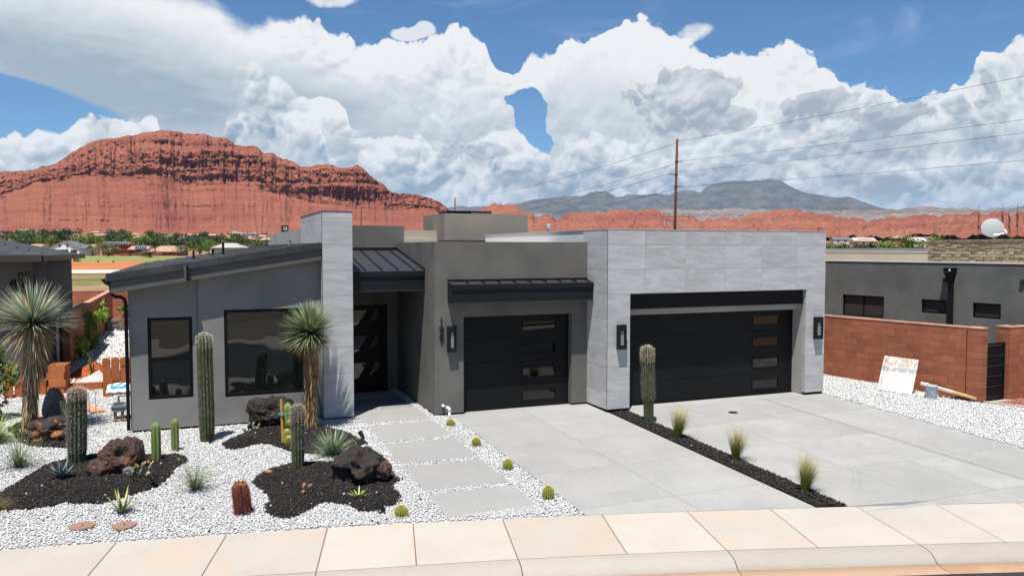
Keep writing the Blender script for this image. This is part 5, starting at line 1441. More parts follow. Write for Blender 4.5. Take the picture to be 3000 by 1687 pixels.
prickly('prickly pear with fleshy grey-green pads at the house wall', 1.17, 18.05, [(-0.12, 0, 0, 0.07, 0.15, 0.3, (0, -0.5), PADP), (-0.07, -0.03, 0, 0.09, 0.10, 1.0, (0.4, 0.2), PADP), (-0.06, 0.02, 0.05, 0.07, 0.16, 0.2, (0, -0.1), PADG), (0.02, 0.03, 0.08, 0.09, 0.15, 0.5, (0, 0.2), PAD), (0.05, 0.0, 0.0, 0.09, 0.14, 0.1, (0.1, 0), PADG), (0.10, -0.02, 0.0, 0.08, 0.13, -0.3, (0, 0.1), PAD), (0.13, 0.02, 0.09, 0.07, 0.10, 0.3, (0, 0.4), PAD), (-0.03, 0.0, 0.17, 0.05, 0.07, 0.3, (0, -0.3), PADG)])
o = prickly('prickly pear with rusty buds right of the rusty rock', -0.90, 15.36, [(-0.10, 0, 0, 0.10, 0.20, 0.2, (0, -0.12), PADG), (-0.01, -0.02, 0, 0.10, 0.19, 0.9, (0.1, 0.05), PADG), (0.03, 0.02, 0.12, 0.09, 0.17, 0.3, (0, 0.12), PADG), (0.10, 0.0, 0.0, 0.10, 0.13, 0.1, (0.2, 0.3), PADP), (-0.05, 0.03, 0.14, 0.09, 0.12, -0.4, (0, -0.2), PAD), (0.13, 0.03, 0.08, 0.08, 0.14, 0.5, (0, 0.2), PADG)])
for k, (dx, dz) in enumerate(((-0.10, 0.20), (-0.07, 0.26), (-0.03, 0.22), (0.08, 0.28), (0.13, 0.29), (0.20, 0.28), (0.17, 0.25), (0.11, 0.08))):
    q = MB().lathe([(0.008, 0), (0.016, 0.015), (0.014, 0.035), (0.004, 0.045)], 7).build('bud', FRUIT if k > 2 else FRUITR, o, local=True); q.location = (dx, -0.02, dz - 0.02)
prickly('small pink and mauve prickly pear pads in the front black bed', 1.712, 13.54, [(-0.04, -0.04, 0.0, 0.085, 0.085, 0.2, (0.5, 0), PADPINK), (-0.015, 0.0, 0.035, 0.08, 0.15, 0.1, (0.1, 0.05), PADTAN), (0.075, 0.0, 0.03, 0.12, 0.13, 0.1, (0.1, 0.2), PADMAUVE)])


# boulders
def boulder(name, label, x, y, size, mat, seed, cat='boulder', rough=0.33, caves=(), rot=0.0, sink=0.18, sub_=5, dz=0.0):
    bm = bmesh.new(); bmesh.ops.create_icosphere(bm, subdivisions=sub_, radius=1.0)
    V = np.array([v.co[:] for v in bm.verts]); o3 = seed * 3.17
    n1 = fbm(V[:, 0] * 1.1 + o3, V[:, 1] * 1.1, V[:, 2] * 1.1 + o3, 4, 0.55) - 0.5
    n2 = fbm(V[:, 0] * 3.0 + o3, V[:, 1] * 3.0 + o3, V[:, 2] * 3.0, 5, 0.6, ridged=True) - 0.55
    n3 = fbm(V[:, 0] * 9 + o3, V[:, 1] * 9, V[:, 2] * 9, 3, 0.6) - 0.5
    r = 1 + n1 * rough * 3.0 + n2 * rough * 0.9 + n3 * rough * 0.45
    for (cx, cy, cz, cr, dep) in caves:
        c = np.array([cx, cy, cz]); c = c / np.linalg.norm(c); d = np.arccos(np.clip(V @ c, -1, 1)); r -= dep * np.clip(1 - (d / cr) ** 2, 0, 1) ** 0.7
    W = V * r[:, None] * np.array(size); W[:, 2] = np.maximum(W[:, 2], -size[2] * 0.75)
    for v, w in zip(bm.verts, W): v.co = w
    me = bpy.data.meshes.new(name); bm.to_mesh(me); bm.free(); me.materials.append(mat); me.polygons.foreach_set('use_smooth', [True] * len(me.polygons))
    o = bpy.data.objects.new(name, me); C.objects.link(o); o.location = (x, y, bed_z(x, y) + size[2] * (0.72 - sink) + dz); o.rotation_euler = (0, 0, rot)
    return tag(o, label, cat)
boulder('lava_boulder', 'big dark lava rock with hollows in the front black bed', 2.72, 14.0, (0.42, 0.56, 0.34), LAVA, 1, caves=((0.45, -0.35, 0.85, 0.55, 0.5), (-0.5, -0.85, -0.1, 0.5, 0.25), (0.1, -0.6, 0.3, 0.35, 0.16)), rot=-0.35)
boulder('lava_rock', 'rust-orange pitted lava lump on the right of the big lava rock', 3.08, 13.95, (0.22, 0.24, 0.20), LAVAR, 9, caves=((0.1, -0.4, 0.9, 0.6, 0.25),), sink=0.1, dz=0.05)
boulder('lava_boulder', 'brown two-humped lava rock in the leftmost black bed', -1.30, 15.95, (0.33, 0.26, 0.33), LAVAR, 3, caves=((0.05, -0.9, 0.35, 0.42, 0.4), (-0.15, 0.0, 1.0, 0.35, 0.35)), rot=0.2, sink=0.05)
boulder('lava_rock', 'low lava lump at the left foot of the two-humped rock', -1.60, 15.86, (0.20, 0.18, 0.17), LAVAR, 8, sub_=4)
boulder('lava_rock', 'pointed lava lump on the right of the two-humped rock', -1.08, 16.0, (0.19, 0.19, 0.36), LAVAR, 12, sub_=4, rot=1.1)
boulder('small_stone', 'grey stone lodged at the foot of the two-humped rock', -1.12, 15.62, (0.10, 0.08, 0.08), GREYROCK, 5, 'stone', sub_=4)
boulder('lava_boulder', 'dark domed lava rock against the house wall below the large window', 1.62, 18.50, (0.44, 0.26, 0.42), LAVA, 6, caves=((0.0, -0.9, 0.25, 0.35, 0.25),), sink=0.1)
boulder('lava_boulder', 'orange and black lava rock at the foot of the left yucca', -2.80, 18.95, (0.42, 0.34, 0.27), LAVAO, 2, sink=0.12, caves=((0.3, -0.8, 0.1, 0.4, 0.2),))
boulder('lava_rock', 'black lava rock behind the orange one at the left yucca', -3.02, 19.75, (0.36, 0.3, 0.16), LAVA, 14, sink=0.15)
boulder('grey_boulder', 'upright grey boulder behind the left yucca bed', -2.98, 20.85, (0.25, 0.2, 0.46), GREYROCK, 7, rough=0.22, sink=0.1)
boulder('small_stone', 'little orange stone on the front black bed', 1.247, 14.93, (0.06, 0.045, 0.04), ORSTONE, 4, 'stone', sub_=3, sink=0.1)
boulder('sandstone_rock', 'rounded red sandstone rock by the far right gate pillar', 21.35, 14.55, (0.20, 0.15, 0.13), SANDROCK, 11, 'stone', rough=0.2, sub_=4)

# ------------------------------------------------------------------ small things about the garden
def spot_light(label, x, y, az, tilt=0.9, s=1.0):
    t = thing('garden_spotlight', label, 'spotlight', (x, y, bed_z(x, y)), 'black spotlights of the garden')
    MB().tube([(0, 0, -0.03), (0, 0, 0.07 * s)], 0.012, 8).build('spike', SPOT, t, local=True)
    d = Vector((math.cos(az) * math.sin(tilt), math.sin(az) * math.sin(tilt), math.cos(tilt))); p = Vector((0, 0, 0.07 * s))
    MB().tube([p - d * 0.05 * s, p + d * 0.02 * s, p + d * 0.10 * s], [0.022 * s, 0.036 * s, 0.042 * s], 12).build('lamp_head', SPOT, t, local=True)
    return t
spot_light('black garden spotlight beside the path at the tip of the wall bed', 3.33, 16.72, 2.2, 0.7, 1.2)
spot_light('black garden spotlight at the near rim of the front black bed', 2.76, 12.32, 2.3, 0.8, 1.3)
spot_light('black garden spotlight by the prickly pear in the leftmost bed', -0.66, 14.95, 2.3, 0.8, 1.3)
spot_light('black garden spotlight at the foot of the tallest cactus', 0.30, 17.52, 1.6, 0.35, 1.2)

COVER = rock_mat('weathered_stone_cover', (0.40, 0.24, 0.17), (0.30, 0.17, 0.12), (0.52, 0.33, 0.22), 0.1, grey=(0.30, 0.26, 0.25))
for lab, x, y, R in (('round stone valve cover on the left, streaked with rust', -1.594, 13.32, 0.18), ('round stone valve cover on the right with a centre hole', -1.012, 13.13, 0.17)):
    t = thing('valve_cover', lab, 'cover', (x, y, gz(x, y)), 'stone covers in the gravel')
    MB().lathe([(R * 0.96, -0.03), (R, 0.02), (R * 0.97, 0.035), (0.03, 0.037)], 28, mod=lambda a, i: 1 + 0.03 * math.sin(3 * a) + 0.02 * math.sin(7 * a)).build('lid', COVER, t, local=True)
    MB().lathe([(0.02, 0.036), (0.018, 0.041)], 10).build('lid_hole', SPOT, t, local=True)

# cleanout cap in the double driveway
t = thing('drain_cap', 'small black round drain cap set in the double driveway', 'drain cap', (12.562, 16.17, gz(12.5, 16.17)))
MB().lathe([(0.12, -0.03), (0.12, 0.004), (0.09, 0.008)], 24).build('ring', SPOT, t, local=True)
MB().box(-0.02, 0.02, -0.02, 0.02, 0.006, 0.016).build('plug', BLACK, t, local=True)

# white drain pipes at the corner of the middle block
t = thing('white_pipe', 'white bent pipe rising from gravel at the garage corner', 'pipe', (5.66, 17.92, gz(5.6, 17.9)))
MB().tube([(0, 0, -0.05), (0, 0, 0.19)], 0.030, 12).build('riser', PVC, t, smooth=True, local=True)
MB().tube([(0, 0, 0.18), (0, 0.0, 0.215), (-0.012, 0.02, 0.245), (-0.03, 0.05, 0.255), (-0.04, 0.08, 0.255)], 0.037, 12).build('elbow', PVC, t, smooth=True, local=True)
t = thing('white_pipe', 'short white pipe stub poking out of the garage corner wall', 'pipe', (5.60, 18.26, -3.80))
MB().tube([(0, 0.06, 0.0), (0, -0.07, 0.0), (0.005, -0.10, -0.015)], 0.034, 12, cap=False).build('stub', PVC, t, smooth=True, local=True)
MB().tube([(0.0, -0.06, 0.0), (0.0, -0.02, 0.0)], 0.026, 10).build('bore', SPOT, t, local=True)

# backflow valve with a sack of cement on it
t = thing('water_valve', 'grey backflow valve assembly on brass risers left of the house', 'valve', (-1.62, 20.33, gz(-1.6, 20.3)))
for dx in (-0.075, 0.075): MB().tube([(dx, 0, -0.05), (dx, 0, 0.28)], 0.036, 10).build('riser', BRASS, t, smooth=True, local=True)
MB().box(-0.12, 0.12, -0.07, 0.07, 0.25, 0.30).tube([(-0.13, 0, 0.36), (0.13, 0, 0.36)], 0.075, 14).box(-0.11, 0.11, -0.06, 0.06, 0.40, 0.47).build('valve_body', METERGREY, t, local=True)
for sx in (-1, 1): MB().tube([(0.13 * sx, 0, 0.36), (0.15 * sx, 0, 0.36)], 0.09, 14).build('flange', METERGREY, t, local=True)
MB().tube([(0, 0, 0.45), (0, 0, 0.62)], [0.03, 0.022], 10).build('stem', METERGREY, t, local=True)
MB().tube([(-0.14, -0.02, 0.44), (-0.22, -0.03, 0.44)], 0.014, 8).build('test_cock', METERGREY, t, local=True)
MB().tube([(0.10, -0.02, 0.46), (0.20, -0.03, 0.45)], 0.014, 8).build('test_cock', METERGREY, t, local=True)
MB().tube([(-0.02, 0, 0.60), (0.28, 0.06, 0.615)], 0.016, 8).build('lever', METERGREY, t, local=True)
t = thing('cement_bag', 'white and blue paper cement bag lying on grey valve', 'bag', (-1.62, 20.62, gz(-1.6, 20.3) + 0.60))
V, F = [], []; nx, ny = 18, 12
for s in (1, -1):
    for i in range(nx):
        for j in range(ny):
            u, v = -1 + 2 * i / (nx - 1), -1 + 2 * j / (ny - 1); h = 0.085 * (max(0, (1 - u ** 4)) * max(0, (1 - v ** 4))) ** 0.6
            V.append((u * 0.27, v * 0.19, s * h + 0.09 + 0.05 * (v + 1) + 0.012 * math.sin(9 * u + 5 * v)))
gf = grid_faces(nx, ny); F = np.concatenate([gf, gf[:, ::-1] + nx * ny])
np_mesh('bag', np.array(V), F, BAGW, True, None, t, True)
V = [];
for i in range(12):
    for j in range(8):
        u, v = -0.68 + 1.3 * i / 11, -0.80 + 1.0 * j / 7; h = 0.085 * (max(0, (1 - u ** 4)) * max(0, (1 - v ** 4))) ** 0.6
        V.append((u * 0.27, v * 0.19, h + 0.093 + 0.05 * (v + 1) + 0.012 * math.sin(9 * u + 5 * v)))
np_mesh('blue_print', np.array(V), grid_faces(12, 8), BAGB, True, None, t, True)
V = []
for i in range(10):
    for j in range(4):
        u, v = -0.45 + 0.8 * i / 9, -0.42 + 0.22 * j / 3 + 0.06 * math.sin(i * 2.2); h = 0.085 * (max(0, (1 - u ** 4)) * max(0, (1 - v ** 4))) ** 0.6
        V.append((u * 0.27, v * 0.19, h + 0.097 + 0.05 * (v + 1) + 0.012 * math.sin(9 * u + 5 * v)))
np_mesh('white_print', np.array(V), grid_faces(10, 4), BAGW, True, None, t, True)

# plank on the gravel, thin rebar hoop
o = MB().prism([(-3.17, 23.75), (-3.02, 23.70), (-2.02, 21.58), (-2.29, 21.48)], lambda x, y: gz(x, y) + 0.02, lambda x, y: gz(x, y) + 0.06).build('wooden_plank', PLANK); tag(o, 'flat reddish wooden plank lying on white gravel in the side yard', 'plank')
o = MB().prism([(-3.75, 21.45), (-2.85, 21.35), (-2.85, 21.52), (-3.75, 21.62)], lambda x, y: gz(x, y) + 0.01, lambda x, y: gz(x, y) + 0.05).build('wooden_plank', PLANK); tag(o, 'short board lying behind the grey boulder', 'plank')
o = MB().tube([(-2.20, 20.1, -4.1), (-2.22, 20.3, -3.75), (-2.25, 20.5, -3.3), (-2.22, 20.5, -3.27), (-2.13, 20.5, -3.27), (-2.12, 20.5, -3.3), (-2.09, 20.3, -3.75), (-2.05, 20.1, -4.1)], 0.007, 6).build('wire_hoop', STEEL); tag(o, 'thin grey wire hoop stuck in gravel beside the hairy cactus', 'wire')

# ------------------------------------------------------------------ concrete blocks
def block_mesh():
    """hollow two-core block, 0.42 x 0.2 x 0.2, origin at the centre of its foot"""
    L, Wd, H, t = 0.42, 0.20, 0.195, 0.035; m = MB()
    for y in (-Wd / 2, Wd / 2 - t): m.box(-L / 2, L / 2, y, y + t, 0, H)
    for x in (-L / 2, -t / 2, L / 2 - t): m.box(x, x + t, -Wd / 2 + t, Wd / 2 - t, 0, H)
    return m.mesh('hollow_block', CMUNEW)
BM_ = block_mesh()
def block(label, x, y, z, rz_, group, up=False):
    o = bpy.data.objects.new('hollow_block', BM_); C.objects.link(o); o.location = (x, y, z); o.rotation_euler = (0, math.pi / 2, rz_) if up else (0, 0, rz_)
    return tag(o, label, 'block', group)
def stack(cx, cy, rot, levels, where, group):
    z0 = gz(cx, cy) + 0.005; c, s = math.cos(rot), math.sin(rot)
    for li, row in enumerate(levels):
        for (dx, dy, r) in row:
            block(f'red hollow concrete block in the {where}', cx + dx * c - dy * s, cy + dx * s + dy * c, z0 + li * 0.197, rot + r, group)
H90 = math.pi / 2
stack(-3.50, 24.75, -0.12, [[(0.0, 0.0, 0), (0.0, 0.22, 0), (-0.33, 0.1, H90), (0.0, 0.44, 0)], [(0.05, -0.02, 0), (0.02, 0.22, 0), (-0.33, 0.1, H90), (0.0, 0.44, 0)], [(0.0, 0.0, 0), (0.02, 0.22, 0), (0.0, 0.44, 0)], [(0.04, 0.0, 0), (0.02, 0.24, 0), (0.02, 0.46, 0)]], 'stack before the left wall pillar', 'blocks stacked before the left wall pillar')
stack(-2.08, 24.1, 0.10, [[(-0.12, -0.12, H90), (0.10, 0.0, H90), (0.32, 0.02, H90), (0.54, 0.04, H90)], [(-0.12, 0.0, H90), (0.10, 0.02, H90), (0.32, 0.02, H90), (0.54, 0.04, H90)], [(0.0, -0.10, 0), (0.0, 0.12, 0), (0.42, -0.08, 0), (0.42, 0.14, 0)], [(-0.12, 0.02, H90), (0.10, 0.02, H90), (0.32, 0.03, H90), (0.54, 0.03, H90)], [(-0.12, 0.02, H90), (0.10, 0.03, H90), (0.32, 0.02, H90), (0.54, 0.03, H90)]], 'stack against the house corner', 'blocks stacked against the house corner')
stack(-4.25, 24.6, 0.15, [[(0, 0, 0), (-0.35, 0.05, H90)], [(0, 0.02, 0), (-0.35, 0.05, H90)], [(-0.02, 0.0, 0)], [(-0.3, 0.05, H90)]], 'low stack behind the left yucca trunk', 'blocks stacked behind the left yucca')
for k in range(3): block('red block laid in the edging row between two stacks', -3.05 + k * 0.44, 25.15 - k * 0.03, gz(-3, 25) + 0.0, -0.06, 'edging blocks in the side yard')

def heap(name, label, x, y, rx, ry, h, mat, seed, cat):
    n = 40; V = []
    gx, gy = np.meshgrid(np.linspace(-1, 1, n), np.linspace(-1, 1, n)); r = np.sqrt(gx ** 2 + gy ** 2)
    z = h * np.clip(1 - r, 0, 1) ** 0.8 * (0.7 + 0.7 * fbm(gx * 3 + seed, gy * 3, seed, 4)) - 0.04
    o = np_mesh(name, np.column_stack([(gx * rx).ravel(), (gy * ry).ravel(), z.ravel()]), grid_faces(n, n), mat, True); o.location = (x, y, gz(x, y) + 0.08); return tag(o, label, cat)
heap('soil_heap', 'heap of loose red soil in the side yard behind the block edging', -2.75, 27.0, 0.85, 1.0, 0.45, DIRTR, 3, 'soil')
heap('gravel_heap', 'small heap of white gravel before the red soil heap', -2.6, 25.9, 0.6, 0.5, 0.32, BEDW, 5, 'gravel')
heap('tarp', 'crumpled black plastic sheet beside the red soil heap', -2.1, 26.3, 0.45, 0.35, 0.30, BLACK, 8, 'sheet')

# ------------------------------------------------------------------ right-hand side: board, bucket, lumber
def board_mat():
    """weathered white sign board: flaking white paint over tan and grey"""
    m, nt, b = new_mat('weathered_sign_board'); p = objpos(nt); X, Y, Z = sep(nt, p)
    c = rgb_mix(nt, noise(nt, p, 5.0, 5.0, 0.65).step(0.50, 0.60), (0.80, 0.79, 0.76), (0.66, 0.64, 0.60))
    band = X.step(0.06, 0.075) * X.step(0.22, 0.205, 0.0, 1.0)
    c = rgb_mix(nt, band * noise(nt, p, 7.0, 3.0).step(0.3, 0.5), c, (0.40, 0.385, 0.35))
    worn = X.step(0.20, 0.26) * noise(nt, scaled(nt, p, (1.0, 2.2, 1.0)), 6.0, 5.0, 0.65).step(0.42, 0.52)
    c = rgb_mix(nt, worn, c, (0.47, 0.385, 0.29))
    setc(nt, b, c); b.inputs['Roughness'].default_value = 0.8; return m
t = thing('sign_board', 'weathered white painted sign board leaning on the red block wall', 'sign board', (18.78, 16.35, gz(18.8, 16.3) + 0.03))
t.rotation_euler = (0.0, 0.0, 0.0)
# board axes: a = up the board (leaning back to the wall), b = along the wall
A0 = Vector((18.05, 16.35, 0)); 
P_bl, P_br = Vector((18.33, 17.05, gz(18.3, 17.0) + 0.03)), Vector((18.72, 15.98, gz(18.7, 16.0) + 0.02))
wdir = (P_br - P_bl).normalized(); ndir = Vector((-wdir.y, wdir.x, 0)).normalized()
upd = (Vector((0, 0, 1)) * 0.92 + Vector((0.36, 0.12, 0))).normalized()
Wd, Hd = 0.95, 1.02
cen = P_bl + wdir * Wd * 0.5 + upd * Hd * 0.5
nrm = wdir.cross(upd).normalized()
bm_ = MB().box(-0.5 * Hd, 0.5 * Hd, -0.5 * Wd, 0.5 * Wd, -0.012, 0.012)
bo = bm_.build('board', board_mat(), t, local=True, bevel=0.003)
Mx = Matrix((upd, -wdir, nrm)).transposed()      # local x: up the board, local y: along its width
if Mx.determinant() < 0: Mx = Matrix((upd, wdir, nrm)).transposed()
bo.matrix_local = Matrix.Translation(cen - Vector(t.location)) @ Mx.to_4x4()
facing = Mx @ Vector((0, 0, 1)); sgn = 1.0 if facing.dot(Vector((0, 0, 0)) - cen) > 0 else -1.0
PRINT = M('faded_print', (0.15, 0.12, 0.08), 0.8, 0.1, col2=(0.30, 0.24, 0.15), vs=20)
def board_text(txt, x, y, size, mat, rot=0.0):
    cu = bpy.data.curves.new('lettering', 'FONT'); cu.body = txt; cu.size = size; cu.extrude = 0.0005
    tt = bpy.data.objects.new('lettering', cu); C.objects.link(tt); dg = bpy.context.evaluated_depsgraph_get(); me = bpy.data.meshes.new_from_object(tt.evaluated_get(dg)); bpy.data.objects.remove(tt)
    me.materials.clear(); me.materials.append(mat); o = bpy.data.objects.new('lettering', me); C.objects.link(o); o.parent = t
    L = Matrix.Translation((x, y, 0.0145 * sgn)) @ Matrix.Rotation(rot, 4, 'Z')
    if sgn < 0: L = L @ Matrix.Rotation(math.pi, 4, 'X')
    o.matrix_local = bo.matrix_local @ L
board_text('NJN', 0.0, 0.0, 0.001, PRINT) if False else None
board_text('TNN', -0.46, -0.40 * sgn * -1 if False else (0.36 * sgn), 0.115, PRINT)
board_text('INVESTMENTS LLC', -0.25, 0.375 * sgn, 0.082, PRINT)
board_text('CUSTOM HOMES', -0.22, 0.29 * sgn, 0.05, PRINT)

t = thing('paint_bucket', 'blue-grey plastic bucket with lid before the leaning board', 'bucket', (18.85, 15.70, gz(18.8, 15.7)))
MB().lathe([(0.125, 0), (0.13, 0.01), (0.15, 0.27), (0.158, 0.272), (0.158, 0.30), (0.150, 0.302), (0.152, 0.33)], 28).build('body', BUCKETM, t, smooth=False, local=True)
MB().lathe([(0.163, 0.325), (0.165, 0.35), (0.158, 0.368), (0.145, 0.360), (0.02, 0.358)], 28).build('lid', BUCKETM, t, local=True)
MB().tube([(0.16 * math.cos(a), -0.165 * abs(math.sin(a)) - 0.0, 0.285 - 0.16 * math.sin(a)) for a in np.linspace(0, math.pi, 14)], 0.003, 5).build('handle', STEEL, t, local=True)
o = MB().obox((0, 0, 0), (0.035, 0.0, 0.02), (0, 0.10, 0.0), (-0.01, 0, 0.02)).build('wood_scrap', WHITE); o.location = (18.80, 15.82, gz(18.8, 15.7) + 0.385); o.rotation_euler = (0, 0, -1.0); tag(o, 'white scrap of trim lying on the bucket lid', 'scrap')
boulder('small_stone', 'cream crumpled lump on gravel between bucket and board', 18.72, 15.92, (0.12, 0.10, 0.09), M('cream_rag', (0.66, 0.60, 0.48), 0.9, 0.1), 21, 'rag', sub_=3)
# long timber resting on one end, its far end on the ground
a, b2 = Vector((18.98, 16.15, gz(18.9, 16.2) + 0.33)), Vector((19.62, 14.92, gz(19.6, 14.9) + 0.10))
d = (b2 - a).normalized(); side = d.cross(Vector((0, 0, 1))).normalized(); upv = side.cross(d)
split = a + (b2 - a) * 0.60
def timber(m, p, q): 
    c = (p + q) / 2; return m.obox(c, d * ((q - p).length / 2), side * 0.075, upv * 0.030)
t = thing('timber_post', 'long pale timber with stained orange end propped against the red wall', 'timber', tuple(b2))
timber(MB(), a, split).build('painted_end', M('pale_timber', (0.72, 0.64, 0.52), 0.85, 0.1, col2=(0.60, 0.50, 0.37), vs=5), t)
timber(MB(), split + d * 0.001, b2).build('bare_end', LUMBER, t)

# ------------------------------------------------------------------ red block walls
_BLK = {}
def wall_block(L, H, D, mat):
    key = (round(L, 3), round(H, 3), round(D, 3), mat.name)
    if key not in _BLK:
        m = MB(); e = 0.006; x, y, z = L / 2 - 0.003, D / 2, H - 0.006
        # slightly chamfered face edges
        m.v = [(-x, -y + e, 0.0), (x, -y + e, 0.0), (x, y - e, 0.0), (-x, y - e, 0.0), (-x, -y + e, z), (x, -y + e, z), (x, y - e, z), (-x, y - e, z),
               (-x + e, -y, e), (x - e, -y, e), (x - e, -y, z - e), (-x + e, -y, z - e), (-x + e, y, e), (x - e, y, e), (x - e, y, z - e), (-x + e, y, z - e)]
        m.f = [(3, 2, 1, 0), (4, 5, 6, 7), (1, 2, 6, 5), (3, 0, 4, 7), (8, 9, 10, 11), (13, 12, 15, 14), (0, 1, 9, 8), (5, 4, 11, 10), (1, 5, 10, 9), (4, 0, 8, 11), (2, 3, 12, 13), (7, 6, 14, 15), (6, 2, 13, 14), (3, 7, 15, 12)]
        _BLK[key] = m.mesh('wall_block', mat)
    return _BLK[key]


def block_wall(name, label, p0, p1, z0, courses, D=0.2, L=0.40, H=0.2, cap=0.05, most=300, first_off=0):
    (xa, ya), (xb, yb) = p0, p1; tot = math.hypot(xb - xa, yb - ya); tx, ty = (xb - xa) / tot, (yb - ya) / tot; rot = math.atan2(ty, tx)
    w = thing(name, label, 'wall', ((xa + xb) / 2, (ya + yb) / 2, z0))
    core = MB(); nx, ny = -ty, tx; h = courses * H
    core.obox(((xa + xb) / 2, (ya + yb) / 2, z0 + h / 2), (tx * (tot / 2 - 0.004), ty * (tot / 2 - 0.004), 0), (nx * (D / 2 - 0.008), ny * (D / 2 - 0.008), 0), (0, 0, h / 2 - 0.004))
    core.build('mortar', CMUJOINT, w); cnt = 0; rest = MB()
    for c in range(courses):
        s = -L / 2 * ((c + first_off) % 2)
        while s < tot - 0.01:
            a, b = max(s, 0.0), min(s + L, tot); s += L
            if b - a < 0.04: continue
            o = bpy.data.objects.new('block', wall_block(b - a, H, D, CMU)); C.objects.link(o); m_ = (a + b) / 2
            o.location = (xa + tx * m_, ya + ty * m_, z0 + c * H); o.rotation_euler = (0, 0, rot); adopt(o, w)
    s = 0.0
    while s < tot - 0.01 and cap:
        b = min(s + L, tot); o = bpy.data.objects.new('cap_block', wall_block(b - s, cap, D + 0.02, CMUCAP)); C.objects.link(o)
        o.location = (xa + tx * (s + b) / 2, ya + ty * (s + b) / 2, z0 + h); o.rotation_euler = (0, 0, rot); adopt(o, w); s += L
    return w


def pillar(parent, x, y, rot, z0, courses, S_=0.40, D=0.42, H=0.2, cap=0.05):
    for c in range(courses):
        o = bpy.data.objects.new('pillar_block', wall_block(S_, H, D, CMU)); C.objects.link(o); o.location = (x, y, z0 + c * H); o.rotation_euler = (0, 0, rot); adopt(o, parent)
    o = bpy.data.objects.new('cap_block', wall_block(S_ + 0.02, cap, D + 0.02, CMUCAP)); C.objects.link(o); o.location = (x, y, z0 + courses * H); o.rotation_euler = (0, 0, rot); adopt(o, parent)


dirw = math.atan2(14.86 - 19.64, 19.69 - 18.80)
rw = block_wall('block_wall', 'red concrete block wall along the right side yard', (18.80, 19.64), (19.62, 15.24), -4.16, 10)
pillar(rw, 19.72, 15.03, dirw, -4.16, 10, 0.40, 0.30)
pillar(rw, 18.86, 19.72, dirw, -4.16, 10, 0.34, 0.30)
rw2 = block_wall('block_wall', 'red block wall right of the black gate at the right edge', (20.93, 14.95), (24.6, 14.3), -4.16, 10)
pillar(rw2, 20.86, 14.98, 0.05, -4.16, 10, 0.42, 0.40)
# concrete kerb between white and red gravel
o = MB().prism([(19.70, 14.80), (19.83, 14.78), (24.3, 7.6), (24.15, 7.55)], lambda x, y: gz(x, y) - 0.1, lambda x, y: gz(x, y) + 0.05).build('garden_edging', WALK); tag(o, 'pale concrete edging between white and red gravel at right', 'edging')
o = MB().prism([(19.80, 14.80), (20.75, 14.86), (20.75, 14.72), (19.86, 14.66)], lambda x, y: gz(x, y) - 0.1, lambda x, y: gz(x, y) + 0.03).build('gate_sill', WALK); tag(o, 'low concrete sill under the right black gate', 'sill')


def slat_gate(label, p0, p1, z0, z1, n, diag=False):
    (xa, ya), (xb, yb) = p0, p1; L = math.hypot(xb - xa, yb - ya); tx, ty = (xb - xa) / L, (yb - ya) / L; nx, ny = ty, -tx
    g = thing('metal_gate', label, 'gate', (xa, ya, z0))
    P = lambda s, z, d=0.0: Vector((xa + tx * s + nx * d, ya + ty * s + ny * d, z))
    ax, ay = Vector((tx, ty, 0)), Vector((nx, ny, 0))
    for s in (0.03, L - 0.03): MB().obox(P(s, (z0 + z1) / 2), ax * 0.03, ay * 0.03, (0, 0, (z1 - z0) / 2)).build('gate_post', BLACK, g)
    for z in (z0 + 0.04, z1 - 0.03): MB().obox(P(L / 2, z), ax * (L / 2 - 0.06), ay * 0.025, (0, 0, 0.03)).build('gate_rail', BLACK, g)
    h = (z1 - z0 - 0.14) / n
    for k in range(n):
        if diag:
            za = z0 + 0.08 + k * h
            MB().hexa([P(0.06, za - 0.25, -0.008), P(L - 0.06, za + 0.25, -0.008), P(L - 0.06, za + 0.25, 0.008), P(0.06, za - 0.25, 0.008), P(0.06, za + h - 0.27, -0.008), P(L - 0.06, za + h + 0.23, -0.008), P(L - 0.06, za + h + 0.23, 0.008), P(0.06, za + h - 0.27, 0.008)]).build('slat', BLACK, g)
        else:
            z = z0 + 0.07 + (k + 0.5) * h
            MB().obox(P(L / 2, z), ax * (L / 2 - 0.06), ay * 0.009, (0, 0, h / 2 - 0.008)).build('slat', BLACK, g)
            MB().obox(P(L / 2, z - h / 2, 0.014), ax * (L / 2 - 0.06), ay * 0.006, (0, 0, 0.008)).build('slat_edge', TRIM, g)
    MB().obox(P(L - 0.10, (z0 + z1) / 2, 0.04), ax * 0.012, ay * 0.03, (0, 0, 0.06)).build('latch', BLACK, g)
    return g
slat_gate('black slatted metal gate between two red block walls at right', (19.82, 14.90), (20.68, 14.94), -4.10, -2.56, 5)
slat_gate('black metal gate with slanting slats beside the garage block', (17.55, 19.80), (18.70, 19.76), -4.02, -2.28, 8, True)

# ------------------------------------------------------------------ left side: wall with pillar, rear wall
lw = block_wall('block_wall', 'red block side wall running back behind the left yucca', (-3.84, 29.4), (-3.86, 45.0), -3.95, 9, D=0.22)
bw = block_wall('block_wall', 'red block rear wall before the open field', (-16.0, 46.6), (1.5, 45.4), -3.98, 9, D=0.22)
o = MB().box(-4.13, -4.05, 29.45, 29.5, -3.95, -2.25).build('white_post', WHITE); tag(o, 'narrow white post beside the pillar end of left block wall', 'post')
t = thing('dark_shed_wall', 'black metal fence panel behind the left yucca', 'fence', (-6.5, 29.3, -3.95))
for k in range(10): MB().box(-9.2 + k * 0.5, -8.705 + k * 0.5, 29.3 + 0.01 * (k % 2), 29.36 + 0.01 * (k % 2), -3.95, -2.22).build('fence_panel', BLACK, t)

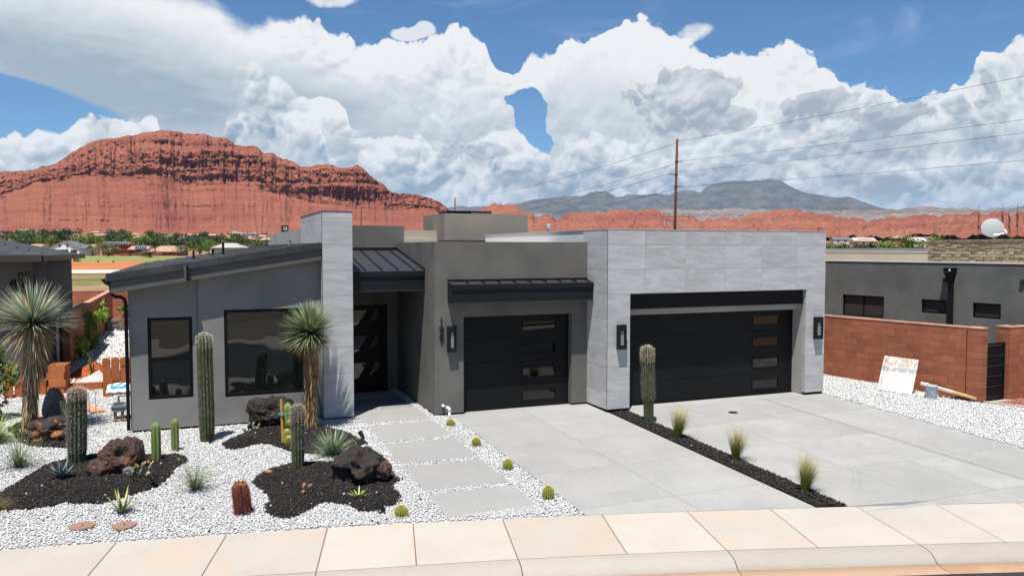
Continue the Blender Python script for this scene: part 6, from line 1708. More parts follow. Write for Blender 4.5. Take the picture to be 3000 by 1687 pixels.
# stone planter at the end of the side yard
pl = thing('stone_planter', 'low grey stone planter with green plants at the side yard end', 'planter', (-2.6, 41.0, -3.9))
PSTONE = block_mat('planter_stone', (0.27, 0.215, 0.185), (0.20, 0.16, 0.14))
MB().box(-3.66, -1.2, 41.08, 42.6, -4.0, -3.30).build('planter_core', CMUJOINT, pl)
rs = random.Random(4)
for c in range(6):
    x = -3.68
    while x < -1.25:
        w = rs.uniform(0.14, 0.34); x1 = min(x + w, -1.2)
        MB().box(x + 0.008, x1 - 0.008, 41.0 + rs.uniform(-0.02, 0.02), 41.12, -3.98 + c * 0.115, -3.98 + c * 0.115 + 0.105).build('stone', PSTONE, pl); x = x1


# ------------------------------------------------------------------ leafy things
def leaf_cloud(n, size, rad, mat_seed=0, flat=0.0, clump=7, shape=None):
    """leaf-sized faces gathered in clumps inside an ellipsoid; returns arrays"""
    rs = np.random.RandomState(mat_seed); rad = np.array(rad, float)
    cl = rs.normal(0, 1, (clump, 3)); cl /= np.linalg.norm(cl, axis=1)[:, None]; cl *= rs.uniform(0.25, 0.95, (clump, 1)) ** 0.6
    if shape: cl = shape(cl, rs)
    cr = rs.uniform(0.25, 0.48, clump)
    idx = rs.randint(0, clump, n); d = rs.normal(0, 1, (n, 3)); d /= np.linalg.norm(d, axis=1)[:, None]
    p = cl[idx] + d * (cr[idx] * rs.uniform(0.55, 1.08, n) ** 0.5)[:, None]
    nor = d + rs.normal(0, 0.55, (n, 3)) + np.array([0, 0, 0.35]); nor /= np.linalg.norm(nor, axis=1)[:, None]
    a = np.cross(nor, rs.normal(0, 1, (n, 3))); a /= np.linalg.norm(a, axis=1)[:, None]; b = np.cross(nor, a)
    s = size * rs.uniform(0.55, 1.35, n)[:, None]; P = p * rad
    V = np.stack([P - a * s, P + b * s * 0.62, P + a * s, P - b * s * 0.62], 1).reshape(-1, 3)
    F = np.arange(4 * n).reshape(-1, 4); r = np.repeat(rs.rand(n) * 0.4 + 0.6 * rs.rand(clump)[idx], 4); t = np.repeat(np.clip(rs.rand(n), 0, 1), 4)
    return V, F, t, r


def shrub(name, label, cat, loc, rad, n, size, mat, seed, stem=True, clump=9, group=None, part='foliage'):
    t = thing(name, label, cat, loc, group); V, F, tt, rr = leaf_cloud(n, size, rad, seed, clump=clump); V[:, 2] += rad[2] * 0.95
    np_mesh(part, V, F, mat, False, {'t': tt, 'r': rr}, t, True)
    if stem:
        m = MB()
        rs = random.Random(seed)
        for k in range(4): m.tube([(0, 0, -0.05), (rs.uniform(-.3, .3) * rad[0], rs.uniform(-.3, .3) * rad[1], rad[2] * 0.8), (rs.uniform(-.8, .8) * rad[0], rs.uniform(-.8, .8) * rad[1], rad[2] * 1.5)], [0.02, 0.014, 0.006], 5)
        m.build('branches', BARK, t, local=True)
    return t
# vines trained along the left wall
for k, (y, z, ry, rzz, n) in enumerate(((31.0, -3.3, 0.9, 0.45, 420), (33.6, -2.9, 1.3, 0.5, 520), (36.0, -2.8, 1.3, 0.5, 480), (34.5, -3.5, 2.2, 0.35, 480), (38.5, -2.75, 1.4, 0.42, 420))):
    shrub('climbing_shrub', ['leafy climbing shrub at the near end of the left block wall', 'leafy climbing shrub low on the left block wall, second from the pillar', 'leafy climbing shrub reaching the top of the left block wall', 'sprawling shrub at the foot of the left block wall', 'leafy climbing shrub furthest back on the left block wall'][k], 'shrub', (-3.62, y, z - rzz), (0.22, ry, rzz), n, 0.055, LF_SHRUB if k % 2 else LF_SHRUBY, 20 + k, clump=12)
shrub('sapling', 'thin leafless sapling in front of the red soil heap', 'sapling', (-2.75, 26.3, gz(0, 26) + 0.1), (0.30, 0.3, 0.55), 60, 0.035, LF_SHRUB, 31, clump=9)
shrub('planter_plant', 'green leafy plants growing in the stone planter', 'plant', (-2.4, 41.7, -3.35), (0.9, 0.5, 0.42), 900, 0.06, LF_SHRUB, 33, clump=12)
shrub('planter_plant', 'tan grassy plant behind the stone planter', 'plant', (-2.2, 42.9, -3.45), (0.6, 0.4, 0.42), 420, 0.05, LF_T4, 34, clump=8)
green_column('small grey-green column cactus in the stone planter', -2.15, 41.6, 0.13, 1.0, 8, 0.3, CAC_PALE).location.z = -3.35
# left edge
shrub('green_shrub', 'dark green shrub at the left edge behind the yucca', 'shrub', (-4.55, 21.6, gz(0, 21)), (0.62, 0.7, 0.9), 2600, 0.045, LF_SHRUB, 40, clump=16)
tuft('yucca_clump', 'bright green leafy clump cut by the left edge', 'plant', -3.95, 19.2, 360, 0.85, 0.016, LF_SHRUBY, 0.15, 0.55, segs=4, r0=0.12)
tuft('desert_grass', 'straw-coloured grass tuft behind the left yucca head', 'grass', -4.55, 30.6, 400, 1.15, 0.012, LF_FEATHER, 0.25, 0.5, segs=4, r0=0.15).location.z = -3.2
shrub('green_shrub', 'small green bush under the straw grass behind the pillar', 'shrub', (-4.7, 30.4, -3.2), (0.75, 0.4, 0.42), 500, 0.05, LF_SHRUBY, 44)
shrub('rose_bush', 'dark rose bush with red flowers at the right edge', 'bush', (21.35, 13.55, gz(21, 13.5)), (0.45, 0.45, 0.62), 1500, 0.04, LF_ROSE, 45, clump=14)
# yucca standing beyond the left wall
yucca('distant dark yucca tree before the rear block wall', -6.3, 39.0, -3.95, 2.25, 0.85, 0.0, None, 1.4, (LF_SOTOL, LF_HESP, LF_HESP), n_leaf=420, skirt_long=0.6, r0=0.2, zlo=-0.5)
shrub('green_shrub', 'dark bush at the foot of the distant yucca', 'shrub', (-5.7, 38.6, -3.95), (0.9, 0.7, 0.5), 700, 0.06, LF_SOTOL, 47)

# ------------------------------------------------------------------ neighbour on the right
nb = thing('neighbour_house_right', 'grey-green stucco house behind the red wall at right', 'house', (22.5, 19.0, -4.1))
W0, W1 = Vector((21.6, 23.0, 0)), Vector((22.6, 15.0, 0)); wt = (W1 - W0).normalized(); wn = Vector((wt.y, -wt.x, 0))
if wn.x > 0: wn = -wn
def NP(s, z, d=0.0): return W0 + wt * s + wn * d + Vector((0, 0, z))
def nbox(s0, s1, d0, d1, z0, z1):
    m = MB(); return m.hexa([NP(s0, z0, d1), NP(s1, z0, d1), NP(s1, z0, d0), NP(s0, z0, d0), NP(s0, z1, d1), NP(s1, z1, d1), NP(s1, z1, d0), NP(s0, z1, d0)])
NW = [(1.13, 2.79, -2.38, -1.637), (4.15, 5.01, -2.083, -1.64), (5.835, 6.685, -2.116, -1.655)]
xs = sorted({-2.0, 12.0, *[a for w in NW for a in w[:2]]}); m = MB()
for a, b in zip(xs, xs[1:]):
    hole = [w for w in NW if w[0] < b - 1e-6 and w[1] > a + 1e-6]
    for lo, hi in ([(-4.2, hole[0][2]), (hole[0][3], -0.45)] if hole else [(-4.2, -0.45)]):
        m.hexa([NP(a, lo, 0), NP(b, lo, 0), NP(b, lo, -0.25), NP(a, lo, -0.25), NP(a, hi, 0), NP(b, hi, 0), NP(b, hi, -0.25), NP(a, hi, -0.25)])
m.build('wall', STUCCO_NB, nb)
nbox(-2.0, 12.0, -0.27, 0.02, -0.448, -0.425).build('coping', M('pale_coping', (0.66, 0.62, 0.55), 0.8, 0.2), nb)
SCREEN = M('window_screen', (0.045, 0.038, 0.034), 0.7, 0.2)
for (a, b, lo, hi), split in zip(NW, (True, False, False)):
    f = MB(); t_ = 0.05
    for q in ((a, b, lo, lo + t_), (a, b, hi - t_, hi), (a, a + t_, lo + t_, hi - t_), (b - t_, b, lo + t_, hi - t_)):
        f.hexa([NP(q[0], q[2], -0.04), NP(q[1], q[2], -0.04), NP(q[1], q[2], -0.10), NP(q[0], q[2], -0.10), NP(q[0], q[3], -0.04), NP(q[1], q[3], -0.04), NP(q[1], q[3], -0.10), NP(q[0], q[3], -0.10)])
    wd = f.build('window', FRAME, nb)
    parts = [(a + t_, (a + b) / 2 - 0.015), ((a + b) / 2 + 0.015, b - t_)] if split else [(a + t_, b - t_)]
    for p, q in parts: nbox(p, q, -0.085, -0.075, lo + t_, hi - t_).build('screen', SCREEN, wd)
    if split: nbox((a + b) / 2 - 0.015, (a + b) / 2 + 0.015, -0.095, -0.05, lo + t_, hi - t_).build('mullion', FRAME, wd)
ds = nbox(5.09, 5.23, 0.0, 0.09, -4.1, -1.0).build('downspout', SPOT, nb)
m = MB(); m.hexa([NP(5.10, -1.02, 0.09), NP(5.22, -1.02, 0.09), NP(5.22, -1.02, 0), NP(5.10, -1.02, 0), NP(4.99, -0.75, 0.2), NP(5.31, -0.75, 0.2), NP(5.31, -0.75, 0), NP(4.99, -0.75, 0)]); m.build('leader_funnel', SPOT, ds)
hb = nbox(5.02, 5.31, 0.0, 0.24, -0.735, -0.61).build('scupper_box', SPOT, ds)
nbox(5.0, 5.33, -0.02, 0.26, -0.605, -0.59).build('scupper_rim', TRIM, ds)
nbox(5.20, 5.25, 0.24, 0.25, -0.70, -0.61).build('scupper_stain', WHITE, ds)
for s, z in ((4.88, -0.93), (7.23, -0.90)):
    v = nbox(s, s + 0.13, 0.0, 0.05, z - 0.12, z).build('wall_vent', SPOT, nb)
    for k in range(3): nbox(s + 0.01, s + 0.12, 0.05, 0.065, z - 0.10 + k * 0.035, z - 0.08 + k * 0.035).build('louvre', TRIM, v)
# roofscape behind
V0, V1 = Vector((25, 26, 0)), Vector((26, 18, 0)); vt = (V1 - V0).normalized(); vn = Vector((vt.y, -vt.x, 0)); vn = -vn if vn.x > 0 else vn
def VP_(s, z, d=0.0): return V0 + vt * s + vn * d + Vector((0, 0, z))
def vbox(s0, s1, d0, d1, z0, z1): return MB().hexa([VP_(s0, z0, d1), VP_(s1, z0, d1), VP_(s1, z0, d0), VP_(s0, z0, d0), VP_(s0, z1, d1), VP_(s1, z1, d1), VP_(s1, z1, d0), VP_(s0, z1, d0)])
vbox(-3.0, 4.46, -0.3, 0.0, -0.7, -0.125).build('inner_parapet', CREAM, nb)
vbox(-3.0, 4.46, -0.32, 0.02, -0.123, -0.105).build('coping', MATS['pale_coping'], nb)
vbox(-3.0, 4.47, -2.6, -2.3, -0.6, 0.02).build('far_parapet', STUCCO_LT, nb)
MB().hexa([NP(-2, -0.75, -0.3), NP(12, -0.75, -0.3), VP_(12, -0.75, 0.0), VP_(-3, -0.75, 0.0), NP(-2, -0.7, -0.3), NP(12, -0.7, -0.3), VP_(12, -0.7, 0.0), VP_(-3, -0.7, 0.0)]).build('flat_roof', MEMBRANE, nb)
# ledge-stone parapet, every stone its own piece
core = vbox(4.48, 10.0, -0.4, -0.02, -0.7, 0.29).build('stone_parapet', M('stone_mortar', (0.16, 0.125, 0.09), 0.95, 0.05), nb)
rs = random.Random(12); z = -0.5
while z < 0.25:
    h = rs.choice((0.045, 0.06, 0.085, 0.11)); h = min(h, 0.285 - z); s = 4.46
    while s < 8.3:
        w = rs.uniform(0.10, 0.34) if h > 0.05 else rs.uniform(0.16, 0.45); b = min(s + w, 8.3); d = rs.uniform(-0.005, 0.05); g = 0.008
        q = [VP_(s + g, z + g * .7 + rs.uniform(0, .01), d), VP_(b - g, z + g * .7 + rs.uniform(0, .01), d), VP_(b - g, z + g * .7, -0.03), VP_(s + g, z + g * .7, -0.03), VP_(s + g, z + h - rs.uniform(0, .012), d), VP_(b - g, z + h - rs.uniform(0, .012), d), VP_(b - g, z + h, -0.03), VP_(s + g, z + h, -0.03)]
        MB().hexa(q).build('stone', STONE, core); s = b
    z += h
vbox(4.44, 10.0, -0.42, 0.06, 0.288, 0.318).build('stone_cap', STONE, core)
dish = thing('satellite_dish', 'grey satellite dish on the stone parapet at right', 'satellite dish', tuple(VP_(6.75, 0.318, -0.2)))
m = MB(); n = 24; rings = 7
for i in range(rings):
    r = 0.36 * i / (rings - 1)
    for j in range(n):
        a = 2 * math.pi * j / n; m.v.append((r * math.cos(a), 0.35 * r * r, r * math.sin(a) * 0.95))
m.f = [tuple(q) for q in grid_faces(rings, n, True)]
rf = m.build('reflector', M('dish_grey', (0.34, 0.35, 0.36), 0.5, 0.3), dish, smooth=True, local=True); rf.rotation_euler = (-0.25, 0.0, -0.75); rf.location = (-0.08, 0, 0.42)
MB().tube([(0, 0, 0), (0, 0, 0.2), (-0.06, 0.02, 0.4)], 0.022, 8).build('mast', STEEL, dish, local=True)
MB().tube([(-0.15, -0.1, 0.16), (0.05, -0.32, 0.20), (0.12, -0.40, 0.25)], 0.016, 8).build('feed_arm', STEEL, dish, local=True)
MB().tube([(0.10, -0.38, 0.22), (0.08, -0.30, 0.34)], [0.03, 0.045], 10).build('feed_horn', WHITE, dish, local=True)

# ------------------------------------------------------------------ neighbour on the left
nl = thing('neighbour_house_left', 'brown stucco house with grey tiled roof at the left edge', 'house', (-6.5, 27.0, -4.0))
wins = [(-6.45, -5.05, -2.6, -1.1), (-4.53, -4.30, -1.75, -0.67), (-4.25, -4.14, -1.75, -0.66)]
wall_y(MB(), -12.0, -4.19, 26.0, 26.25, -4.1, -0.28, [(-8.4, -5.02, -2.35, -0.98), (-4.545, -4.255, -1.85, -0.66)]).build('wall', STUCCO_NL, nl)
MB().box(-4.44, -4.19, 26.25, 34.0, -4.1, -0.28).build('wall', STUCCO_NL, nl)
w = MB().box(-8.4, -5.02, 26.06, 26.12, -2.35, -0.98).build('window', FRAME, nl)
MB().box(-8.3, -5.14, 26.05, 26.065, -2.25, -1.08).build('pane', GLASS, w)
for x0, x1 in ((-4.545, -4.42), (-4.38, -4.255)):
    w = MB().box(x0, x1, 26.06, 26.12, -1.85, -0.66).build('window', FRAME, nl)
    MB().box(x0 + 0.02, x1 - 0.03, 26.045, 26.065, -1.80, -0.70).build('pane', GLASS, w)
w = MB().hexa([(-4.74, 25.88, -1.20), (-4.60, 25.88, -1.20), (-4.58, 26.0, -1.20), (-4.76, 26.0, -1.20), (-4.70, 25.9, -0.88), (-4.64, 25.9, -0.88), (-4.62, 26.0, -0.88), (-4.72, 26.0, -0.88)]).build('wall_lamp', SPOT, nl)
MB().obox((-4.67, 25.93, -1.04), (0.07, 0, 0), (0, 0.05, 0), (0.0, 0, 0.08)).build('lamp_body', SPOT, w)
r_ = MB().hexa([(-13, 25.5, -0.30), (-3.86, 25.5, -0.30), (-3.86, 34.5, -0.30), (-13, 34.5, -0.30), (-13, 25.5, -0.22), (-3.86, 25.5, -0.22), (-3.86, 34.5, -0.22), (-13, 34.5, -0.22)]).build('roof', STUCCO_NL, nl)
MB().box(-13, -3.82, 25.42, 25.5, -0.36, -0.19).build('fascia_gutter', M('bronze_gutter', (0.055, 0.043, 0.035), 0.5, 0.4), r_)
MB().box(-3.86, -3.78, 25.42, 34.5, -0.36, -0.19).build('fascia_gutter', MATS['bronze_gutter'], r_)
for k in range(7):                                      # hip roof courses seen edge on
    y0 = 25.45 + k * 0.36; z0 = -0.17 + k * 0.085; xr = -3.90 - k * 0.36
    x = xr
    while x > -12.5:
        x1 = max(x - 0.42, -12.5)
        MB().hexa([(x1 + 0.004, y0, z0 - 0.03), (x - 0.004, y0, z0 - 0.03), (x - 0.004, y0 + 0.40, z0 + 0.06), (x1 + 0.004, y0 + 0.40, z0 + 0.06), (x1 + 0.004, y0, z0), (x - 0.004, y0, z0), (x - 0.004, y0 + 0.40, z0 + 0.09), (x1 + 0.004, y0 + 0.40, z0 + 0.09)]).build('roof_tile', ROOFTILE, r_); x = x1
MB().hexa([(-12.5, 25.5, -0.2), (-3.92, 25.5, -0.2), (-3.92, 34.4, -0.2), (-12.5, 34.4, -0.2), (-12.5, 28.0, 0.4), (-6.4, 28.0, 0.4), (-6.4, 32.0, 0.4), (-12.5, 32.0, 0.4)]).build('roof_deck', ROOFTILE, r_)
MB().tube([(-3.84, 25.55, -0.34), (-3.86, 25.6, -0.50), (-4.0, 25.85, -0.60), (-4.14, 25.95, -0.68), (-4.15, 25.96, -0.80), (-4.15, 25.96, -4.0)], 0.045, 8).build('downspout', MATS['bronze_gutter'], nl)

# ------------------------------------------------------------------ fields, road and far bank beyond the rear wall
def field_mat(name, cols, sc):
    m, nt, b = new_mat(name); p = pos(nt)
    q = scaled(nt, p, (0.35, 1.0, 1.0))
    c = rgb_mix(nt, noise(nt, q, sc, 6.0, 0.62).step(0.36, 0.60), cols[0], cols[1])
    c = rgb_mix(nt, noise(nt, q, sc * 0.45, 5.0, 0.6).step(0.52, 0.64), c, cols[2])
    c = rgb_mix(nt, noise(nt, q, sc * 6, 3.0, 0.6).step(0.4, 0.75) * 0.5, c, tuple(x * 0.55 for x in cols[1]))
    setc(nt, b, c); b.inputs['Roughness'].default_value = 0.95; b.inputs['Specular IOR Level'].default_value = 0.05; return m
DRYF = field_mat('dry_grass_field', ((0.235, 0.185, 0.085), (0.135, 0.135, 0.05), (0.30, 0.20, 0.10)), 0.16)
GREENF = field_mat('green_weed_field', ((0.085, 0.12, 0.038), (0.12, 0.13, 0.05), (0.26, 0.175, 0.085)), 0.12)
ORANGEB = field_mat('orange_dirt_bank', ((0.44, 0.165, 0.075), (0.38, 0.14, 0.065), (0.30, 0.16, 0.07)), 0.1)
LIMEF = field_mat('lime_grass_field', ((0.19, 0.225, 0.055), (0.24, 0.25, 0.08), (0.27, 0.235, 0.11)), 0.05)
ROADF = M('pale_far_road', (0.42, 0.39, 0.34), 0.9, 0.1)
KERBF = M('white_far_kerb', (0.68, 0.65, 0.60), 0.85, 0.1)
def band(name, y0, y1, mat, z=-3.98, dz=0.0, x0=-120, x1=260, n=40, rough=0.0):
    xs = np.linspace(x0, x1, n * 3); ys_ = np.linspace(y0, y1, n); gx, gy = np.meshgrid(xs, ys_)
    tilt = 0.0
    zz = z + dz * np.sin(np.clip((gy - y0) / (y1 - y0), 0, 1) * math.pi) + rough * (fbm(gx * 0.2, gy * 0.2, y0, 4) - 0.5) * np.sin(np.clip((gy - y0) / (y1 - y0), 0, 1) * math.pi)
    # the land lies slightly turned against the house
    return tag(np_mesh(name, np.column_stack([gx.ravel(), (gy - gx * 0.20).ravel(), zz.ravel()]), grid_faces(*gx.shape), mat, True), kind='structure')
band('dry_field', 47.5, 108, DRYF, -4.02, 0.0, rough=0.5)
band('weed_field', 108, 143, GREENF, -4.01, rough=0.25)
band('far_kerb', 143, 146.5, KERBF, -3.96); band('far_road', 146.5, 158, ROADF, -3.97); band('far_kerb', 158, 163, KERBF, -3.95)
band('dirt_bank', 163, 226, ORANGEB, -4.0, 0.9, rough=1.2)
band('grass_field', 226, 455, LIMEF, -4.0, 0.2, rough=0.4)
tag(heap('straw_heap', 'tussocks of dry straw grass in the near field', -9, 93, 14, 2.2, 1.4, LF_DRYP if False else DRYF, 6, 'grass'), kind='stuff') if False else None


# ------------------------------------------------------------------ trees
TREE_MESH = {}
def tree_mesh(kind, mat, seed):
    key = (kind, seed)
    if key not in TREE_MESH:
        n, size, clump = {'round': (1500, 0.075, 22), 'tall': (1300, 0.07, 22), 'bush': (1300, 0.07, 20), 'cone': (900, 0.06, 18)}[kind]
        sh = None
        if kind == 'cone':
            def sh(cl, rs):
                h = rs.uniform(-0.95, 0.95, len(cl)); a = rs.uniform(0, 6.283, len(cl)); r = (0.95 - h) * 0.36; return np.stack([r * np.cos(a), r * np.sin(a), h], 1)
        V, F, t, r = leaf_cloud(n, size, (1, 1, 1), seed, clump=clump, shape=sh)
        V[:, 2] = V[:, 2] * (0.78 if kind == 'round' else 0.62 if kind == 'bush' else 1.0)
        lo = V[:, 2].min(); V[:, 2] -= lo
        if kind in ('round', 'tall'): V[:, 2] += 0.35
        o = np_mesh('crown', V, F, mat, False, {'t': t, 'r': r}); me = o.data; bpy.data.objects.remove(o)
        tr = MB().tube([(0, 0, -0.1), (0.02, 0, 0.6), (0.0, 0.03, 1.2)], [0.08, 0.06, 0.03], 6).tube([(0.02, 0, 0.5), (0.35, 0.1, 1.0)], [0.04, 0.015], 5).tube([(0.02, 0, 0.55), (-0.3, 0.15, 1.05)], [0.04, 0.015], 5).mesh('trunk', BARK)
        TREE_MESH[key] = (me, tr)
    return TREE_MESH[key]
def tree(name, label, x, y, z, w, h, kind, mat, seed, group=None, cat='tree'):
    t = thing(name, label, cat, (x, y, z), group, random.Random(seed * 7 + int(x)).uniform(0, 6.28)); me, tr = tree_mesh(kind, mat, seed)
    H = {'round': 1.95, 'tall': 2.3, 'bush': 1.25, 'cone': 2.0}[kind]
    t.scale = (w / 2, w / 2, h / H)
    for nm, d in (('crown', me), ('trunk', tr)):
        o = bpy.data.objects.new(nm, d); C.objects.link(o); o.parent = t
    return t
def PX(u, v, D):
    """a point at optical depth D on the line of sight through photo position (u, v); used to set out far things at their own distance"""
    a, b = (u - 1500) / 2316.28, (843.5 - v) / 2316.28; cp, sp = math.cos(0.0495), math.sin(0.0495); yr, z = cp + sp * b, -sp + cp * b
    cy, sy = math.cos(-0.3855), math.sin(-0.3855); return Vector((cy * a - sy * yr, sy * a + cy * yr, z)) * D
def zground(r): return -4.05 + 40 * min(1, max(0, (r - 450) / 1450)) ** 1.4
TG = 'trees of the valley belt'
rt = random.Random(21); mats = [(LF_T1, 1), (LF_T2, 2), (LF_T3, 3), (LF_T2, 4), (LF_T1, 5), (LF_T5, 6)]
belt = [  # u, width px, top v, optical depth, kind, colour index
 (18, 44, 692, 470, 'round', 5), (50, 60, 690, 500, 'round', 1), (95, 60, 682, 520, 'round', 1), (135, 40, 690, 480, 'round', 2), (165, 44, 672, 540, 'round', 0), (205, 70, 670, 560, 'round', 0), (245, 50, 684, 500, 'round', 2), (285, 50, 688, 520, 'round', 2),
 (330, 64, 682, 540, 'round', 0), (372, 56, 684, 520, 'round', 1), (410, 60, 690, 500, 'round', 2), (452, 54, 690, 510, 'round', 1), (490, 50, 694, 500, 'round', 1), (520, 44, 686, 540, 'round', 0), (548, 48, 690, 500, 'round', 0), (585, 54, 696, 480, 'round', 1),
 (612, 40, 700, 470, 'round', 2), (640, 46, 694, 520, 'round', 0), (676, 44, 698, 500, 'round', 1), (705, 40, 694, 540, 'round', 0), (738, 44, 702, 500, 'round', 1), (772, 36, 704, 520, 'round', 1), (30, 60, 676, 640, 'round', 0), (70, 70, 676, 660, 'round', 1), (120, 60, 672, 680, 'round', 0), (350, 60, 672, 690, 'round', 0), (440, 64, 676, 660, 'round', 0), (600, 60, 680, 690, 'round', 0), (690, 50, 684, 680, 'round', 0)]
for k, (u, w, vt_, D, kind, ci) in enumerate(belt):
    p = PX(u, 729, D); r = math.hypot(p.x, p.y); z = zground(r) - 0.3; W_ = w / 2316.28 * D; h = max(3.0, (729 - vt_) / 2316.28 * D - z)
    side = 'left of the white house' if u < 140 else 'behind the white house' if u < 260 else 'behind the brown house' if u < 430 else 'behind the tan-roofed house' if u < 540 else 'right of the tan-roofed house'
    tree('valley_tree', ['dark', 'mid-green', 'bright green', 'mid-green', 'dark', 'yellow-green'][ci] + ' tree in the valley ' + side + (', further back' if D > 630 else ''), p.x, p.y, z, W_ * 1.15, h, kind, *mats[ci], group=TG)
for lab, u, w, vb, vtop, D in (('large olive bush before the brown house', 318, 78, 750, 714, 400), ('olive bush left of the large one before the brown house', 272, 40, 749, 728, 415), ('low olive bush before the tan-roofed house', 440, 66, 754, 735, 345), ('pale olive bush right of the tan-roofed house', 532, 50, 746, 722, 420), ('small green bush right of the tan-roofed house', 590, 40, 740, 724, 410)):
    p = PX(u, vb, D); tree('olive_bush', lab, p.x, p.y, p.z, w / 2316.28 * D, (vb - vtop) / 2316.28 * D, 'bush', LF_T4 if 'olive' in lab else LF_T2, 7 if 'olive' in lab else 8, cat='bush')
# far belt and town trees that read as one mass
V, F, T_, R_2 = [], [], [], []; rs = np.random.RandomState(3)
base = [leaf_cloud(130, 0.22, (1, 1, 0.8), 50 + i, clump=7) for i in range(4)]; off_ = 0
for k in range(620):
    az = math.radians(rs.uniform(-14, 60)); r = 700 + 1050 * rs.rand() ** 0.8; z = zground(r); w = rs.uniform(5, 11); h = rs.uniform(5, 9.5)
    if az > math.radians(12) and rs.rand() < 0.4: continue
    v, f, t_, r_2 = base[k % 4]; V.append(v * np.array([w / 2, w / 2, h / 2]) + np.array([r * math.sin(az), r * math.cos(az), z + h * 0.42])); F.append(f + off_); off_ += len(v); T_.append(t_); R_2.append(np.clip(r_2 * 0.5 + rs.rand() * 0.5, 0, 1))
tag(np_mesh('far_tree_belt', np.concatenate(V), np.concatenate(F), LF_T1, False, {'t': np.concatenate(T_), 'r': np.concatenate(R_2)}), kind='stuff')
# young street trees on the far road
for lab, u, vb, vtop, w in (('young tree on the far road verge, leftmost of the pair', 222, 788, 758, 16), ('young tree on the far road verge, right of the pair', 230, 789, 757, 14), ('dark young tree on the far verge nearest the house eave', 335, 790, 766, 15), ('bare young tree on the far verge beside the left house', 119, 788, 770, 12)):
    p = PX(u, vb, 178); tree('young_tree', lab, p.x, p.y, p.z, w / 2316.28 * 178, (vb - vtop) / 2316.28 * 178, 'tall', LF_T2, 9, group='young trees on the far verge')
p = PX(288, 788, 176); t = thing('road_sign', 'small dark signpost on the far verge', 'sign', tuple(p)); MB().tube([(0, 0, -0.2), (0, 0, 1.7)], 0.04, 6).build('post', BLACK, t, local=True); MB().box(-0.18, 0.18, -0.02, 0.02, 1.5, 1.95).build('plate', BARK, t, local=True)
# palms and conifers
def palm(label, u, vb, vtop, D):
    p = PX(u, vb, D); h = (vb - vtop) / 2316.28 * D; t = thing('palm_tree', label, 'palm', tuple(p)); MB().tube([(0, 0, -0.3), (0, 0, h * 0.85)], [0.35, 0.28], 7).build('trunk', BARK, t, local=True)
    b = Blades()
    for k in range(46): b.add((0, 0, h * 0.85), rand_dir(-0.3, 0.9), h * 0.36, 0.5, 0.9, 3)
    b.build('crown', LF_T2, t)
palm('fan palm before the tan-roofed house', 454.5, 744, 723, 410); palm('fan palm above the left part of the brown house roof', 412, 724, 708, 480)
for k, (u, vtop, w, D) in enumerate(((2864, 680, 12, 34), (2935, 682, 20, 34), (2955, 684, 16, 34), (2978, 678, 17, 34))):
    p = PX(u, 729, D); z = -3.9; tree('conifer', ['thin conifer left of the satellite dish', 'conifer just right of the satellite dish', 'second conifer right of the satellite dish', 'conifer nearest the right edge behind the stone parapet'][k], p.x, p.y, z, w / 2316.28 * D * 1.4, (729 - vtop) / 2316.28 * D - z, 'cone', LF_CON, 10, group='conifers behind the stone parapet')
for k, (u, vtop, w, D, ci) in enumerate(((2440, 716, 60, 120, 1), (2520, 714, 70, 130, 0), (2600, 706, 60, 110, 2), (2650, 696, 80, 105, 1), (2695, 692, 90, 110, 2), (2740, 692, 60, 115, 1), (2570, 712, 80, 140, 0), (2470, 714, 60, 150, 0))):
    p = PX(u, 729, D); z = -4.0; tree('garden_tree', ['bright', 'dark', 'lime', 'broad', 'tallest', 'rightmost', 'deep green far', 'small far'][k] + ' green tree behind the parapet of the right-hand house', p.x, p.y, z, w / 2316.28 * D * 1.3, (729 - vtop) / 2316.28 * D - z, 'round', *mats[ci], group='trees behind the right-hand house')

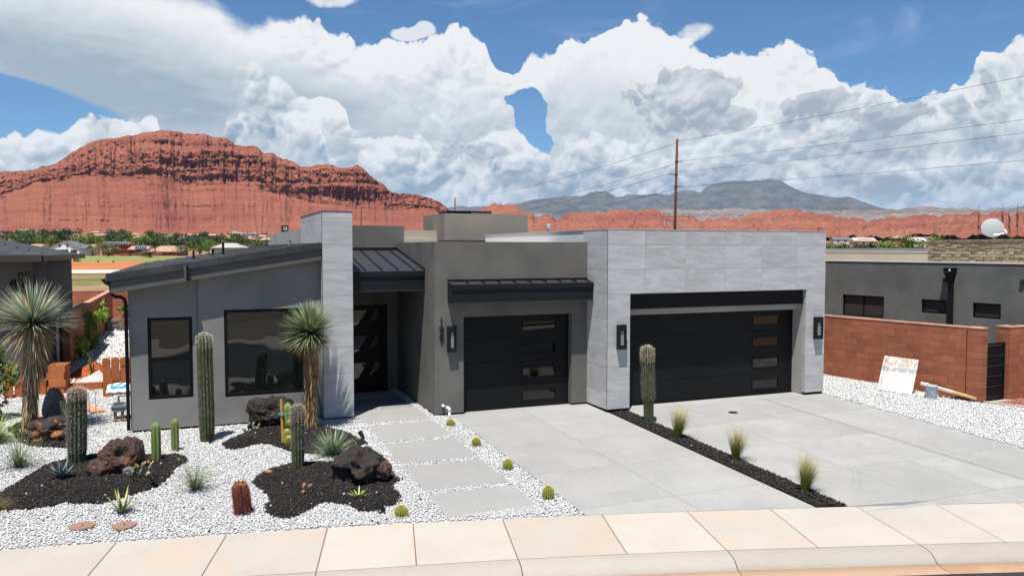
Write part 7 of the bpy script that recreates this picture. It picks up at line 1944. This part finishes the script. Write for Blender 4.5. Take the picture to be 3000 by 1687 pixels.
# ------------------------------------------------------------------ far houses
def gable_house(label, u0, u1, vbase, veave, vridge, D, wall, roofm, wins=(), doors=(), depth=12.0, name='far_house', hip=False, front=True):
    a, b = PX(u0, vbase, D), PX(u1, vbase, D); W_ = (b - a).length; zb, ze, zr = PX(u0, vbase, D).z, PX(u0, veave, D).z, PX((u0 + u1) / 2, vridge, D).z
    t = thing(name, label, 'house', tuple((a + b) / 2)); t.rotation_euler = (0, 0, math.atan2(b.y - a.y, b.x - a.x)); h, r = ze - zb, zr - zb; w2 = W_ / 2
    if front:   # gable end faces us
        MB().prism([(-w2, 0), (w2, 0), (w2, depth), (-w2, depth)], -1.0, h).quad((-w2, 0.01, h), (w2, 0.01, h), (0, 0.01, r - 0.25)).quad((w2, depth, h), (-w2, depth, h), (0, depth, r - 0.25)).build('wall', wall, t, local=True)
        rf = MB(); o_ = 0.7; k_ = (r - h) / w2
        rf.hexa([(-w2 - o_, -0.6, h - k_ * o_ - 0.15), (0, -0.6, r - 0.15), (0, depth + .5, r - 0.15), (-w2 - o_, depth + .5, h - k_ * o_ - 0.15), (-w2 - o_, -0.6, h - k_ * o_ + 0.15), (0, -0.6, r + 0.15), (0, depth + .5, r + 0.15), (-w2 - o_, depth + .5, h - k_ * o_ + 0.15)])
        rf.hexa([(0, -0.6, r - 0.15), (w2 + o_, -0.6, h - k_ * o_ - 0.15), (w2 + o_, depth + .5, h - k_ * o_ - 0.15), (0, depth + .5, r - 0.15), (0, -0.6, r + 0.15), (w2 + o_, -0.6, h - k_ * o_ + 0.15), (w2 + o_, depth + .5, h - k_ * o_ + 0.15), (0, depth + .5, r + 0.15)])
        rf = rf.build('roof', roofm, t, local=True)
    else:
        MB().prism([(-w2, 0), (w2, 0), (w2, depth), (-w2, depth)], -1.0, h).build('wall', wall, t, local=True); o_ = 0.6; q = w2 * (0.45 if hip else 1.0)
        MB().hexa([(-w2 - o_, -o_, h - 0.1), (w2 + o_, -o_, h - 0.1), (w2 + o_, depth + o_, h - 0.1), (-w2 - o_, depth + o_, h - 0.1), (-q, depth / 2 - .05, r), (q, depth / 2 - .05, r), (q, depth / 2 + .05, r), (-q, depth / 2 + .05, r)]).build('roof', roofm, t, local=True)
    for (x0, x1, z0, z1) in wins:
        w = MB().box(-w2 + x0 * W_, -w2 + x1 * W_, -0.06, 0.02, z0 * h, z1 * h).build('window', FRAME, t, local=True)
        MB().box(-w2 + x0 * W_ + .1, -w2 + x1 * W_ - .1, -0.09, -0.05, z0 * h + .1, z1 * h - .1).build('pane', DARKGLASS, w, local=True)
    for (x0, x1, z1) in doors: MB().box(-w2 + x0 * W_, -w2 + x1 * W_, -0.08, 0.02, 0, z1 * h).build('garage_door', DARKGLASS, t, local=True)
    return t
gable_house('white gabled far house with two dark garage doors', 139, 233, 745, 728, 706, 430, PAINTW, GREYROOF, wins=((0.36, 0.42, 1.25, 1.75), (0.60, 0.66, 1.25, 1.75), (0.09, 0.12, 0.55, 0.85)), doors=((0.33, 0.65, 0.80), (0.73, 0.92, 0.80)))
gable_house('grey-roofed side wing of the white far house', 226, 252, 745, 727, 716, 436, PAINTW, GREYROOF, front=False, depth=9)
gable_house('pale-roofed outbuilding right of the white far house', 246, 272, 742, 728, 716, 450, FARWALL, TANROOF, front=False, depth=8)
gable_house('small pinkish house left of the white far house', 80, 118, 745, 724, 715, 470, BROWNW, TANROOF, front=False, depth=9, wins=((0.2, 0.35, 0.4, 0.8),))
t1 = gable_house('upper block of brown far house under a row of solar panels', 299, 376, 746, 716, 710, 440, BROWNW, BROWNW, front=False, depth=10)
t2 = gable_house('lower block of brown far house with solar panels on its roof', 376, 431, 746, 731, 720, 432, BROWNW, TANROOF, front=False, depth=9, wins=((0.08, 0.20, 0.05, 0.85), (0.55, 0.62, 0.3, 0.8)))
gable_house('brown garden wall block before the brown far house', 352, 378, 746, 731, 730.5, 424, BROWNW, BROWNW, front=False, depth=2)
gable_house('tan hip-roofed far house', 431, 520, 745, 737, 720, 430, BROWNW, TANROOF, front=False, hip=True, depth=14, wins=((0.3, 0.4, 0.2, 0.8), (0.7, 0.78, 0.2, 0.8)))
gable_house('pale grey-roofed far house just above the wing roof', 621, 700, 745, 725, 712, 385, FARWALL, MIDROOF, front=False, hip=True, depth=14)
def solar(parent, u0, u1, v0, v1, D, nx, ny, lab):
    a, b = PX(u0, v1, D), PX(u1, v1, D); hgt = (v1 - v0) / 2316.28 * D; W_ = (b - a).length; t = thing('solar_array', lab, 'solar panels', tuple((a + b) / 2)); t.rotation_euler = (0, 0, math.atan2(b.y - a.y, b.x - a.x))
    for i in range(nx):
        for j in range(ny):
            x0 = -W_ / 2 + W_ * i / nx; z0 = hgt * j / ny; p = MB().hexa([(x0 + .08, j * .9, z0 + .06), (x0 + W_ / nx - .08, j * .9, z0 + .06), (x0 + W_ / nx - .08, j * .9 + .1, z0 + .06), (x0 + .08, j * .9 + .1, z0 + .06), (x0 + .08, (j + 1) * .9, z0 + hgt / ny - .06), (x0 + W_ / nx - .08, (j + 1) * .9, z0 + hgt / ny - .06), (x0 + W_ / nx - .08, (j + 1) * .9 + .1, z0 + hgt / ny - .06), (x0 + .08, (j + 1) * .9 + .1, z0 + hgt / ny - .06)]).build('solar_panel', SOLAR, t, local=True)
    MB().hexa([(-W_ / 2, .12, 0), (W_ / 2, .12, 0), (W_ / 2, .2, 0), (-W_ / 2, .2, 0), (-W_ / 2, ny * .9 + .12, hgt), (W_ / 2, ny * .9 + .12, hgt), (W_ / 2, ny * .9 + .2, hgt), (-W_ / 2, ny * .9 + .2, hgt)]).build('rack', STEEL, t, local=True)
solar(t1, 302, 375, 708.5, 715, 438, 9, 1, 'single row of solar panels on the upper brown far house')
solar(t2, 393, 427, 720, 730, 430, 5, 2, 'two rows of solar panels on the lower brown far house')
# scattered roofs of the town
rs = random.Random(8)
for k in range(34):
    u = rs.uniform(60, 790) if k < 26 else rs.uniform(2430, 2780); D = rs.uniform(760, 1500) if k < 26 else rs.uniform(500, 900)
    p = PX(u, 729, D); r = math.hypot(p.x, p.y); zb = zground(r); vb = 729 - (zb) / D * 2316.28 + 3.2 / D * 2316.28 * 0; w = rs.uniform(11, 20) / D * 2316.28; e = 3.6 / D * 2316.28; rr = 2.6 / D * 2316.28
    c = rs.choice(('grey', 'tan', 'pale', 'brown')); vbb = 729 - zb / D * 2316.28 - 3.0 / D * 2316.28
    gable_house(f'small far {c} house among the valley trees', u - w / 2, u + w / 2, vbb, vbb - e, vbb - e - rr, D, FARWALL if c != 'brown' else BROWNW, {'grey': GREYROOF, 'tan': TANROOF, 'pale': MIDROOF, 'brown': TANROOF}[c], front=False, hip=rs.random() < 0.5, depth=10, wins=((0.2, 0.32, 0.3, 0.75), (0.6, 0.75, 0.3, 0.75)), name='town_house')['group'] = 'small far houses of the town'
# field fence
t = thing('field_fence', 'thin wire fence with pale posts across the lime field', 'fence', (-10, 236, -4))
for k in range(14):
    x = -60 + k * 9; y = 232 - x * 0.2; MB().tube([(x, y, -4.2), (x, y, -2.2)], 0.11, 6).build('fence_post', KERBF, t)
for z in (-2.5, -3.1): MB().tube([(-60, 244, z), (57, 220.6, z)], 0.035, 5).build('fence_wire', BARK, t)

# ------------------------------------------------------------------ power line
def upole(label, base, top, r, arms=True):
    t = thing('utility_pole', label, 'utility pole', tuple(base)); b, p = Vector(base), Vector(top)
    MB().tube([b, b.lerp(p, 0.5), p], [r, r * 0.92, r * 0.82], 10).build('mast', DARKWOOD, t, smooth=True); return t
PB_, PT_ = PX(1972.5, 840, 87), PX(1984, 408, 87)
up = upole('tall brown wooden utility pole behind the garage block', PB_, PT_, 0.165)
lr = (PX(2100, 500, 87) - PX(1900, 500, 87)).normalized()
def at_v(v): 
    f = (v - 840) / (408 - 840); return PB_.lerp(PT_, f)
for v, s in ((474, 1), (512, -1), (547, 1)):
    q = at_v(v); MB().tube([q + lr * 0.12 * s, q + lr * 0.62 * s + Vector((0, 0, 0.05))], [0.055, 0.06], 8).build('insulator', METERGREY, up)
    MB().tube([q - Vector((0, 0, 0.08)), q + Vector((0, 0, 0.08))], 0.185, 10).build('pole_band', BARK, up)
q = at_v(634); MB().tube([q - lr * 1.6, q + lr * 2.2], 0.05, 6).build('cross_arm', METERGREY, up)
for s in (-1.3, -0.7, 0.9, 1.5): MB().tube([q + lr * s, q + lr * s + Vector((0, 0, 0.28))], [0.05, 0.03], 7).build('insulator', METERGREY, up)
q = at_v(655)
for s in (-1.15, -0.75, -0.45, 0.55, 0.9): MB().tube([q + lr * s + Vector((0, 0, -0.22)), q + lr * s + Vector((0, 0, 0.18))], [0.11, 0.10], 8).build('transformer_can', STEEL, up)
FB_, FT_ = PX(1333, 760, 186), PX(1333, 580, 186)
upole('thin distant utility pole above the roof plant screen', FB_, FT_, 0.17); 
upole('distant thin pole above the entry parapet', PX(1058, 760, 160), PX(1058, 608, 160), 0.15)
WIRE = M('wire', (0.02, 0.02, 0.022), 0.5, 0.3)
def wire(label, a, b, sag, r=0.013):
    pts = [a.lerp(b, f) - Vector((0, 0, sag * 4 * f * (1 - f))) for f in np.linspace(0, 1, 28)]
    o = MB().tube(pts, r, 5).build('power_line', WIRE); return tag(o, label, 'wire', 'power lines of the tall pole')
off1 = {414: 0.0, 472: 0.66, 504: -0.62, 546: 0.66}
for k, (v, vr, Dr, vf) in enumerate(((415, 209, 53, 582), (472, 336, 55, 628), (505, 375, 55, 640), (547, 455.5, 56, 655))):
    a = at_v(v) + lr * (0, 0.6, 0.0, 0.6)[k]; e = PX(3000, vr, Dr); e2 = a + (e - a) * 1.8
    nm = ('topmost', 'second', 'third', 'lowest')[k]
    wire(f'{nm} power line running right from the tall pole', a, e2, 0.35)
    a = at_v(v + (4, 8, 3, 8)[k]) + lr * (-0.0, -0.1, -0.6, -0.1)[k]
    wire(f'{nm} power line running left from the tall pole', a, PX(1333, vf, 186), 1.1, 0.02)
for u in (725, 738, 782, 92):
    p, q = PX(u, 745, 620), PX(u, 676 if u != 92 else 690, 620 if u != 92 else 500); upole('thin far pole over the valley trees, ' + {725: 'first', 738: 'second', 782: 'nearest the tower', 92: 'left of the white house'}[u], p, q, 0.28)
p, q = PX(196, 745, 400), PX(196, 700, 400); upole('thin dark pole in front of the white far house', p, q, 0.16)

# ------------------------------------------------------------------ mountains
MESA = [(-11.72, 4.51), (-10.69, 4.55), (-9.78, 4.65), (-9.03, 4.63), (-8.54, 4.86), (-8.16, 4.95), (-7.07, 5.72), (-5.96, 6.56), (-5.25, 6.83), (-3.8, 7.17), (-2.43, 7.48), (-1.67, 7.6), (-0.7, 7.61), (0.28, 7.54), (1.28, 7.45), (2.41, 7.25), (2.98, 6.92), (3.66, 6.8), (4.25, 6.73), (4.83, 6.39), (5.42, 6.42), (6.01, 6.13), (6.72, 6.02), (7.2, 5.61), (7.92, 5.61), (9.01, 5.73), (9.75, 5.48), (10.24, 5.41), (11.1, 5.61), (11.6, 5.21), (12.22, 4.79), (12.98, 4.23), (13.48, 3.8), (14.49, 3.71), (15.12, 3.62), (16.14, 3.37), (16.9, 3.12), (17.41, 2.74), (17.9, 2.18), (18.63, 1.56), (20.0, 1.2)]
LEDGE = [(-11.77, 2.8), (-10.73, 2.94), (-9.67, 3.39), (-8.94, 3.92), (-6.33, 4.37), (-3.66, 4.53), (-0.66, 4.3), (3.28, 4.23), (6.21, 3.62), (9.23, 2.93), (11.34, 2.76), (14.49, 2.74), (17.29, 2.60), (18.63, 1.44), (20.0, 1.1)]
RIDGE = [(15.5, 1.5), (17.9, 2.18), (19.13, 2.62), (20.23, 2.95), (21.79, 3.16), (22.85, 2.87), (23.34, 2.63), (23.98, 2.06), (24.47, 2.22), (24.97, 2.23), (25.45, 1.87), (26.26, 2.46), (28.34, 2.67), (29.32, 2.56), (30.43, 2.74), (30.91, 2.55), (32.49, 2.59), (33.44, 2.27), (34.84, 2.02), (36.83, 2.01), (38.34, 2.23), (39.68, 2.41), (40.85, 2.58), (42.3, 2.48), (43.72, 2.21), (45.81, 1.91), (47.16, 1.82), (48.48, 1.94), (50.4, 2.1), (52.25, 2.16), (54.92, 2.14), (56.63, 2.03), (75.0, 2.2)]
PLAT = [(14.0, 1.7), (17.9, 1.93), (22.08, 2.18), (23.49, 2.48), (24.55, 2.63), (25.6, 2.18), (29.44, 2.17), (32.56, 2.64), (33.28, 2.75), (34.21, 2.77), (39.38, 2.71), (43.72, 2.57), (47.14, 2.52), (49.36, 2.65), (50.38, 2.62), (52.85, 2.49), (54.91, 2.38), (56.62, 2.29), (75.0, 2.3)]
BLUE = [(8.0, 2.4), (17.17, 2.86), (18.15, 3.03), (19.1, 2.99), (22.2, 3.23), (23.66, 3.52), (25.28, 3.71), (26.41, 3.75), (27.21, 3.86), (28.19, 4.11), (28.75, 4.11), (29.47, 3.73), (30.11, 3.81), (30.9, 3.88), (32.17, 3.94), (33.26, 3.86), (34.04, 4.09), (34.97, 4.12), (35.42, 3.98), (36.18, 4.44), (36.94, 4.69), (37.7, 4.67), (39.35, 4.68), (40.09, 4.74), (40.82, 4.6), (41.4, 4.32), (42.12, 3.9), (42.84, 3.76), (43.7, 3.51), (44.25, 3.43), (44.94, 3.53), (45.64, 3.17), (46.47, 2.79), (47.14, 2.56), (48.21, 2.38), (60.0, 2.2)]
tand = lambda e: np.tan(np.radians(e))
def polar(name, az, R, Z, mat, smooth=False):
    V = np.stack(np.broadcast_arrays(R * np.sin(az), R * np.cos(az), Z), -1); return tag(np_mesh(name, V.reshape(-1, 3), grid_faces(*V.shape[:2]), mat, smooth), kind='structure')


def rock_strata(name, low, mid, high, pale, sc, contrast=0.5, cliff=(0.26, 0.095, 0.065)):
    m, nt, b = new_mat(name); p = pos(nt); X, Y, Z = sep(nt, p)
    wob_ = noise(nt, p, 0.006, 4.0, 0.6)
    zz = Z + (wob_ - 0.5) * 40.0
    st = noise(nt, vec(nt, 0.0, 0.0, zz), sc, 5.0, 0.75)
    big = noise(nt, p, 0.004, 5.0, 0.6)
    c = rgb_mix(nt, big.step(0.35, 0.65), low, mid)
    c = rgb_mix(nt, st.step(0.42, 0.62) * contrast, c, high)
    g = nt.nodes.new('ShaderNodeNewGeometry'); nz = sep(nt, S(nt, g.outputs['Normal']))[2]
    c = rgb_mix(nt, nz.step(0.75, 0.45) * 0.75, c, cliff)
    c = rgb_mix(nt, noise(nt, p, 0.03, 5.0, 0.65).step(0.52, 0.72) * 0.5, c, pale)
    c = rgb_mix(nt, noise(nt, p, 0.11, 4.0, 0.7).step(0.55, 0.75) * 0.45, c, tuple(x * 0.45 for x in low))
    setc(nt, b, c); b.inputs['Roughness'].default_value = 0.95; b.inputs['Specular IOR Level'].default_value = 0.05
    bump(nt, b, noise(nt, p, 0.06, 7.0, 0.7), 9.0)
    return m
MESAM = rock_strata('red_mesa_rock', (0.255, 0.085, 0.058), (0.315, 0.118, 0.072), (0.195, 0.056, 0.042), (0.34, 0.15, 0.092), 0.05, 0.6, (0.185, 0.068, 0.047))
def mesa():
    az = np.radians(np.concatenate([np.linspace(-26, -12, 90, endpoint=False), np.linspace(-12, 19.6, 760)])); d = np.degrees(az)
    ec = np.interp(d, *zip(*([(-26.0, 2.0), (-20.0, 3.0), (-14.0, 4.3)] + MESA))); el = np.interp(d, *zip(*([(-26.0, 1.3)] + LEDGE)))
    el = np.minimum(el, ec - 0.12); n = 150
    t = np.linspace(0, 1, n)[:, None]; A_ = np.broadcast_to(az, (n, len(az))); s = A_ * 2100.0
    rb, rl, rk, rc = 1650.0, 2040.0, 2120.0, 2330.0
    zb = 24.0
    zl, zc = rl * tand(el), rc * tand(ec); zk = zl + (zc - zl) * np.interp(d, [-26, -8, -5, 2, 6, 12, 19], [0.8, 0.5, 0.38, 0.62, 0.7, 0.85, 0.9])
    R = np.zeros((n, len(az))); Z = np.zeros_like(R)
    ta = np.clip(t / 0.42, 0, 1); tb = np.clip((t - 0.42) / 0.30, 0, 1); tc = np.clip((t - 0.72) / 0.20, 0, 1); td = np.clip((t - 0.92) / 0.08, 0, 1)
    Z = zb + (zl - zb) * ta ** 1.15 + (zk - zl) * tb + (zc - zk) * np.sin(tc * math.pi / 2) - td * zc * 0.55
    R = rb + (rl - rb) * ta + (rk - rl) * tb + (rc - rk) * tc + td * 700
    edge = np.minimum(1, t * 12) * (1 - td)
    butt = fbm(s / 130, Z / 900, 1.0, 5, 0.55, ridged=True) - 0.55          # buttresses and gullies
    rib = fbm(s / 30, Z / 300, 3.0, 4, 0.6, ridged=True) - 0.55
    led = fbm(s / 400, Z / 17, 8.0, 4, 0.6) - 0.5                           # ledges of harder beds
    cl = np.clip(tb * 3, 0, 1) * np.clip((1.02 - tc) * 2, 0, 1)
    talus = (1 - np.clip(tb * 4, 0, 1))
    R = R - edge * (butt * (150 * talus + 130 * cl) + rib * (30 * talus + 95 * cl) + led * (34 * talus + 34 * cl))
    fine = fbm(s / 12, Z / 12, R / 12, 3, 0.6) - 0.5
    R = R - edge * fine * (14 + 20 * cl)
    jag = (fbm(s / 28, 0 * s, 5.0, 4, 0.6) - 0.5) * 16 * np.interp(d, [-12, 2, 6, 19], [0.5, 0.5, 1.0, 1.0])
    Z = Z + jag * np.clip(tc * 1.2, 0, 1) * (1 - td)
    polar('red_mesa', A_, R, Z, MESAM)
mesa()
SLICK = rock_strata('red_slickrock', (0.27, 0.088, 0.062), (0.34, 0.145, 0.092), (0.19, 0.06, 0.05), (0.40, 0.205, 0.135), 0.06, 0.5, (0.16, 0.052, 0.042))
def knobs(name, prof, r0, r1, z0, mat, amp, cols=720, n=90, seed=0, d0=None, d1=None, back=0.5, crest=0.85):
    a0, a1 = prof[0][0] if d0 is None else d0, prof[-1][0] if d1 is None else d1
    az = np.radians(np.linspace(a0, a1, cols)); d = np.degrees(az); ec = np.interp(d, *zip(*prof)); t = np.linspace(0, 1, n)[:, None]
    A_ = np.broadcast_to(az, (n, cols)); s = A_ * r1; tb = np.clip(t / crest, 0, 1); td = np.clip((t - crest) / (1 - crest), 0, 1)
    zc = r1 * tand(ec); R = r0 + (r1 - r0) * tb + td * (r1 - r0) * 0.6
    k = r1 / 1700.0
    dome = fbm(s / (120 * k), R / (90 * k), seed + 0.5, 4, 0.55); rid = fbm(s / (45 * k), R / (30 * k), seed + 2.0, 4, 0.6, ridged=True) - 0.5
    Z = z0 + (zc - z0) * (0.25 * tb + 0.75 * np.clip(tb + (dome - 0.5) * 0.9 * (1 - tb), 0, 1) ** 1.5) - td * (zc - z0) * back
    Z = Z + rid * amp * np.clip(tb * 4, 0, 1) * (0.35 + 0.65 * (1 - tb)) * (1 - td) + (fbm(s / (14 * k), R / (14 * k), seed + 4.0, 3) - 0.5) * amp * 0.5
    Z = Z + (fbm(s / (22 * k), 0 * s, seed + 6.0, 4, 0.6) - 0.5) * amp * 0.5 * np.clip(tb * 2 - 1, 0, 1)
    return polar(name, A_, R, Z, mat)
knobs('red_rock_ridge', RIDGE, 1150, 1700, 14.0, SLICK, 30.0, seed=3, cols=1000, n=120)
PALE = rock_strata('white_cliff_rock', (0.17, 0.135, 0.125), (0.23, 0.19, 0.17), (0.11, 0.085, 0.082), (0.52, 0.48, 0.42), 0.02, 0.6, (0.20, 0.16, 0.145))
knobs('pale_plateau', PLAT, 3300, 4300, 60.0, PALE, 26.0, cols=420, n=50, seed=7)
BLUEM = rock_strata('far_mountain_rock', (0.055, 0.055, 0.055), (0.12, 0.105, 0.10), (0.045, 0.045, 0.045), (0.22, 0.185, 0.17), 0.008, 0.4, (0.16, 0.135, 0.13))
def bluem():
    az = np.radians(np.linspace(8, 60, 620)); d = np.degrees(az); ec = np.interp(d, *zip(*BLUE)); n = 70; t = np.linspace(0, 1, n)[:, None]; A_ = np.broadcast_to(az, (n, 620)); r0, r1 = 10500.0, 13500.0
    tb = np.clip(t / 0.85, 0, 1); td = np.clip((t - 0.85) / 0.15, 0, 1); zc = r1 * tand(ec); R = r0 + (r1 - r0) * tb + td * 2500; s = A_ * r1
    sp = fbm(s / 900, R / 3000, 2.0, 5, 0.55, ridged=True) - 0.5
    Z = 260 + (zc - 260) * tb ** 1.4 * (1 - td * 0.7) + sp * 420 * np.sin(tb * math.pi) * 0.9 + (fbm(s / 160, R / 160, 9.0, 4) - 0.5) * 60 * (1 - td)
    polar('far_mountain', A_, R, Z, BLUEM)
bluem()

# ------------------------------------------------------------------ the air
def haze():
    m = bpy.data.materials.new('haze_air'); m.use_nodes = True; nt = m.node_tree; nt.nodes.clear(); out = nt.nodes.new('ShaderNodeOutputMaterial')
    v = nt.nodes.new('ShaderNodeVolumePrincipled'); v.inputs['Color'].default_value = (0.50, 0.74, 1.0, 1); v.inputs['Density'].default_value = HAZE; v.inputs['Anisotropy'].default_value = 0.0
    nt.links.new(v.outputs[0], out.inputs['Volume'])
    o = MB().box(-22000, 22000, -22000, 22000, -8.0, 1400.0).build('haze', m); tag(o, kind='stuff'); return o
HAZE = 2.2e-5
haze()
